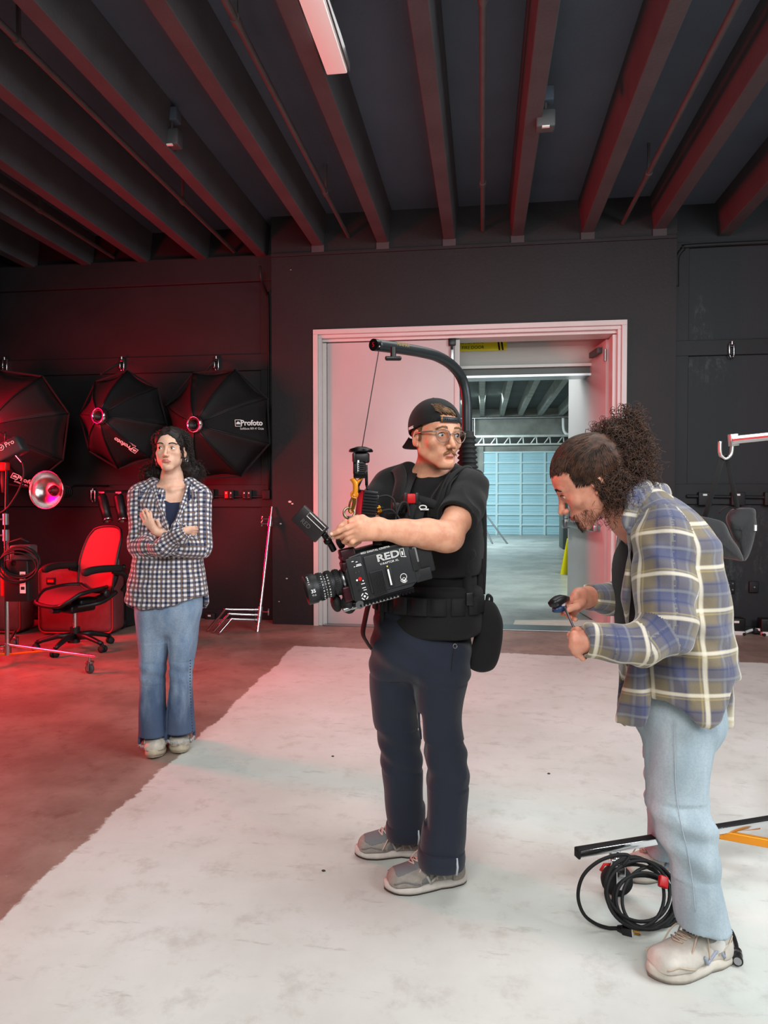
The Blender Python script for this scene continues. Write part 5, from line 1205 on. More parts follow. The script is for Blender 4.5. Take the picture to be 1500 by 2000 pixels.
def shoe(P, toe, heel, name, label, mats, width=.105, h=.075, logo=True, lace=None, sole_t=.025, dark=True, side=1, nu=(.36, .40, .50, .53), vamp=False):
    """sneaker built from toe to heel: sole, upper, laces"""
    t = V(toe); hl = V(heel); t.z = hl.z = 0; L = (t-hl).length; x = (t-hl)/L; M = frame(x, (0, 0, 1), hl)   # x to the toe, y left
    def W_(u): # half width along the sole 0 heel .. 1 toe
        return width/2*(np.interp(u, [0, .06, .2, .42, .7, .88, .97, 1.0], [.30, .58, .74, .72, .98, .80, .45, .12]))
    def off(u): return side*.010*math.sin(PI*u)*(1 if u > .4 else .4)
    def ring(z, inset, n=20):
        o = []
        for i in range(n+1): u = .5-.5*math.cos(PI*i/n); o.append((u*L, off(u)+(W_(u)-inset), z))
        for i in range(n-1, 0, -1): u = .5-.5*math.cos(PI*i/n); o.append((u*L, off(u)-(W_(u)-inset), z))
        return [V(q) for q in o]
    def stack(b, layers):
        n = len(layers[0]); vv = [p for l in layers for p in l]
        ff = [(k*n+i, k*n+(i+1) % n, (k+1)*n+(i+1) % n, (k+1)*n+i) for k in range(len(layers)-1) for i in range(n)]+[tuple(range(n-1, -1, -1)), tuple((len(layers)-1)*n+i for i in range(n))]
        b.add(vv, ff, sm=True)
    def lift(r, u0=.86, a=.018):
        for p in r: u = p.x/L; p.z += max(0, u-.80)**1.6*.11
        return r
    g = empty(name, (0, 0, 0)); g.parent = P.o; g.location = (0, 0, 0)
    if label: g['label'] = label
    M_up, M_mid, M_out, M_lace, M_logo, M_over = mats
    # outsole, midsole
    b = MB(M); stack(b, [lift(ring(.0, .006)), lift(ring(.009, .0))]); b.build('outsole', M_out, g)
    b = MB(M); st = sole_t
    r1 = lift(ring(.009, .0)); r2 = lift(ring(.009+st*.35, -.001)); r3 = lift(ring(.009+st, .006))
    for r in (r2, r3):
        for p in r: p.z += .006*max(0, 1-p.x/L*2.2) if r is r3 else 0
    stack(b, [r1, r2, r3]); b.build('midsole', M_mid, g)
    # upper
    S = SDF(); TR = np.array(M.to_3x3()); T0 = np.array(M.translation)
    def W3(x_, y, z): return T0+TR@np.array([x_*L, y, z])
    z0 = .009+st; ex, ey = TR[:, 1], np.array([0, 0, 1.])
    S.cap(W3(.84, off(.8)*1.0, z0+.010), W3(.55, off(.5), z0+.026), .030, .036, k=.02, flat=((TR[:, 1]), 1.5))
    S.cap(W3(.55, off(.5), z0+.030), W3(.30, 0, z0+.040), .036, .036, k=.02, flat=(TR[:, 1], 1.0))
    S.cap(W3(.66, off(.7), z0+.010), W3(.86, off(.9), z0+.004), .036, .030, k=.02, flat=(TR[:, 1], 1.42))
    S.cap(W3(.15, 0, z0+.006), W3(.13, 0, z0+h*.62), .036, .029, k=.02); S.cap(W3(.42, off(.4), z0+.014), W3(.16, 0, z0+.014), .036, .036, k=.02, flat=(TR[:, 1], 1.1))
    S.cap(W3(.26, 0, z0+.05), W3(.20, 0, z0+h*.85), .036, .034, k=.015)
    S.half(W3(0, 0, z0-.004), (0, 0, -1), k=.002)
    S.cap(W3(.22, 0, z0+h*.9), W3(.22, 0, z0+h*1.5), .026, .03, k=.006, op='-')
    up = S.build('upper', M_up, g, h=.0032, relax=2)
    # overlays following the side : sampled on the upper's surface
    bm_pts = np.array([v.co[:] for v in up.data.vertices])
    loc = (bm_pts-T0)@TR
    def surf(u, z, s):   # outermost point of the upper at length u, height z on side s
        w_ = (np.abs(loc[:, 0]-u*L) < .006) & (np.abs(loc[:, 2]-z) < .006) & (loc[:, 1]*s > 0)
        if not w_.any(): return V(M @ V((u*L, s*.04, z)))
        y = loc[w_][:, 1]*s; return V(M @ V((u*L, s*(y.max()+.0008), z)))
    def topz(u, y):
        w_ = (np.abs(loc[:, 0]-u*L) < .006) & (np.abs(loc[:, 1]-y) < .006)
        return loc[w_][:, 2].max() if w_.any() else z0+.04
    s_ = side
    if logo:
        for s_ in (-1, 1):
            b = MB(); q = [(nu[0], z0+.007), (nu[1], z0+.038), (nu[2], z0+.005), (nu[3], z0+.036)]
            pts = []
            for (u0, a0), (u1, a1) in zip(q[:-1], q[1:]):
                for i in range(5): pts.append(surf(u0+(u1-u0)*i/5, a0+(a1-a0)*i/5, s_))
            pts.append(surf(*q[-1], s_)); b.tube(pts, .0046, 6); b.build('letter_mark', M_logo, g)
    for s_ in (-1, 1):      # toe guard and heel panel edging
        b = MB(); b.tube([surf(u, z0+.006+.030*max(0, .5-abs(u-.80)*2.2), s_) for u in [.62+.03*i for i in range(11)]], .0022, 5); b.build('toe_edging', M_over, g)
        b = MB(); b.tube([surf(.05+.025*i, z0+.052-.004*i, s_) for i in range(10)], .0022, 5); b.build('heel_edging', M_over, g)
    # panels lifted from the upper's own surface
    Fc = np.array([list(f.vertices) for f in up.data.polygons]); Nn = np.array([v.normal[:] for v in up.data.vertices]); cc = loc[Fc].mean(1); U = cc[:, 0]/L
    def patch(nm, mask, m_, lift_=.0007):
        f = Fc[mask]
        if not len(f): return
        ids = np.unique(f); mp = {int(a): i for i, a in enumerate(ids)}; b = MB(); b.add([tuple(bm_pts[i]+Nn[i]*lift_) for i in ids], [tuple(mp[int(a)] for a in r_) for r_ in f], sm=True)
        b.build(nm, m_, g, solid=.0012)
    hh_ = cc[:, 2]-z0
    if M_over is not M_up and logo and vamp: patch('vamp_mesh', (U > .60) & (U < .88-.0*U) & (hh_ > .016+.10*np.maximum(0, U-.70)) & (np.abs(cc[:, 1]) < .042), M_over)
    if vamp: patch('side_window', (U > .50) & (U < .60) & (hh_ > .008) & (hh_ < .022+.12*(.62-U)) , M_over)
    patch('heel_counter', (U < .20) & (hh_ < .038), M_over if not logo else M_up, .0024)
    b = MB(); ce = M @ V((.22*L, 0, z0+h*.80)); b.torus(tuple(ce), .034, .0065, tuple(M.to_3x3() @ V((-.16, 0, 1))), 28, 8, ell=1.0); b.build('ankle_collar', M_over, g)
    b = MB(); b.tube([M @ V((.50*L, 0, topz(.50, 0)+.002)), M @ V((.42*L, 0, topz(.42, 0)+.006)), M @ V((.355*L, 0, z0+h*.86)), M @ V((.33*L, 0, z0+h*1.05))], .0045, 8, flat=(4.4, M.to_3x3() @ V((0, 1, 0)))); b.build('tongue', M_up, g)
    # toe cap panel and laces
    b = MB()
    for i in range(6):
        u = .42+.048*i; z = [M @ V((u*L, y, topz(u, y)+.003)) for y in (-.024, -.012, 0, .012, .024)]
        z2 = [M @ V(((u+(.035 if j % 2 else -.0))*L, y, topz(u+(.035 if j % 2 else 0), y)+.004)) for j, y in enumerate((-.024, 0, .024))]
        b.tube(z, .0026, 6); b.tube([z[0], M @ V(((u+.04)*L, 0, topz(u+.04, 0)+.0045)), z[-1]], .0024, 6)
    for s_, dx, dy in ((1, -.02, .05), (-1, .02, -.05), (1, .06, .055), (-1, .07, -.05)):
        a = V((.40*L, 0, topz(.40, 0)+.006)); m_ = V((.44*L+dx*.5, dy*.75, topz(.42, dy*.4)+.010)); e = V((.47*L+dx, dy, z0+.012))
        b.tube([M @ V(q) for q in spline([tuple(a), tuple(m_), tuple(e)], 5)], .0024, 6)
    b.build('laces', M_lace, g)
    return g

def curve(pts, n=6): return [V(p) for p in spline([tuple(p) for p in pts], n)]
def woman():
    P = Person(330, 1470, 'person', 'woman with long curly dark hair, checked shirt and flared jeans, arms crossed'); L = P.L; o = P.o
    rnd = random.Random(3)
    Hc = L(334, 878, -.02); H = Head(Hc, (.02, -1, .03), (.0, 0, 1), 1.0)
    # ---------- body
    B = SDF(); B.g = 0
    H.sculpt(B, male=False, mouth=.0035, lip_g=1, wide=.95, ls=.78)
    nk = L(336, 935, .02); B.cap(H.p(0, -.022, -.05), nk, .047, .050, k=.03); B.cap(nk, L(338, 960, .03), .052, .08, k=.04)
    B.cap(L(300, 962, .02), L(376, 962, .02), .036, .036, k=.05); B.loft([(L(334, 950, .03), .11, .055), (L(334, 975, .01), .145, .085), (L(334, 1010, .0), .150, .105), (L(333, 1060, .0), .13, .10), (L(332, 1130, 0), .14, .10)], EX, EY, k=.03)
    for q_ in ((304, 950), (368, 950)): B.cap(L(*q_, -.035), L(337, 957, -.050), .006, .007, k=.025)
    # hand on the image-left upper arm (her left hand)
    w0 = L(305, 1037, -.20); kn = [L(283, 1022, -.205), L(287, 1018, -.212), L(292, 1016, -.214), L(297, 1017, -.212)]
    palm(B, w0, kn, .020, .0095)
    ft = [((279, 1012, -.20), (276, 1007, -.185), (275, 1003, -.17)), ((282, 1007, -.205), (280, 1001, -.195), (279, 997, -.185)), ((288, 1004, -.207), (286, 998, -.20), (285, 994, -.19)), ((295, 1008, -.205), (294, 1002, -.20), (293, 999, -.19))]
    for q, f in zip(kn, ft): finger(B, [q]+[L(*p) for p in f], .0078, .006)
    finger(B, [w0, L(312, 1028, -.21), L(309, 1020, -.215), L(306, 1016, -.213)], .010, .0068)
    B.cap(L(340, 1052, -.17), w0, .026, .021, k=.01)
    # other hand tucked at the right
    w1 = L(358, 1038, -.225); kn = [L(371, 1030, -.205), L(372, 1034, -.205), L(371, 1038, -.20), L(370, 1042, -.195)]
    palm(B, w1, kn, .018, .009)
    for i, q in enumerate(kn): finger(B, [q, q+np.array([.018, .012, -.001*i]), q+np.array([.026, .03, -.002*i])], .0075, .006)
    H.surface(B.build('body', [M_skW, M_lipW], o, h=.0024, relax=1))
    H.eyes(o, gaze=(.42, 1, .02), iris=M_iris, brow=M_hairW, brow_w=.0024, brow_tilt=-.002)
    for q, px in ((1, 0), (-1, 0)):
        c = H.p(q*.082, -.002, -.056); b = MB(); b.torus(tuple(c), 0.0105, .0011, tuple(H.d(.55*q, .2, .0)), 24, 8); b.build('hoop_earring', M_chrome, o)
    # ---------- tank top
    T = SDF(); T.loft([(L(334, 965, .0), .150, .098), (L(334, 1010, .0), .156, .112), (L(333, 1060, .0), .137, .107), (L(332, 1140, 0), .147, .107)], EX, EY, k=.03)
    T.poly([L(314, 900, -.1), L(362, 900, -.1), L(366, 972, -.1), L(350, 981, -.1), L(330, 982, -.1), L(314, 974, -.1)], 1, -.3, .0, k=.008)
    T.poly([L(200, 900, -.1), L(308, 900, -.1), L(306, 978, -.1), L(200, 978, -.1)], 1, -.3, .0, k=.008); T.poly([L(373, 900, -.1), L(470, 900, -.1), L(470, 978, -.1), L(378, 978, -.1)], 1, -.3, .0, k=.008)
    T.cap(L(369, 976, -.105), L(369, 952, -.062), .008, .007, k=.008, flat=(EY, .4))
    T.build('tank_top', mat('navy_knit', (30, 38, 66), .8, bump=.2, bscale=300), o, h=.004)
    # ---------- shirt
    S = SDF()
    S.loft([(L(334, 948, .04), .125, .055), (L(334, 962, .02), .170, .095), (L(333, 1000, .0), .165, .122), (L(331, 1045, .0), .165, .128), (L(328, 1090, .0), .182, .130), (L(327, 1130, .0), .198, .138), (L(326, 1192, 0), .222, .150)], EX, EY, k=.03, p_=2.2)
    S.cap(L(300, 948, .03), L(274, 966, .01), .042, .056, k=.03); S.cap(L(372, 948, .03), L(390, 968, .01), .042, .054, k=.03)
    S.chain([(L(274, 970, .01), .061), (L(273, 1066, -.04), .059), (L(318, 1065, -.19), .053), (L(357, 1040, -.235), .040)], k=.012, k0=.02, bend=True)
    S.chain([(L(391, 972, .01), .058), (L(392, 1068, -.04), .057), (L(350, 1068, -.14), .052), (L(316, 1048, -.185), .042)], k=.012, k0=.02, bend=True)
    S.cap(L(348, 1032, -.228), L(352, 1052, -.228), .032, .034, k=.01); S.cap(L(357, 1040, -.232), L(366, 1036, -.232), .037, .037, k=.01); S.cuff(L(365, 1036, -.235), L(345, 1046, -.225), .05, .030); S.cuff(L(312, 1046, -.19), L(350, 1068, -.14), .045, .030)
    S.poly([L(311, 936, -.12), L(368, 936, -.12), L(352, 1000, -.12), L(338, 1052, -.12), L(331, 1052, -.12), L(322, 1000, -.12)], 1, -.175, .02, k=.008)
    S.poly([L(307, 900, -.05), L(369, 900, -.05), L(366, 948, -.05), L(310, 948, -.05)], 1, -.4, .035, k=.01)
    # hem : curved shirt-tails, hollow
    S.poly([L(180, 1166, 0), L(243, 1168, 0), L(262, 1177, 0), L(292, 1183, 0), L(330, 1180, 0), L(360, 1172, 0), L(386, 1163, 0), L(407, 1161, 0), L(480, 1168, 0), L(480, 1290, 0), L(180, 1290, 0)], 1, -.6, .02, k=.003)
    S.poly([L(180, 1180, 0), L(250, 1184, 0), L(260, 1196, 0), L(330, 1205, 0), L(392, 1200, 0), L(404, 1180, 0), L(480, 1170, 0), L(480, 1290, 0), L(180, 1290, 0)], 1, .0, .6, k=.003)
    S.loft([(L(328, 1120, .0), .185, .125), (L(326, 1240, 0), .212, .140)], EX, EY, k=.004, op='-', p_=2.2)
    def dis(p):
        a = folds(p, .0065, 7, 9, 3.2, 3) if p.z < 1.0 else folds(p, .006, 8, 10, 9, 5)
        e = 1 if p.y < -.12 and p.z > .98 else .5
        return a+e*.004*math.sin(p.x*55+p.z*34+4*mnoise.noise(p*6))
    sh = S.build('checked_shirt', M_ging, o, h=.0045, disp=dis, relax=2)
    # collar and placket
    c = SDF(); 
    for q in (-1, 1):
        pts = [L(334+q*(30 if q < 0 else 34), 941, .035), L(334+q*(34), 952, -.05), L(334+q*24, 985, -.118), L(334+q*9, 1025, -.140), L(334+q*1, 1056, -.146)]
        c.chain([(p, .017-.0016*i) for i, p in enumerate(pts)], k=.012, flat=(unit((q*.45, -1, .2)), .30))
    c.build('shirt_collar', M_ging, sh, h=.004)
    b = MB()
    for py in (1087, 1117): p = L(333, py, -.155 if py < 1100 else -.158); b.cyl(p, p+np.array([0, -.004, 0]), .006, n=12)
    b.build('shirt_button', mat('button_brown', (90, 76, 60), .3), sh)
    # ---------- jeans
    J = SDF()
    J.loft([(L(331, 1105, 0), .150, .105), (L(331, 1150, 0), .175, .120), (L(330, 1190, 0), .176, .122), (L(329, 1215, 0), .160, .108), (L(329, 1240, 0), .125, .080)], EX, EY, k=.05, cap_r=.03)
    J.loft([(L(303, 1180, .0), .085, .105), (L(302, 1230, .0), .088, .10), (L(301, 1262, -.0), .074, .086), (L(299, 1300, -.01), .066, .075), (L(298, 1340, -.01), .060, .068), (L(298, 1390, -.01), .065, .082), (L(299, 1430, .0), .068, .078), (L(299, 1450, .0), .070, .080)][::1], EX, EY, k=.02)
    J.loft([(L(358, 1180, .01), .080, .105), (L(357, 1230, .01), .080, .10), (L(357, 1262, .0), .068, .086), (L(354, 1300, .0), .059, .074), (L(353, 1340, .0), .057, .068), (L(352, 1390, .01), .066, .082), (L(353, 1425, .02), .071, .078), (L(353, 1441, .02), .073, .080)], EX, EY, k=.02)
    J.poly([L(330.5, 1246, -.06), L(331.5, 1262, -.06), L(330, 1330, -.06), L(327, 1400, -.06), L(325.5, 1470, -.06), L(323.5, 1470, -.06), L(325, 1400, -.06), L(328, 1330, -.06), L(330, 1262, -.06)], 1, -.5, .5, k=.008)
    J.loft([(L(299, 1435, -.01), .064, .088), (L(299, 1475, -.01), .066, .092)], EX, EY, k=.003, op='-'); J.loft([(L(353, 1428, .01), .067, .088), (L(353, 1470, .01), .069, .092)], EX, EY, k=.003, op='-')
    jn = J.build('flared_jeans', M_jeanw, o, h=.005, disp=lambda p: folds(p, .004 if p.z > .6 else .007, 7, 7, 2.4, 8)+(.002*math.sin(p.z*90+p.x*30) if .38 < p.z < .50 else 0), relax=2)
    b = MB()
    for cx, cy, dd, rx in ((299, 1450, .0, .069), (353, 1441, .02, .072)):
        for i in range(150):
            a = rnd.uniform(0, 2*PI); r = .97; c0 = L(cx, cy, dd)+np.array([rx*r*math.cos(a), .078*r*math.sin(a), .006+rnd.uniform(-.002, .003)])
            b.tube([c0, c0+np.array([rnd.uniform(-.006, .006), rnd.uniform(-.006, .004), -.007]), c0+np.array([rnd.uniform(-.009, .009), rnd.uniform(-.01, .005), -rnd.uniform(.010, .019)])], [.0013, .001, .0004], 4)
    b.build('frayed_hem', mat('fray_thread', (196, 202, 204), .9), jn)
    b = MB()
    for x, z0_, z1_ in ((-1, 1290, 1445), (1, 1290, 1440)):
        for i in range(26):
            py = z0_+(z1_-z0_)*i/26; px = np.interp(py, [1290, 1340, 1390, 1450], [279.5, 277.5, 275, 274]) if x < 0 else np.interp(py, [1290, 1340, 1390, 1450], [374, 373.5, 376, 380]); p = L(px+(-2.2 if x > 0 else 2.2), py, -.055); b.ball(tuple(p), (.004, .003, .0035), n=6)
    jn2 = b.build('seam_stitching', mat('seam_thread', (60, 74, 100), .9), jn)
    # ---------- shoes
    mt = mat('worn_white_leather', (214, 206, 192), .6, var=.25, vscale=30, bump=.1, bscale=80); so = mat('cream_rubber', (202, 190, 166), .7, var=.2, vscale=25)
    lc = mat('white_lace', (222, 218, 208), .8)
    for tx, ty, hx_, hy_, s in ((299, 1484, 306, 1449, 1), (354, 1474, 350, 1440, -1)):
        shoe(P, P.F(tx, ty), P.F(hx_, hy_), 'sneaker', None, (mt, so, mat('grey_sole', (150, 140, 124), .8), lc, mt, mat('shoe_trim', (190, 180, 166), .6)), width=.112, h=.05, logo=False, side=s, sole_t=.034)
    # ---------- hair
    hs = SDF(); Hp = H.p
    hs.ell(Hp(0, -.020, .032), (.084, .102, .092), k=.02, R=H.R); hs.ell(Hp(0, -.050, -.03), (.082, .062, .09), k=.03, R=H.R)
    for q in (-1, 1): hs.ell(Hp(q*.070, -.035, -.03), (.022, .045, .060), k=.03, R=H.R)
    hs.ell(L(296, 926, .07), (.048, .045, .050), k=.05); hs.ell(L(376, 924, .07), (.048, .045, .055), k=.05); hs.ell(L(336, 925, .10), (.10, .04, .06), k=.03)
    hs.ell(Hp(0, .026, .050), (.070, .068, .064), k=.02, R=H.R)
    hs.ell(Hp(0, .096, -.035), (.060, .080, .106), k=.012, op='-', R=H.R)
    for q in (-1, 1): hs.ell(Hp(q*.080, .012, -.02), (.022, .030, .034), k=.01, op='-', R=H.R)
    hr = hs.build('curly_hair', M_hairW, o, h=.005, disp=lambda p: .006*mnoise.noise(p*38)+.004*mnoise.noise(p*85), relax=1)
    b = MB(); P_ = lambda x, y, z: Hp(x, y, z)
    cl = {1: L(294, 924, .06), -1: L(377, 921, .06)}      # her right hair falls at the image left
    for i in range(760):
        sd = rnd.choice((-1, 1)); x = sd*rnd.uniform(.001, .074)**1; yb = rnd.uniform(-.105, .058)
        rr = 1-(x/.080)**2-((yb+.02)/.100)**2
        if rr < .02: continue
        z = .032+.092*math.sqrt(rr); p0 = P_(x, yb, z); jit = lambda a: np.array([rnd.gauss(0, a), rnd.gauss(0, a), rnd.gauss(0, a)])
        ez_ = rnd.uniform(.02, .05); p1 = P_(sd*rnd.uniform(.078, .094), yb*.6-.02+rnd.uniform(-.02, .01), ez_); 
        back = rnd.random() < .35
        p2 = P_(sd*rnd.uniform(.080, .108), rnd.uniform(-.07, -.03), -.05); e = cl[sd]+jit(.030)+np.array([0, .02, -.01])
        if back: p2 = P_(sd*rnd.uniform(.02, .08), -.10, -.04); e = L(336+rnd.uniform(-30, 30), rnd.uniform(915, 945), .09)
        lock(b, [p0, (np.array(p0)+np.array(p1))/2+H.d(sd*.012, 0, .012), p1, p2, e], rnd.uniform(.0035, .0065), rnd.uniform(7, 12), rnd.uniform(.0013, .0022), 60, rnd)
    for i in range(420):
        sd = rnd.choice((-1, 1)); c0 = cl[sd]+np.array([0, .01, .0]); dr = V((rnd.gauss(0, 1.1), rnd.gauss(0, .7)-.2, rnd.gauss(0, 1))).normalized()
        p = V(c0)+V((dr.x*.050, dr.y*.045, dr.z*.055)); lock(b, [p-dr*.02, p, p+dr*.012+V((0, 0, -.008)), p+dr*.016+V((0, 0, -.028))], .005, rnd.uniform(1, 2.4), .0012, 18, rnd)
    for q, n_ in ((1, 7), (-1, 12)):
        for i in range(n_):
            p0 = P_(q*rnd.uniform(.028, .060), rnd.uniform(.050, .066), .083-.0*i+rnd.uniform(-.012, .004)); xx = rnd.uniform(.064, .074)
            lock(b, [p0, P_(q*(xx-.006), .056, .045), P_(q*xx, .048, .01), P_(q*(xx+.003), .040, -.03), P_(q*(xx-.002), .035, -.03-rnd.uniform(.01, .035))], .004, rnd.uniform(4, 7), .0016, 44, rnd)
    b.build('curls', M_hairW, hr)
    return P
PW = woman()
def cameraman():
    P = Person(825, 1716, 'person', 'man in black cap, glasses and black T-shirt holding the cinema camera'); L = P.L; o = P.o; rnd = random.Random(11)
    H = Head(L(852, 852, -.05), (.455, -.89, -.03), (.03, 0, 1), 1.0)
    ft = unit((-.40, -.92, 0)); ex = unit((.92, -.40, 0)); ey = -ft
    # ---------- body : head, neck, arms, hands
    B = SDF(); H.sculpt(B, male=True, lip_g=1, ls=.72)
    nb = L(846, 925, .04); B.cap(H.p(-.005, -.020, -.045), nb, .056, .060, k=.03); B.cap(nb, L(842, 960, .05), .06, .09, k=.04)
    B.cap(L(790, 955, .09), L(885, 955, .0), .06, .06, k=.05)
    B.loft([(L(840, 945, .05), .14, .07), (L(840, 990, .03), .155, .10), (L(840, 1080, .02), .145, .10), (L(838, 1200, .02), .15, .10)], ex, ey, k=.03)
    # his left arm, nearest the viewer
    sh, el, wr = L(912, 955, -.05), L(872, 1047, -.28), L(738, 1033, -.36)
    B.chain([(sh, .055), (L(900, 1005, -.16), .052), (el, .046)], k=.02, k0=.03); B.cap(L(880, 1052, -.26), L(866, 1050, -.29), .043, .044, k=.02)
    B.chain([(el, .045), (L(835, 1043, -.30), .0475), (L(790, 1040, -.33), .040), (wr, .0290)], k=.015, k0=.02)
    # left hand
    n_ = unit((.1, -1, .1)); kn = [L(696, 1023, -.40), L(694, 1034, -.395), L(694, 1043, -.385), L(698, 1050, -.375)]
    palm(B, wr, kn, .027, .0125, k=.02, th=.75, nrm=n_); B.cap(wr, L(715, 1034, -.38), .027, .025, k=.02, flat=(n_, .75))
    finger(B, [kn[0], L(676, 1031, -.415), L(661, 1037, -.415), L(648, 1043, -.41)], .0100, .0078)
    finger(B, [kn[1], L(676, 1042, -.405), L(660, 1047, -.395), L(650, 1049, -.39)], .0098, .0078)
    finger(B, [kn[2], L(679, 1050, -.395), L(672, 1057, -.375), L(676, 1060, -.36)], .0096, .0078)
    finger(B, [kn[3], L(688, 1058, -.385), L(684, 1063, -.370), L(690, 1064, -.355)], .0090, .0074)
    finger(B, [L(725, 1022, -.37), L(708, 1012, -.385), L(694, 1013, -.395), L(684, 1018, -.40)], .0125, .0088)
    # his right arm and hand behind it
    sh2, el2, wr2 = L(762, 952, .08), L(716, 1030, -.06), L(704, 1022, -.24)
    B.chain([(sh2, .054), (L(738, 990, .03), .050), (el2, .044)], k=.02, k0=.03); B.chain([(el2, .043), (L(712, 1024, -.14), .040), (wr2, .028)], k=.015, k0=.02)
    kn2 = [L(675, 1021, -.31), L(677, 1030, -.315), L(681, 1038, -.315), L(686, 1046, -.31)]
    palm(B, wr2, kn2, .026, .012, k=.016)
    for q, f in zip(kn2, [((664, 1030, -.33), (660, 1038, -.34), (664, 1044, -.345)), ((668, 1040, -.34), (668, 1050, -.35), (674, 1054, -.35)), ((674, 1050, -.345), (680, 1058, -.355), (690, 1056, -.355)), ((682, 1056, -.34), (692, 1063, -.35), (702, 1058, -.35))]):
        finger(B, [q]+[L(*p) for p in f], .0096, .0076)
    bd = B.build('body', [M_skA, M_lipA], o, h=.0027, relax=1); H.surface(bd)
    b = MB()
    for a, dr in (((647, 1043, -.419), (0, -1, .4)), ((649, 1049, -.399), (0, -1, .4))): b.ball(tuple(L(*a)), (.0055, .0025, .005), n=8)
    b.build('fingernails', M_nail, bd)
    H.eyes(o, gaze=(-.25, 1, -.02), iris=M_irisb, brow=M_hairA, brow_w=.0032, brow_tilt=.003)
    # moustache
    b = MB()
    for i in range(420):
        q = rnd.choice((-1, 1)); t = rnd.random()**.8; x = q*(.001+.0215*t); z = -.0540-.009*t**1.5+rnd.uniform(-.0042, .0030)*(1-.3*t)
        y = H.fy(x, z)+.0002; a = H.p(x, y, z); dr = H.d(q*(.2+.45*t), .22, -.85+.15*t+rnd.uniform(-.2, .2)); ln = rnd.uniform(.005, .009)
        b.tube([a-dr*.001, a+dr*ln*.5+H.d(0, 1, 0)*.0010, a+dr*ln], [.0008, .0007, .0002], 4)
    b.build('moustache', mat('moustache_hair', (146, 104, 66), .5, var=.3, vscale=200), o)
    # hair under the cap
    S = SDF(); S.ell(H.p(0, -.018, .028), (.0775, .097, .088), k=.01, R=H.R); S.half(H.p(0, 0, -.035), H.d(0, 0, -1), k=.01); S.half(H.p(0, .062, 0), H.d(0, 1, .0), k=.01, lo=tuple(np.array(H.c)-.2), hi=tuple(np.array(H.c)+.2)) if False else None
    S.ell(H.p(0, .070, -.028), (.078, .062, .080), k=.008, op='-', R=H.R)
    for q in (-1, 1): S.ell(H.p(q*.078, .018, -.045), (.02, .030, .035), k=.006, op='-', R=H.R); S.ell(H.p(q*.080, -.008, -.012), (.014, .020, .032), k=.004, op='-', R=H.R)
    hr = S.build('short_hair', M_hairA, o, h=.0035, disp=lambda p: .0015*mnoise.noise(p*90), relax=1)
    b = MB()
    for i in range(260):
        x = rnd.uniform(-.03, .034); z = rnd.uniform(.066, .094); y = H.fy(x, z, .07)+.001; lock(b, [H.p(x, y, z), H.p(x+.008, y+.002, z+.008), H.p(x+.02, y-.003, z+.014)], .0006, .6, .0011, 8, rnd)
    for q in (-1, 1):
        for i in range(130):
            y = rnd.uniform(.008, .022); z = rnd.uniform(-.012, .03); x = q*(.0735-.25*max(0, y-.02)); lock(b, [H.p(x, y, z), H.p(x+q*.002, y-.003, z-.006), H.p(x+q*.001, y-.005, z-.012)], .0004, .5, .0009, 6, rnd)
    b.build('hair_strands', M_hairA, hr)
    # ---------- cap worn backwards
    C = SDF(); Rt = np.array(Matrix.Rotation(-.10, 3, 'X')); RC = H.R@Rt
    C.ell(H.p(0, -.014, .036), (.0880, .1130, .0990), k=.01, R=RC); C.ell(H.p(0, -.014, .034), (.0830, .1075, .0935), k=.002, op='-', R=RC)
    C.half(H.p(0, -.014, .020), H.R@np.array([0, .25, -1]), k=.003)
    C.cap(H.p(.004, .04, .066), H.p(.004, .16, .066), .0300, .0300, k=.003, op='-'); C.box(H.p(.004, .11, .040), (.060, .10, .066), k=.003, op='-', R=H.R)
    cp = C.build('cap', M_fab, o, h=.0028, relax=1)
    # opening strap across the forehead
    b = MB(); pts = [H.p(.004+.089*math.sin(a), -.014+.1135*math.cos(a), .052) for a in [-.44+.88*i/12 for i in range(13)]]
    b.tube(pts, .0018, 8, flat=(5.2, H.d(0, -.1, 1))); st = b.build('cap_strap', mat('strap_plastic', (44, 47, 50), .4), cp)
    b = MB()
    for i in range(7): a = -.30+.09*i; b.ball(tuple(H.p(.004+.0905*math.sin(a), -.014+.1150*math.cos(a), .052)), (.0028, .0028, .0028), n=8)
    b.build('snap_stud', M_blk, st)
    b = MB(); a = .37; b.tube([H.p(.004+.0905*math.sin(a), -.014+.1155*math.cos(a), .043), H.p(.004+.0905*math.sin(a), -.014+.1155*math.cos(a), .061)], .0013, 5); b.build('strap_stitch', M_orange, cp)
    # brim behind the neck
    b = MB(); g_ = []
    for i in range(13):
        a = -1.0+2.0*i/12
        for j in range(6):
            r = j/5; g_.append(H.p(.082*math.sin(a)*(1-.10*r)*1.0, -.018-.100*math.cos(a)-.075*r*(.35+.65*math.cos(a)), -.010+.010*(1-math.cos(a))*1-.030*r))
    b.add(g_, [(i*6+j, i*6+j+1, (i+1)*6+j+1, (i+1)*6+j) for i in range(12) for j in range(5)], sm=True); b.build('cap_brim', M_fab, cp, solid=.004)
    b = MB(); b.ball(tuple(H.p(0, -.030, .134)), (.006, .006, .004)); b.build('cap_button', M_fab, cp)
    a = .0; 
    c = H.p(.0872, -.026, .024); nn = V(H.d(.99, -.12, -.05)).normalized(); up_ = V(H.d(0, -.12, 1)); xd = up_.cross(nn).normalized(); up_ = nn.cross(xd)
    m = Matrix((xd, up_, nn)).transposed().to_4x4(); m.translation = V(c)+nn*.0010; text('cap_lettering', 'MYSTIC', m, .012, M_whitep, cp, depth=.0012, offset=.0004)
    # ---------- glasses
    gl = empty('glasses', (0, 0, 0)); gl.parent = o
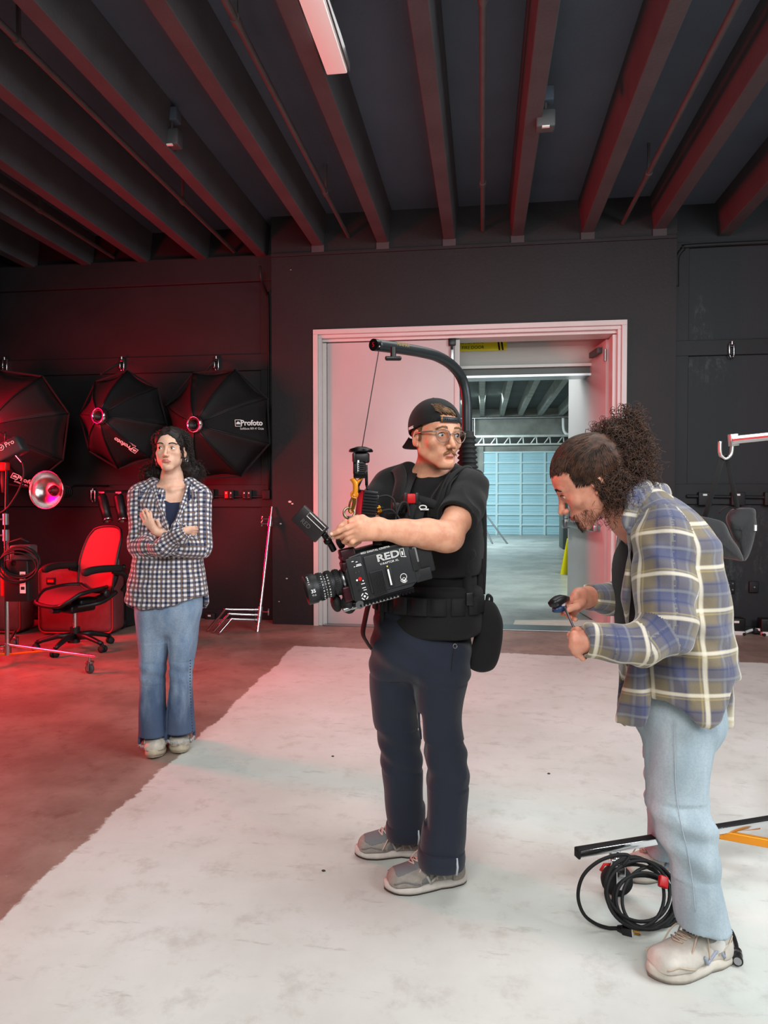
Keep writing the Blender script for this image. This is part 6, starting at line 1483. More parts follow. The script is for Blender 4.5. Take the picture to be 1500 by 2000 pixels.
    Mg = mat('clear_grey_frame', (120, 104, 92), .2, alpha=1, coat=.5); Mlens = mat('clear_lens', (255, 255, 255), .02, trans=1, ior=1.02, alpha=.25)
    for q in (-1, 1):
        pts = []
        for i in range(28):
            a = 2*PI*i/28; x = q*.0335+.0245*math.cos(a)*(1+.05*math.sin(a)); z = -.0035+.0215*math.sin(a)+.0015*math.cos(2*a); pts.append(H.p(x, .1050-.25*max(0, abs(x)-.02)-.0, z))
        b = MB(); b.tube(pts, .0016, 8, closed=True); b.build('rim', Mg, gl)
        b = MB(); b.add(pts, [tuple(range(28))]); b.build('lens', Mlens, gl, solid=.001)
        b = MB(); b.tube([H.p(q*.0575, .0965, .008), H.p(q*.070, .080, .009), H.p(q*.078, .03, .008), H.p(q*.0800, -.005, .006), H.p(q*.079, -.022, -.012)], .0016, 6, flat=(1.8, H.d(0, 0, 1))); b.build('temple', Mg, gl)
    b = MB(); b.tube([H.p(-.010, .107, .001), H.p(0, .1095, .005), H.p(.010, .107, .001)], .0017, 8); b.build('bridge', Mg, gl)
    # ---------- T-shirt
    S = SDF()
    S.loft([(L(842, 922, .05), .075, .070), (L(841, 938, .05), .150, .085), (L(840, 965, .04), .185, .115), (L(840, 1030, .02), .172, .122), (L(838, 1110, .02), .168, .118), (L(838, 1225, .02), .172, .122)], ex, ey, k=.03)
    S.cap(L(800, 930, .08), L(760, 952, .085), .050, .066, k=.03); S.cap(L(882, 930, .0), L(915, 955, -.045), .050, .068, k=.03)
    S.chain([(L(914, 955, -.045), .068), (L(905, 990, -.12), .070), (L(892, 1013, -.19), .069)], k=.02); S.chain([(L(762, 950, .085), .066), (L(738, 985, .03), .062), (L(728, 1005, .0), .060)], k=.02)
    S.cuff(L(888, 1010, -.195), L(905, 980, -.12), .069, .049, depth=.012)
    S.ell(L(846, 912, .0), (.078, .078, .040), k=.01, op='-'); S.ell(L(846, 900, .03), (.066, .09, .075), k=.01, op='-')
    S.build('t_shirt', mat('black_cotton', (17, 17, 18), .92, bump=.2, bscale=350, sheen=.08), o, h=.0048, disp=lambda p: folds(p, .005, 7, 8, 5, 2)+.003*math.sin(p.x*38-p.z*52+4*mnoise.noise(p*7)), relax=2)
    b = MB(); pts = [L(846, 922, -.02)+np.array([.078*math.sin(a), .055-.072*math.cos(a), .010*math.cos(a)*-1+.004]) for a in [2*PI*i/30 for i in range(30)]]
    # ---------- trousers
    M_tr = mat('navy_trousers', (29, 36, 52), .85, var=.15, vscale=6, bump=.2, bscale=300, sheen=.15)
    J = SDF()
    hips = [(L(826, 1175, .02), .165, .125), (L(824, 1225, .02), .176, .132), (L(822, 1265, .01), .172, .122), (L(822, 1300, .0), .145, .095), (L(822, 1330, .0), .11, .07)]
    J.loft(hips, EX, EY, k=.06, cap_r=.04)
    near = [(868, 1250, .085), (864, 1304, .098), (858, 1366, .083), (860, 1422, .077), (868, 1475, .077), (873, 1515, .074), (871, 1575, .073), (865, 1640, .075), (862, 1672, .075)]
    J.loft([(L(x, y, -.03-.05*(y-1250)/420), r, r*(1.12 if y < 1400 else .98)) for x, y, r in near], EX, EY, k=.03)
    farl = [(776, 1250, .088), (769, 1304, .086), (770, 1360, .084), (771, 1403, .081), (779, 1443, .077), (788, 1520, .077), (793, 1590, .071), (794, 1618, .068)]
    J.loft([(L(x, y, .05+.06*(y-1250)/370), r, r*(1.12 if y < 1400 else .98)) for x, y, r in farl], EX, EY, k=.03)
    J.poly([L(818, 1378, 0), L(822, 1378, 0), L(833, 1490, 0), L(833, 1590, 0), L(829, 1590, 0), L(826, 1500, 0)], 1, -.5, .6, k=.01)
    jn = J.build('trousers', M_tr, o, h=.0052, disp=lambda p: folds(p, .0045, 6, 6, 2.2, 4)+(.0035*math.sin(p.z*70+p.x*40+3*mnoise.noise(p*5)) if (p.z > .72 or .36 < p.z < .52) else .0012*math.sin(p.z*40)), relax=2)
    for nm, (x, y, dd, r, h0, h1) in (('near', (862, 1674, -.082, .0805, -.030, .034)), ('far', (793, 1620, .112, .074, -.030, .030))):
        c = L(x, y, dd); S = SDF(); S.loft([(c+EZ*h0, r*.97, r*.93), (c+EZ*((h0+h1)/2), r*1.035, r*.99), (c+EZ*h1, r*1.0, r*.97)], EX, EY, k=.003, cap_r=.006); S.loft([(c-EZ*.06, r-.008, r-.010), (c-EZ*.012, r-.008, r-.010)], EX, EY, k=.003, op='-')
        q = S.build('rolled_cuff', M_tr, jn, h=.004, relax=1)
        b = MB(); a = .35; xx = c+np.array([r*math.sin(a+.25)*1.02, -r*math.cos(a+.25)*.98, 0]); b.tube([xx+EZ*(h0+.002), xx+EZ*0+np.array([.003, -.004, 0]), xx+EZ*(h1-.004)], .0028, 6, flat=(1.4, EX)); b.build('seam_tape', mat('pale_tape', (190, 196, 204), .7), q)
    b = MB(); p0 = [L(888, 1258, -.17), L(884, 1280, -.175), L(881, 1310, -.175)]; b.tube(p0, .0016, 5); b.build('pocket_seam', M_fab, jn)
    b = MB(); c = L(889, 1262, -.18); b.torus(tuple(c), .007, .0012, (.4, -1, .2), 16, 6); b.build('zip_ring', M_steel, jn)
    # ankles / socks
    for a, c in (((862, 1680, -.075), (868, 1690, -.07)), ((800, 1625, .12), (804, 1636, .125))):
        b = MB(); b.cyl(L(*a), L(*c), .030, .028); b.build('sock', mat('light_sock', (190, 160, 156), .9), o)
    # ---------- shoes
    g1 = mat('grey_suede', (158, 150, 142), .85, var=.15, vscale=60, bump=.25, bscale=200); md = mat('pale_midsole', (206, 198, 192), .6, var=.12, vscale=40); out = mat('dark_outsole', (64, 50, 48), .8)
    lc = mat('pinkish_lace', (212, 186, 176), .8); lg = mat('silver_letter', (176, 174, 170), .4); ov = mat('mesh_grey', (118, 118, 122), .7)
    shoe(P, P.F(750, 1740), P.F(909, 1720), 'sneaker', None, (g1, md, out, lc, lg, ov), width=.108, h=.085, side=1, nu=(.30, .35, .49, .54), vamp=True)
    shoe(P, P.F(693, 1672), P.F(849, 1668), 'sneaker', None, (g1, md, out, lc, lg, ov), width=.108, h=.085, side=-1, nu=(.30, .35, .49, .54), vamp=True)
    return P, H, ft, ex, ey
PA, HA, fA, exA, eyA = cameraman()
# ================================================================ CAMERA, BOOM RIG (the viewer's left of the cameraman)
def QA(px, py, dd=0): return Q(px, py, PA.d0+dd)
M_web = mat('black_webbing', (22, 22, 24), .8, bump=.3, bscale=500)
M_vest = mat('black_padded_cloth', (14, 14, 15), .88, bump=.25, bscale=220, sheen=.06)
def rel(o, pts): return [V(p)-o for p in pts]

def rig():
    P = PA; L = P.L; o = P.o
    # ---- support vest : worn, moves with the boom -> one thing
    base = V(P.M @ V(tuple(L(842, 1050, .0)))); R = empty('support_rig', base, YAW, 'black harness rig with curved boom and bellows worn by the cameraman', 'camera support')
    off = np.array(tuple(P.Mi @ base))
    def l(px, py, dd=0): return L(px, py, dd)-off
    # torso pad
    S = SDF()
    S.loft([(l(840, 968, .02), .120, .118), (l(842, 1000, .02), .170, .140), (l(842, 1050, .02), .186, .150), (l(841, 1095, .02), .186, .150), (l(841, 1120, .02), .176, .140)], exA, eyA, k=.02, p_=2.6)
    S.poly([l(770, 930, 0), l(800, 930, 0), l(815, 966, 0), l(870, 966, 0), l(872, 930, 0), l(960, 930, 0), l(960, 988, 0), l(905, 990, 0), l(885, 1000, 0), l(870, 986, 0), l(812, 986, 0), l(795, 1000, 0), l(720, 1000, 0), l(720, 930, 0)], 1, -.6, .8, k=.01)
    S.build('chest_pad', M_vest, R, h=.005, disp=lambda p: .002*mnoise.noise(p*16), relax=2)
    S = SDF()
    S.loft([(l(838, 1138, .02), .175, .135), (l(838, 1150, .02), .192, .150), (l(838, 1195, .02), .197, .155), (l(838, 1222, .02), .195, .152), (l(838, 1236, .02), .180, .140)], exA, eyA, k=.02, p_=2.5, cap_r=.015)
    S.build('waist_belt', M_vest, R, h=.005, disp=lambda p: .0018*mnoise.noise(p*14), relax=2)
    def ringpt(a, z, rx, ry, c):    # point round the belt: a=0 faces the way he stands
        ce = l(*c); return ce+exA*rx*math.sin(a)-eyA*ry*math.cos(a)+EZ*z
    for i, a in enumerate((-.95, -.62, -.22, .12, .44, .78, 1.12)):
        b = MB(); z = .016; pts = [ringpt(a+t, z+.0, .207, .165, (838, 1188, .02)) for t in (-.13, -.045, .045, .13)]
        q = [ringpt(a+t, 0, .207+.004, .169, (838, 1172, .02)) for t in (-.125, -.04, .04, .125)]
        b.tube(q, .0035, 8, flat=(8.5, EZ)); b.build('belt_loop', M_web, R)
    b = MB(); q = [ringpt(-1.3+2.9*i/24, 0, .2035, .1625, (838, 1172, .02)) for i in range(25)]; b.tube(q, .002, 8, flat=(15, EZ)); b.build('belt_band', M_web, R)
    b = MB(); q = ringpt(-.60, -.03, .216, .174, (838, 1172, .02)); b.box(tuple(q), (.016, .012, .075), bev=.004); b.build('strap_keeper', M_web, R)
    # shoulder straps
    sL = [(764, 930, .10), (776, 915, .02), (783, 935, -.055), (778, 965, -.095), (775, 992, -.11)]
    sR = [(918, 935, .07), (908, 918, .0), (885, 925, -.08), (862, 955, -.135), (850, 985, -.15), (848, 1010, -.15)]
    sR2 = [(925, 945, .06), (912, 925, -.02), (895, 935, -.085), (880, 965, -.13), (872, 990, -.14)]
    for s, w_ in ((sL, .023), (sR, .024)):
        b = MB(); b.tube(curve([l(*p) for p in s]), .006, 10, flat=(w_/.006, (.6, -.2, .4) if s is sL else (.75, -.45, .5))); b.build('shoulder_strap', M_vest, R)
    b = MB(); b.tube(curve([l(*p) for p in sR2]), .003, 8, flat=(6, (.8, -.4, .4))); b.build('webbing_strap', M_web, R)
    b = MB(); b.tube(curve([l(*p) for p in ((807, 925, -.02), (798, 945, -.075), (790, 970, -.105), (782, 1000, -.115))]), .003, 8, flat=(5, EX)); b.build('webbing_strap', M_web, R)
    for i in range(3):
        b = MB(); x = 858+i*7; b.tube(curve([l(x+18, 925+i*3, -.09), l(x+4, 950, -.145-.004*i), l(x-8+i*3, 985, -.155), l(x-6+i*2, 1015, -.155)]), .0022, 8, flat=(4.5, (.7, -.4, .6))); b.build('webbing_strap', M_web, R)
    b = MB(); c = l(775, 990, -.125); b.box(tuple(c), (.036, .016, .03), bev=.004); b.build('strap_buckle', M_blk, R)
    # chest strap with red buckle
    b = MB(); b.tube(curve([l(778, 990, -.125), l(790, 976, -.135), l(812, 975, -.145), l(840, 982, -.155), l(862, 992, -.155)]), .0035, 8, flat=(4.2, EZ)); b.build('chest_strap', M_web, R)
    b = MB(); b.box(tuple(l(803, 974, -.158)), (.030, .016, .034), bev=.005); bk = b.build('buckle', M_red, R)
    for q in (-1, 1): b = MB(); b.box(tuple(l(803+q*11, 974, -.156)), (.012, .014, .042), bev=.003); b.build('buckle_frame', M_blk, bk)
    for p0, p1, p2 in (((815, 978, -.155), (800, 1010, -.165), (788, 1050, -.17)), ((824, 985, -.158), (818, 1010, -.168), (815, 1040, -.172))):
        b = MB(); b.tube(curve([l(*p0), l(*p1), l(*p2)]), .0025, 8, flat=(6, EX)); b.build('webbing_strap', M_web, R)
    b = MB(); b.torus(tuple(l(826, 991, -.172)), .012, .0022, (-.3, -1, .2), 20, 6, ell=.55); b.box(tuple(l(829, 995, -.172)), (.028, .004, .005)); b.build('white_emblem', M_whitep, R)
    # side strap, buckles, pouch edges on the viewer's side
    b = MB(); b.tube(curve([l(903, 1070, -.11), l(906, 1110, -.12), l(912, 1130, -.11), l(915, 1165, -.125)]), .003, 8, flat=(6, (.8, -.5, 0))); b.build('webbing_strap', M_web, R)
    b = MB(); b.box(tuple(l(917, 1170, -.135)), (.026, .014, .045), bev=.004); b.box(tuple(l(925, 1062, -.06)), (.03, .014, .03), bev=.004); b.build('side_buckle', M_blk, R)
    b = MB(); b.ball(tuple(l(882, 1082, -.105)), (.085, .035, .045), n=20); b.build('side_pad', M_vest, R)
    text('logo', 'EASYRIG', Matrix.Translation(l(885, 1064, -.160)) @ Matrix.Rotation(.55, 4, 'Z') @ TF, .018, mat('gold_thread', (140, 110, 50), .7), R)
    # back plate, spine, bellows, boom
    b = MB(); q = [l(934, 940, .03), l(938, 1010, .05), l(938, 1090, .05), l(935, 1160, .04)]; b.tube(curve(q), [.018]*19, 8, flat=(2.6, EY)); b.build('back_spine', M_vest, R)
    b = MB(); b.tube(curve([l(900, 915, .08), l(936, 922, .05), l(944, 945, .02), l(943, 975, .02), l(938, 990, .02)]), .005, 8, flat=(3, EY)); b.build('back_handle', M_web, R)
    b = MB(); b.tube(curve([l(936, 1040, .0), l(934, 1100, .0), l(938, 1190, .0)]), .012, 8, flat=(2.4, EY)); b.box(tuple(l(943, 1105, -.035)), (.004, .008, .05)); b.build('side_rail', M_web, R)
    db = .16
    b = MB(); n = 11; prof = []
    p0, p1 = l(914, 955, db), l(912, 850, db); Lb = float(np.linalg.norm(np.array(p1)-np.array(p0)))
    for i in range(n): z = Lb*i/n; r = .044-.010*(i/n); prof += [(r*.80, z), (r, z+Lb/n*.30), (r, z+Lb/n*.45), (r*.80, z+Lb/n*.9)]
    prof = [(.030, -.04)]+prof+[(.026, Lb), (.026, Lb+.012), (.019, Lb+.014)]
    b.lathe(prof, zframe(V(p1)-V(p0), p0), 32); b.build('bellows', M_blkr, R)
    boom = [(912, 860, db), (912, 820, db), (911, 780, db), (903, 742, db-.01), (884, 715, db-.06), (856, 697, db-.13), (825, 688, db-.20), (785, 681, db-.28), (734, 674, db-.38)]
    bp = curve([l(*p) for p in boom], 6); b = MB(); b.tube(bp, .0195, 20); b.build('boom_tube', mat('graphite_tube', (44, 48, 50), .38, .3), R)
    b = MB(); e = bp[-1]; d = (bp[-1]-bp[-4]).normalized(); b.cyl(e-d*.004, e+d*.012, .0200, n=20); ec = b.build('boom_cap', M_red if False else M_blkm, R)
    mm = zframe(d, e+d*.0128); text('cap_numeral', '5', mm @ Matrix.Rotation(PI/2, 4, 'Z') @ Matrix.Rotation(PI, 4, 'X') if False else Matrix.Translation(e+d*.0130) @ frame(V((.65, -.75, 0)), (0, 0, 1)) @ TF, .022, M_red, ec)
    b = MB(); c = V(l(768, 691, -.33)); b.cyl(c+V((0, 0, .02)), c+V((0, 0, -.012)), .009); b.box(tuple(c+V((0, 0, -.014))), (.052, .018, .014), bev=.006); b.build('wing_knob', M_blk, R)
    for px, py, dd in ((741, 677, -.392),): b = MB(); b.ball(tuple(l(px, py, dd)), .003, n=8); b.build('screw', M_steel, R)
    c = V(l(788, 675, -.299)); text('logo', 'MINIMAX', Matrix.Translation(c+V((0, 0, .002))) @ frame(V(l(740, 673, -.38))-V(l(800, 683, -.26)), (0, 0, 1)) @ Matrix.Rotation(PI, 4, 'Z') @ TF, .015, mat('gold_print', (150, 130, 84), .5), R)
    # thin line down to the reel
    b = MB(); a, e = V(l(740, 684, -.375)), V(l(706, 881, -.38)); b.cyl(a, e, .0016, n=6); b.build('support_line', M_blk, R)
    # hanging bottle-shaped bag and dangling strap
    S = SDF(); S.loft([(l(951, 1172, -.03), .020, .018), (l(952, 1190, -.03), .040, .032), (l(955, 1215, -.03), .048, .040), (l(953, 1250, -.03), .050, .042), (l(944, 1285, -.03), .054, .045), (l(941, 1303, -.03), .045, .036), (l(941, 1312, -.03), .024, .02)], EX, EY, k=.01, p_=2.2, cap_r=.012)
    S.build('hanging_pouch', M_fab, R, h=.004, disp=lambda p: .002*mnoise.noise(p*22), relax=2)
    b = MB(); b.tube(curve([l(950, 1180, -.03), l(953, 1163, -.03), l(960, 1168, -.03), l(959, 1182, -.03)]), .005, 6, flat=(2, EY)); b.build('pouch_loop', M_web, R)
    b = MB(); b.tube(curve([l(748, 1148, .0), l(730, 1158, -.02), l(720, 1180, -.04), l(712, 1215, -.04), l(709, 1238, -.04), l(717, 1255, -.045), l(726, 1268, -.05)], 8), .0022, 8, flat=(9, (.35, -.9, 0))); b.build('dangling_strap', M_web, R)
    # ---- reel, hook: the damper that carries the camera
    c0 = QA(705, 885, -.37); T = empty('spring_hook', c0, 0, 'black spring reel with orange carabiner hanging on the thin line', 'hook')
    r_ = lambda px, py, dd=-.37: QA(px, py, dd)-c0
    b = MB(); b.lathe([(.0, .012), (.014, .013), (.034, .006), (.038, .0), (.036, -.003), (.0, -.004)][::-1], Matrix.Translation(r_(705, 881)), 32); b.build('reel_disc', M_blkm, T)
    b = MB(); b.box(tuple(r_(705, 894)), (.050, .040, .032), bev=.007); b.box(tuple(r_(693, 894, -.385)), (.008, .02, .03), bev=.002); b.build('reel_body', M_blk, T)
    b = MB(); b.box(tuple(r_(702, 913)), (.036, .032, .045), bev=.005)
    for i in range(5): b.box(tuple(r_(706, 905+i*4, -.39)), (.020, .006, .004))
    b.build('spring_housing', M_blk, T); b = MB(); b.box(tuple(r_(700, 910, -.388)), (.005, .004, .035)); b.build('scale_print', M_whitep, T)
    b = MB(); b.box(tuple(r_(704, 927)), (.040, .034, .022), bev=.005); b.build('swivel_block', M_blkm, T)
    b = MB(); b.tube(curve([r_(688, 934), r_(694, 945), r_(694, 962), r_(692, 968)]), [.009]+[.0075]*17+[.008], 8, flat=(1.0, EX)); b.tube(curve([r_(708, 933), r_(698, 943), r_(695, 960)]), .0045, 8); b.torus(tuple(r_(692, 966)), .0095, .0035, (.2, -1, 0), 20, 8); b.build('orange_hook', M_orange, T)
    b = MB(); b.tube(curve([r_(690, 968), r_(683, 984), r_(682, 998), r_(687, 1000), r_(693, 985), r_(694, 972)]), .0032, 8); b.cyl(r_(692, 974), r_(688, 997), .0045); b.build('carabiner', M_gold, T)
    b = MB(); b.torus(tuple(r_(682, 1002)), .0165, .0042, (.3, -1, .1), 24, 8); b.cyl(r_(684, 1008), r_(684, 1022), .009); b.build('ring', mat('tarnished_brass', (150, 140, 110), .35, .9), T)
    return R
rig()

def cinema_camera():
    c0 = QA(737, 1110, -.30); T = empty('cinema_camera', c0, 0, 'black cinema camera with lens, flip screen and top handle held by the cameraman', 'camera')
    e1 = (rgt*.945+fwd*.22-upv*-.232).normalized(); M = frame(e1, upv*1.0-e1*0); M.translation = V((0, 0, 0))
    # x: lens -> rear, z: up, y = away from the viewer
    y = M.to_3x3() @ V((0, 1, 0)); s = 1 if y.dot(fwd) > 0 else -1
    Mg = mat('camera_grey', (36, 37, 39), .42, var=.1, vscale=60, bump=.08, bscale=500); Mg2 = mat('camera_dark', (24, 24, 26), .5)
    def F(x, z, yy=0): return V((x, yy*s, z))
    Wd = .105; yf = -Wd/2*s   # near face
    b = MB(M); 
    # body outline as a prism with a bevel: in x-z, thickness Wd
    out = [(-.098, .045), (-.092, .062), (-.045, .068), (.112, .062), (.118, .050), (.120, -.055), (.085, -.078), (-.095, -.080), (-.108, -.068), (-.110, .02)]
    MX = Matrix(((1, 0, 0, 0), (0, 0, 1, 0), (0, 1, 0, 0), (0, 0, 0, 1)))
    b = MB(M @ MX); b.prism(out, -Wd/2, Wd/2); body = b.build('camera_body', Mg, T, bevel=.004)
    def tx(x, z, lift=.0012, rz=0): return M @ Matrix.Translation((x, (-Wd/2-lift)*s, z)) @ (TF if s > 0 else TF) @ Matrix.Rotation(rz, 4, 'Z')
    # raised front control panel and side plate
    b = MB(M); b.box((-.078, (-Wd/2-.002)*s, -.008), (.050, .006, .135), bev=.003); b.build('control_panel', Mg2, body)
    b = MB(M); b.box((.028, (-Wd/2-.002)*s, -.006), (.150, .006, .118), bev=.004); b.build('side_plate', Mg, body)
    b = MB(M); b.box((-.018, (-Wd/2-.006)*s, -.035), (.044, .005, .075), bev=.002)
    for i in range(10): b.box((-.036+i*.0040, (-Wd/2-.010)*s, -.035), (.0018, .005, .068))
    b.build('vent_grille', Mg2, body)
    b = MB(M); b.box((.022, (-Wd/2-.007)*s, -.028), (.016, .006, .062), bev=.002); b.build('media_door', Mg2, body)
    b = MB(M); b.box((.019, (-Wd/2-.011)*s, -.028), (.005, .002, .050)); b.build('door_print', M_whitep, body)
    # lettering
    t = text('logo', 'RED', tx(.030, .036, .0062), .030, M_whitep, body, xs=1.35, offset=.0006)
    text('logo', 'RED', tx(.030, .036, .0070), .030, Mg2, body, xs=1.35, offset=-.0011)
    text('model_print', 'V-RAPTOR XL', tx(.030, .017, .0062), .009, M_whitep, body, xs=1.1)
    text('strip_print', 'RED DIGITAL CINEMA', tx(-.004, .0635, .001), .008, M_whitep, body, xs=1.2)
    b = MB(tx(.076, .034, .0062)); b.tube([(-.006, .014, 0), (.006, .014, 0), (.006, -.010, 0), (.010, -.014, 0), (-.006, -.010, 0)], .0012, 5, closed=True); b.cyl((0, .006, 0), (0, -.006, 0), .0025); b.build('emblem', M_whitep, body)
    b = MB(tx(.063, -.045, .0062)); b.torus((0, .006, 0), .010, .0011, n=24, m=5)
    for i in range(4): a = PI*1.15+i*.55; b.torus((.0085*math.cos(a), .0015+.011*math.sin(a), 0), .0034, .0009, n=12, m=5)
    b.torus((0, -.001, 0), .0045, .0009, n=12, m=5); b.build('paw_emblem', M_whitep, body)
    b = MB(tx(-.008, -.003, .0062)); b.box((0, 0, 0), (.012, .008, .001)); b.build('red_mark', M_red, body)
    b = MB(tx(.020, .006, .0062)); b.cyl((0, 0, 0), (0, 0, .001), .0024); b.build('status_light', mat('yellow_dot', (235, 220, 120), .4), body)
    for (x, z, r, m) in ((-.072, -.010, .0058, M_red), (-.082, -.012, .0030, M_whitep), (-.080, .012, .0018, M_steel), (-.070, .012, .0018, M_steel), (-.082, -.025, .0032, M_blk), (-.082, -.045, .0032, M_blk), (-.064, -.018, .0022, M_whitep)):
        b = MB(tx(x, z, .0052)); b.cyl((0, 0, 0), (0, 0, .0018), r, n=16); b.build('button', m, body)
    for (x, z, w_) in ((-.066, .030, .018), (-.066, .034, .014), (-.070, .043, .006), (-.082, .047, .006), (-.066, -.027, .012), (-.066, -.040, .012), (-.064, -.047, .010), (-.080, .030, .004)):
        b = MB(tx(x, z, .0052)); b.box((0, 0, 0), (w_, .0022, .0006)); b.build('small_print', M_whitep, body)
    b = MB(tx(-.070, -.066, .0052)); 
    for i in range(4): b.torus((0, 0, .001), .0098, .0018, n=6, m=5, a0=i*PI/2+.25, a1=i*PI/2+1.3)
    b.cyl((0, 0, 0), (0, 0, .0015), .0035); b.build('jog_pad', M_whitep, body)
    # rear battery
    b = MB(M); b.box((.148, 0, .004), (.056, .085, .105), bev=.006); b.box((.122, 0, .0), (.012, .098, .115), bev=.004); bt = b.build('battery', Mg2, T)
    b = MB(M); b.box((.108, (-Wd/2-.004)*s, .004), (.020, .006, .07), bev=.002); b.build('battery_plate', Mg2, T)
    b = MB(M); b.box((.118, (-.052)*s, .018), (.014, .006, .050), bev=.003); b.build('release_latch', mat('pale_grey_tab', (120, 122, 122), .4), T)
    b = MB(M); b.box((.130, (-Wd/2+.012)*s, -.050), (.055, .02, .04), bev=.004); b.build('rear_bracket', Mg2, T)
    # base plate with teeth
    b = MB(M); b.box((-.01, 0, -.085), (.20, .10, .012), bev=.002)
    for i in range(16): b.box((.085-i*.0115, (-.051)*s, -.092), (.006, .006, .008))
    b.build('base_plate', M_blkm, T)
    # lens
    def A(z): return M @ Matrix.Translation((-.110, 0, -.010)) @ Matrix.Rotation(-PI/2, 4, 'Y') @ Matrix.Translation((0, 0, z))
    lens = empty('lens', (0, 0, 0)); lens.parent = T
    b = MB(A(0)); b.lathe([(.0, 0), (.036, 0), (.036, .010), (.032, .012), (.032, .018)], None, 40, caps=False); b.build('mount', M_steel, lens)
    b = MB(A(0)); b.lathe([(.036, .014), (.040, .016), (.040, .034), (.037, .036), (.037, .040), (.042, .042), (.042, .060), (.039, .062), (.039, .066), (.0425, .068), (.0425, .092), (.0465, .096), (.0465, .124), (.045, .126), (.042, .126), (.041, .112), (.034, .106)], None, 48, caps=False); b.build('barrel', Mg2, lens)
    b = MB(A(0))
    for z, R_ in ((.026, .040), (.051, .042), (.080, .0425)):
        for i in range(44): a = 2*PI*i/44; b.box((R_*math.cos(a), R_*math.sin(a), z), (.003, .003, .011), Matrix.Identity(4))
    b.build('focus_teeth', M_blkr, lens)
    b = MB(A(.104)); b.lathe([(.0, .012), (.016, .0095), (.028, .004), (.034, .0)][::-1], None, 40); b.build('front_glass', M_dark, lens)
    b = MB(A(0)); b.torus((0, 0, .1165), .036, .0018, n=40, m=6); b.build('inner_ring', M_blkm, lens)
    ml = A(.110) @ Matrix.Rotation(0, 4, 'Z')
    def on_lens(z, ang, r): # frame on the barrel, letters reading along the axis
        nn = (M.to_3x3() @ V((0, -math.cos(ang)*s, math.sin(ang)))).normalized(); c = A(z).translation+nn*r
        xd = (M.to_3x3() @ V((1, 0, 0))); yd = nn.cross(xd); m = Matrix((xd, yd, nn)).transposed().to_4x4(); m.translation = c; return m
    text('focal_print', '35', on_lens(.108, -.05, .0468), .015, M_whitep, lens, offset=.0003); text('focal_print', 'T1.5', on_lens(.108, -.33, .0468), .007, M_whitep, lens)
    for z, r in ((.075, .0448), (.056, .0438), (.066, .0400)):
        for i in range(9):
            a = -.9+i*.22; text('scale_print', str((i*3+2) % 10)+('0' if i % 2 else ''), on_lens(z, a, r) @ Matrix.Rotation(PI/2, 4, 'Z'), .006, M_whitep, lens)
    for i in range(5): text('scale_print', '35mm'[i % 4], on_lens(.116, .45+i*.16, .0470) @ Matrix.Rotation(PI/2, 4, 'Z'), .007, M_whitep, lens)
    # top rail, handle, monitor arm, flip screen
    b = MB(M); b.box((-.01, 0, .072), (.19, .05, .010), bev=.002)
    for i in range(6): b.box((.02+i*.014, (-.03)*s, .0785), (.007, .006, .006))
    b.build('top_rail', M_blkm, T)
    hp = [QA(742, 1050, -.335)-c0, QA(735, 1042, -.335)-c0, QA(712, 1042, -.34)-c0, QA(690, 1043, -.345)-c0, QA(672, 1046, -.345)-c0, QA(662, 1055, -.335)-c0, QA(668, 1068, -.32)-c0]
    b = MB(); b.tube(curve(hp), .0105, 10); b.build('top_handle', M_blkr, T)
    b = MB(); b.cyl(QA(684, 1020, -.36)-c0, QA(685, 1045, -.345)-c0, .008); b.build('handle_post', M_blkm, T)
    b = MB(); b.box(tuple(QA(738, 1056, -.33)-c0), (.03, .03, .03), bev=.004); b.build('handle_foot', M_blkm, T)
    b = MB(M); b.box((-.085, -.01*s, .060), (.05, .04, .055), bev=.006); b.box((-.100, -.02*s, .035), (.03, .05, .03), bev=.005); b.cyl((-.1, -.045*s, .06), (-.1, .03*s, .06), .009); b.build('top_bracket', mat('bracket_dark_red', (52, 22, 28), .4, .4), T)
    b = MB(); b.tube(curve([QA(652, 1075, -.33)-c0, QA(645, 1062, -.34)-c0, QA(632, 1042, -.35)-c0]), .010, 8); b.ball(tuple(QA(640, 1056, -.345)-c0), .014); b.build('monitor_arm', M_blkm, T)
    # screen: slab spanned by two edges (corners in the photo, at the arm's depth)
    ca, cb, cc = QA(598, 992, -.35), QA(566, 1009, -.34), QA(645, 1037, -.36)
    ux = (cc-ca); uy = (cb-ca); n_ = ux.cross(uy).normalized(); 
    if n_.dot(fwd) > 0: n_ = -n_
    m = frame(ux, uy, (ca+cb+cc+(cb+cc-ca))/4-c0)
    Wm, Hm = ux.length, uy.length; b = MB(m); sy = 1 if (m.to_3x3() @ V((0, 1, 0))).dot(n_) > 0 else -1
    b.box((0, 0, 0), (Wm, .018, Hm*1.05), bev=.003); mon = b.build('flip_screen', mat('monitor_back', (40, 34, 36), .35), T)
    zt_ = m.to_3x3() @ V((0, 0, 1))
    b = MB(m); b.box((.0, -.011*sy, 0), (Wm*.9, .002, Hm*.95)); b.build('display', M_dark, mon)
    xd = ux.normalized(); yd = n_.cross(xd); mt = Matrix((xd, yd, n_)).transposed().to_4x4(); mt.translation = m.translation+n_*.0095
    text('logo', 'RED', mt @ Matrix.Translation((-.008, -.008, 0)), .020, mat('dim_print', (84, 80, 82), .5), mon)
    b = MB(mt @ Matrix.Translation((.012, Hm*.34, .0))); b.tube([(-.034, .007, 0), (.034, .007, 0), (.034, -.007, 0), (-.034, -.007, 0)], .0012, 5, closed=True); b.build('outline_print', M_whitep, mon)
    # motor and grips under the lens
    b = MB(M); b.ball((-.118, -.01*s, -.085), (.024, .03, .030), n=16); b.ball((-.150, .02*s, -.075), (.018, .03, .03), n=16); b.build('grip_rubber', M_blkr, T)
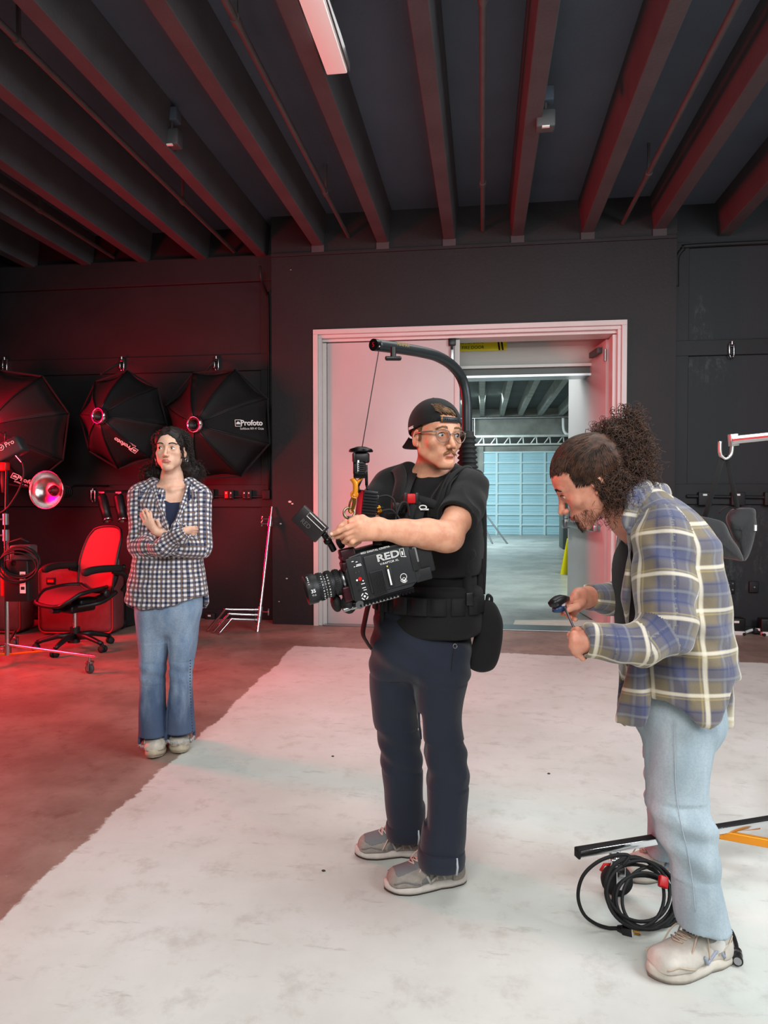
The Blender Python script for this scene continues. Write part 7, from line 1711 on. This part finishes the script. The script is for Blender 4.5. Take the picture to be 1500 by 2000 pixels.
    b = MB(M); b.cyl((-.115, -.045*s, -.050), (-.115, .03*s, -.050), .014); b.box((-.115, -.02*s, -.05), (.03, .045, .05), bev=.005); b.build('lens_motor', mat('motor_dark_red', (60, 24, 32), .35, .4), T)
    b = MB(M); b.cyl((-.09, -.054*s, -.088), (-.09, -.042*s, -.088), .013); b.cyl((-.14, -.03*s, -.095), (.04, -.03*s, -.095), .0075); b.build('rod', M_steel, T)
    # wireless box behind, antennas, connectors, cables
    w0, w1 = QA(716, 985, -.24)-c0, None
    mw = frame(rgt*.96+upv*-.10+fwd*.3, upv+rgt*.2, w0); b = MB(mw); b.box((0, 0, 0), (.050, .075, .090), bev=.003); 
    for i in range(9): b.box((0, -.039, -.038+i*.0095), (.046, .006, .0035)); b.box((.026, 0, -.038+i*.0095), (.006, .07, .0035))
    tb = b.build('transmitter_box', M_blk, T)
    for p0, p1, p2 in (((720, 962), (716, 948), (715, 908)), ((702, 962), (699, 950), (706, 935))):
        b = MB(); q = [QA(*p0, -.24)-c0, QA(*p1, -.24)-c0, QA(*p2, -.24)-c0]; b.tube([q[0], q[1]], .0045, 6); b.tube([q[1], q[2]], .0050, 8); b.build('antenna', M_blk, tb)
    for (x, y_), m_, pts in (((732, 972), M_steel, [(738, 971), (755, 968), (768, 975), (773, 990), (775, 1005)]), ((735, 993), M_gold, [(742, 991), (748, 992)]), ((736, 1001), M_gold, [(745, 998), (765, 996), (778, 1010), (783, 1022)])):
        b = MB(); a = QA(x, y_, -.255)-c0; e = QA(pts[0][0], pts[0][1], -.25)-c0; b.cyl(a, e, .0075); b.cyl(a.lerp(e, .3), a.lerp(e, .5), .0095); b.build('connector', m_, tb)
        b = MB(); b.tube(curve([e]+[QA(px, py, -.24)-c0 for px, py in pts[1:]]), .0035, 6); b.build('signal_cable', M_blkr, tb)
    b = MB(); b.tube(curve([QA(800, 1010, -.2)-c0, QA(796, 985, -.2)-c0, QA(785, 982, -.21)-c0, QA(776, 1000, -.23)-c0, QA(770, 1030, -.25)-c0, QA(760, 1060, -.29)-c0]), .004, 6); b.build('signal_cable', M_blkr, tb)
    return T
cinema_camera()
def assistant():
    P = Person(1330, 1830, 'person', 'man with curly hair tied up and plaid flannel shirt, bending over a tool'); L = P.L; o = P.o; rnd = random.Random(23)
    H = Head(L(1152, 938, -.12), (-.83, .20, -.53), (-.50, .05, .85), 1.05); Hp = H.p
    B = SDF(); H.sculpt(B, male=True, lip_g=1, ls=.7)
    nb = L(1238, 1010, -.09); B.cap(Hp(0, -.025, -.045), nb, .058, .064, k=.03); B.cap(nb, L(1275, 1050, -.08), .064, .07, k=.04)
    B.loft([(L(1292, 1050, -.07), .075, .09), (L(1300, 1110, -.07), .10, .14), (L(1312, 1250, -.06), .11, .15), (L(1318, 1390, -.05), .11, .15)], EX, EY, k=.04)
    # near (left) arm and hand
    el, wr = L(1295, 1234, -.295), L(1146, 1252, -.34)
    B.chain([(L(1290, 1060, -.22), .055), (el, .042), (L(1225, 1256, -.32), .042), (wr, .028)], k=.02, k0=.04)
    kn = [L(1122, 1240, -.345), L(1121, 1251, -.352), L(1123, 1261, -.350), L(1128, 1269, -.345)]
    palm(B, wr, kn, .025, .012, k=.016)
    fs = [((1113, 1240, -.325), (1113, 1243, -.30), (1121, 1242, -.29)), ((1116, 1262, -.345), (1120, 1270, -.325), (1128, 1268, -.31)), ((1121, 1272, -.345), (1127, 1280, -.33), (1135, 1276, -.315)), ((1130, 1278, -.345), (1138, 1286, -.34), (1143, 1283, -.325))]
    for q, f in zip(kn, fs): finger(B, [q]+[L(*p) for p in f], .0084, .0070, k=.003)
    finger(B, [L(1138, 1240, -.33), L(1128, 1231, -.32), L(1122, 1232, -.31), L(1118, 1238, -.30)], .011, .0085)
    # far (right) arm and hand
    el2, wr2 = L(1232, 1175, .10), L(1150, 1166, -.06)
    B.chain([(L(1252, 1055, .12), .052), (el2, .043), (wr2, .027)], k=.02, k0=.04)
    kn2 = [L(1124, 1163, -.125), L(1122, 1172, -.115), L(1123, 1181, -.105), L(1127, 1189, -.095)]
    palm(B, wr2, kn2, .026, .012, k=.016); B.cap(wr2, L(1133, 1163, -.10), .026, .023, k=.02)
    finger(B, [L(1138, 1176, -.12), L(1128, 1183, -.135), L(1114, 1188, -.14), L(1105, 1193, -.14)], .0120, .0088)
    fs = [((1108, 1180, -.12), (1099, 1186, -.13), (1091, 1184, -.14)), ((1108, 1186, -.105), (1101, 1193, -.12), (1099, 1200, -.13)), ((1112, 1194, -.10), (1110, 1203, -.11), (1114, 1206, -.12)), ((1120, 1200, -.095), (1119, 1208, -.10), (1124, 1210, -.11))]
    for q, f in zip(kn2, fs): finger(B, [q]+[L(*p) for p in f], .0084, .0070, k=.003)
    bd = B.build('body', [M_skB, mat('lip_skin_b', (176, 96, 88), .4)], o, h=.0027, relax=1); H.surface(bd)
    b = MB(); b.ball(tuple(L(1104, 1190, -.151)), (.0058, .0045, .0035), n=8); b.build('fingernail', M_nail, bd)
    b = MB(); b.ball(tuple(L(1142, 1285, -.340)), (.005, .004, .005), n=8); b.build('fingernail', M_lash, bd, label='dark painted fingernail')
    H.eyes(o, gaze=(.1, 1, -.45), iris=M_iris, brow=M_lash, brow_w=.0034, brow_tilt=.002)
    # light beard
    b = MB()
    for i in range(900):
        q = rnd.choice((-1, 1)); t = rnd.random(); x = q*rnd.uniform(.0, .060); z = -.058-.052*rnd.random()
        m_ = (np.abs(H.loc[:, 0]-x) < .004) & (np.abs(H.loc[:, 2]-z) < .004) & (H.loc[:, 1] > -.01)
        if not m_.any(): continue
        if abs(x) < .022 and -.078 < z < -.060: continue
        y = float(H.loc[m_][:, 1].max()); a = Hp(x, y, z); dr = H.d(q*.15, .18, -1)+np.array([rnd.uniform(-.3, .3)]*3); ln = rnd.uniform(.004, .010)
        b.tube([a, a+dr*ln], [.0006, .0002], 3)
    b.build('beard', M_hairB, o)
    # ---- hair: pulled back, tied high, curls loose
    tie = Hp(0, -.098, .088); S = SDF()
    S.ell(Hp(0, -.016, .034), (.0835, .104, .091), k=.02, R=H.R); S.ell(Hp(0, -.062, .045), (.055, .045, .060), k=.03, R=H.R); S.ell(Hp(0, -.055, -.030), (.066, .052, .052), k=.03, R=H.R)
    S.ell(Hp(0, .094, -.040), (.075, .062, .105), k=.012, op='-', R=H.R); 
    for q in (-1, 1): S.ell(Hp(q*.080, .052, -.055), (.045, .048, .055), k=.01, op='-', R=H.R); S.ell(Hp(q*.086, -.004, -.012), (.018, .018, .026), k=.006, op='-', R=H.R)
    S.ell(L(1212, 868, -.10), (.062, .060, .070), k=.03); S.ell(L(1232, 915, -.10), (.045, .050, .060), k=.03); S.ell(L(1200, 945, -.11), (.040, .060, .050), k=.03)
    hr = S.build('curly_hair', M_hairB, o, h=.0045, disp=lambda p: .010*mnoise.noise(p*34)*(1 if p.x > -.24 else .12)+.003*mnoise.noise(p*90)*(1 if p.x > -.3 else .2), relax=1)
    b = MB()
    for i in range(1100):      # combed-back strands over the scalp
        x = rnd.uniform(-.078, .078); a0 = rnd.uniform(-.15, 1.0)
        # start on the hairline, run over the skull to the tie
        th = rnd.uniform(.28, 1.25); xs = x; r_ = math.sqrt(max(.05, 1-(xs/.084)**2))
        P0 = lambda ang: Hp(xs, -.016+.109*r_*math.cos(ang), .034+.0965*r_*math.sin(ang))
        pts = [P0(th+(2.45-th)*k/6) for k in range(6)]; pts = [p*(1-(k/6)**2.5)+np.array(tie)*((k/6)**2.5) for k, p in enumerate(pts)]+[tie]
        lock(b, pts, .0010, rnd.uniform(1, 3), rnd.uniform(.0007, .0012), 30, rnd, 3)
    for i in range(800):      # sides swept up behind the ear
        q = -1 if rnd.random() < .8 else 1; y0 = rnd.uniform(-.09, .045); z0 = rnd.uniform(-.01, .03)+.3*max(0, y0)-.0
        xx = lambda y, z: q*.0875*math.sqrt(max(.08, 1-((y+.016)/.106)**2-((z-.034)/.094)**2))
        p0 = Hp(xx(y0, z0), y0, z0); y1, z1 = y0*.6-.03, z0+.035; p1 = Hp(xx(y1, z1)*1.01, y1, z1); y2, z2 = -.075, .075; p2 = Hp(q*.045, y2-.005, z2)
        lock(b, [p0, p1, p2, tie], .0012, rnd.uniform(1.5, 3), rnd.uniform(.0008, .0013), 30, rnd, 3)
    def curls(n, c, rad, ln, cr=(.004, .008), r=(.0007, .0012), down=.6):
        for i in range(n):
            dr = V((rnd.gauss(0, 1), rnd.gauss(0, 1)-.2, rnd.gauss(0, 1))).normalized(); p = V(c)+V((dr.x*rad[0], dr.y*rad[1], dr.z*rad[2]))*rnd.uniform(.86, 1.07)
            l_ = rnd.uniform(*ln); t1 = dr.orthogonal().normalized()*rnd.choice((-1, 1)); t1 = (t1+V((rnd.uniform(-.6, .6), rnd.uniform(-.6, .6), -down))).normalized()
            lock(b, [p-dr*.015, p+dr*.004, p+dr*.010+t1*l_*.4, p+dr*.008+t1*l_*.8+V((0, 0, -l_*.2)), p+t1*l_+V((0, 0, -l_*.4))], rnd.uniform(*cr), rnd.uniform(1.5, 4), rnd.uniform(*r), 26, rnd, 4)
    curls(1000, L(1218, 868, -.10), (.066, .062, .072), (.03, .075)); curls(460, L(1236, 915, -.10), (.046, .055, .062), (.03, .07)); curls(520, L(1198, 945, -.11), (.050, .062, .055), (.03, .07), down=1.0)
    curls(420, Hp(0, -.082, .02), (.062, .040, .062), (.03, .06), (.003, .006)); curls(240, Hp(-.045, -.050, -.035), (.036, .042, .045), (.03, .06), (.003, .006))
    curls(320, L(1224, 912, -.15), (.032, .032, .048), (.03, .06), (.003, .007)); curls(240, L(1204, 852, -.14), (.030, .032, .028), (.03, .05), (.003, .006))
    curls(220, L(1225, 830, -.10), (.04, .04, .045), (.03, .06), down=-.3); curls(60, L(1178, 838, -.11), (.016, .03, .014), (.02, .04), down=-.2)
    for i in range(150):    # curls in front of and under the ear, down to the jaw
        q = -1; p0 = Hp(q*.078, rnd.uniform(-.045, .004), rnd.uniform(-.03, .01)); e = Hp(q*rnd.uniform(.055, .085), rnd.uniform(-.055, .012), rnd.uniform(-.105, -.06))
        lock(b, [p0, (np.array(p0)*.5+np.array(e)*.5)+H.d(q*.012, 0, 0), e], rnd.uniform(.003, .006), rnd.uniform(1.5, 3.5), rnd.uniform(.0009, .0014), 26, rnd, 4)
    b.build('curls', M_hairB, hr)
    # ---- black tee under the open shirt
    S = SDF(); S.loft([(L(1248, 1030, -.08), .045, .07), (L(1272, 1055, -.07), .080, .11), (L(1285, 1100, -.07), .125, .15), (L(1290, 1200, -.06), .130, .15), (L(1300, 1335, -.05), .120, .14)], EX, EY, k=.03)
    S.build('undershirt', M_fab, o, h=.006, relax=1)
    # ---- plaid flannel shirt
    S = SDF()
    st = [(1262, 968, .058, .075), (1282, 1000, .092, .160), (1299, 1050, .120, .205), (1302, 1100, .135, .212), (1309, 1160, .143, .208), (1313, 1220, .148, .204), (1319, 1280, .152, .200), (1324, 1340, .158, .196), (1322, 1420, .165, .196)]
    S.loft([(L(x, y, -.07), a, b_) for x, y, a, b_ in st], EX, EY, k=.03, p_=2.2)
    S.chain([(L(1292, 1055, -.22), .081), (L(1298, 1226, -.300), .077), (L(1255, 1256, -.33), .060), (L(1200, 1256, -.345), .051), (L(1132, 1251, -.345), .041)], k=.014, k0=.03, bend=True)
    S.cuff(L(1142, 1252, -.345), L(1200, 1256, -.345), .044, .032, depth=.02)
    S.cap(L(1266, 985, -.12), L(1300, 1035, -.19), .050, .062, k=.04); S.cap(L(1262, 975, .0), L(1270, 1030, .06), .05, .06, k=.04)
    # open front: remove the strip under the chin down the chest
    S.poly([L(1170, 960, -.1), L(1228, 985, -.1), L(1220, 1040, -.1), L(1226, 1100, -.1), L(1214, 1190, -.1), L(1170, 1200, -.1)], 1, -.16, .06, k=.01)
    S.poly([L(1180, 930, -.18), L(1246, 955, -.18), L(1228, 1010, -.18), L(1180, 1030, -.18)], 1, -.4, .2, k=.01)
    S.chain([(L(1256, 1050, .11), .072), (L(1240, 1110, .13), .066), (L(1232, 1165, .10), .060), (L(1190, 1170, .01), .046), (L(1155, 1167, -.055), .036), (L(1140, 1166, -.085), .036)], k=.015)
    S.cuff(L(1150, 1167, -.065), L(1190, 1170, .01), .042, .029, depth=.02)
    # shirt-tail hem
    hem = ((1130, 1408), (1196, 1405), (1238, 1410), (1262, 1372), (1268, 1366), (1300, 1366), (1330, 1385), (1358, 1408), (1374, 1411), (1392, 1400), (1412, 1370), (1425, 1330), (1560, 1330), (1560, 1560), (1130, 1560))
    S.poly([L(x, y, -.22) for x, y in hem], 1, -.8, -.07, k=.003); S.poly([L(x, y, .08) for x, y in hem], 1, -.07, .8, k=.003)
    S.loft([(L(1312, 1330, -.07), .138, .175), (L(1312, 1460, -.07), .148, .178)], EX, EY, k=.004, op='-', p_=2.2)
    def dis(p):
        a = folds(p, .007, 6, 6, 2.8, 6)
        if p.y < -.16: a += .0045*math.sin(p.z*46+p.x*28+5*mnoise.noise(p*5))*(1 if p.x < .02 else .6)
        return a
    sh = S.build('plaid_shirt', M_plaid, o, h=.0052, disp=dis, relax=2)
    c = SDF(); c.chain([(L(1300, 962, .05), .030), (L(1262, 958, -.16), .030), (L(1236, 978, -.185), .028), (L(1230, 1020, -.185), .026), (L(1245, 1052, -.19), .014)], k=.015, flat=(unit((.5, -.8, .2)), .32))
    c.build('shirt_collar', M_plaid, sh, h=.0045, disp=lambda p: .002*mnoise.noise(p*25), relax=1)
    c = SDF(); c.chain([(L(1232, 1040, -.175), .020), (L(1228, 1100, -.19), .021), (L(1222, 1170, -.19), .022), (L(1226, 1240, -.17), .020), (L(1228, 1290, -.175), .016)], k=.012, flat=(unit((.9, -.4, 0)), .35))
    c.build('front_placket', M_plaid, sh, h=.0045, disp=lambda p: .005*math.sin(p.z*30+p.y*40), relax=1)
    c = SDF(); c.poly([L(x, y, -.16) for x, y in ((1222, 1262), (1258, 1270), (1262, 1330), (1256, 1372), (1244, 1406), (1222, 1410), (1199, 1404), (1206, 1370), (1216, 1310))], 1, -.185, -.168, k=.004, op='+', r=.004)
    lay = c.build('open_front_panel', M_plaid, sh, h=.0045, disp=lambda p: .0, relax=2, post=lambda Vt: Vt+np.stack([0*Vt[:, 0], .016*np.sin(Vt[:, 0]*48+Vt[:, 2]*10), 0*Vt[:, 0]], 1).astype(F32))
    uvl = lay.data.uv_layers.get('cloth') or lay.data.uv_layers.new(name='cloth'); vv_ = lay.data.vertices
    for lp in lay.data.loops: co_ = vv_[lp.vertex_index].co; uvl.data[lp.index].uv = (co_.x+.03, co_.z)
    # ---- jeans
    J = SDF()
    J.loft([(L(1318, 1330, -.05), .125, .15), (L(1322, 1395, -.05), .128, .16), (L(1324, 1430, -.03), .112, .14), (L(1326, 1470, -.0), .08, .09)], EX, EY, k=.05, cap_r=.03)
    nl = [(1325, 1400, 62, -.10), (1323, 1475, 58, -.12), (1323, 1540, 55, -.13), (1327, 1580, 57, -.14), (1338, 1620, 56, -.14), (1348, 1655, 50, -.15), (1356, 1700, 43, -.155), (1362, 1745, 44, -.16), (1368, 1785, 47, -.16), (1374, 1808, 49, -.165)]
    J.loft([(L(x, y, dd), h_/(FPX/(P.d0+dd)), h_/(FPX/(P.d0+dd))*(1.15 if y < 1500 else 1.0)) for x, y, h_, dd in nl], EX, EY, k=.03)
    J.loft([(L(1322, 1400, .04), .095, .11), (L(1316, 1480, .12), .088, .10), (L(1312, 1560, .20), .080, .085), (L(1306, 1625, .29), .066, .072), (L(1300, 1668, .33), .062, .070)], EX, EY, k=.03)
    jn = J.build('jeans', M_jeanb, o, h=.0055, disp=lambda p: folds(p, .005, 6, 6, 2.4, 9)+(.005*math.sin(p.z*62+p.x*30+4*mnoise.noise(p*5)) if (.28 < p.z < .50 or p.z < .14) else .001*math.sin(p.z*40)), relax=2)
    b = MB(); q = [(1317, 1400, -.225), (1318, 1470, -.225), (1320, 1540, -.222), (1328, 1600, -.23), (1342, 1660, -.232), (1352, 1720, -.232), (1358, 1780, -.238)]; b.tube(curve([L(*p) for p in q]), .0015, 5); b.build('side_seam', M_jeanb, jn)
    # ---- shoes
    wl = mat('scuffed_white_leather', (208, 200, 190), .55, var=.22, vscale=22, bump=.1, bscale=120); md = mat('dirty_white_sole', (204, 196, 184), .6, var=.25, vscale=18); out = mat('grey_outsole', (122, 112, 104), .8); lc = mat('beige_lace', (196, 176, 158), .8); lg = mat('grey_blue_letter', (148, 156, 174), .45); ov = mat('beige_edging', (188, 172, 152), .6)
    shoe(P, P.F(1266, 1910), P.F(1424, 1872), 'sneaker', None, (wl, md, out, lc, lg, ov), width=.112, h=.09, side=1, sole_t=.026, nu=(.20, .27, .44, .51))
    shoe(P, P.F(1212, 1716), P.F(1338, 1704), 'sneaker', None, (wl, md, out, lc, lg, ov), width=.106, h=.085, side=1, sole_t=.026)
    for a, c in (((1385, 1825, -.155), (1398, 1846, -.145)), ((1303, 1655, .33), (1310, 1672, .33))):
        b = MB(); b.cyl(L(*a), L(*c), .030, .028); b.build('sock', mat('white_sock', (214, 210, 204), .9), o)
    return P
PB = assistant()
def QB(px, py, dd=0): return Q(px, py, PB.d0+dd)
# ---- the clamp knife and the hex key in his hands
c = QB(1090, 1176, -.16); t = empty('folding_tool', c, 0, 'black and blue folding tool held in the bending man’s fingers', 'tool')
mt = frame(QB(1112, 1166, -.13)-QB(1072, 1178, -.18), (0, 0, 1)); b = MB(mt); b.tube([V((-.026, 0, -.003)), V((-.015, 0, .002)), V((.0, 0, .005)), V((.02, 0, .006)), V((.042, 0, .002))], [.010, .011, .012, .011, .006], 12, flat=(1.3, (0, 1, 0))); b.build('handle', M_blk, t)
b = MB(mt); b.cyl((-.020, -.018, -.002), (-.020, .018, -.002), .0035, n=12); b.build('pivot', M_steel, t)
b = MB(mt); b.tube([V((-.018, 0, -.020)), V((.0, 0, -.021)), V((.026, 0, -.020))], [.007, .010, .007], 10, flat=(1.2, (0, 1, 0))); b.build('blue_jaw', mat('dark_blue_plastic', (34, 56, 92), .4), t)
b = MB(mt); b.box((.014, -.006, -.010), (.014, .004, .010), bev=.001); b.build('blade_tab', M_whitep, t)
c = QB(1112, 1212, -.2); t = empty('metal_rod', c, 0, 'thin grey metal rod held between the bending man’s two hands', 'rod')
b = MB(); b.cyl(QB(1100, 1180, -.135)-c, QB(1127, 1240, -.325)-c, .0036, n=8); b.build('shaft', M_steel, t)
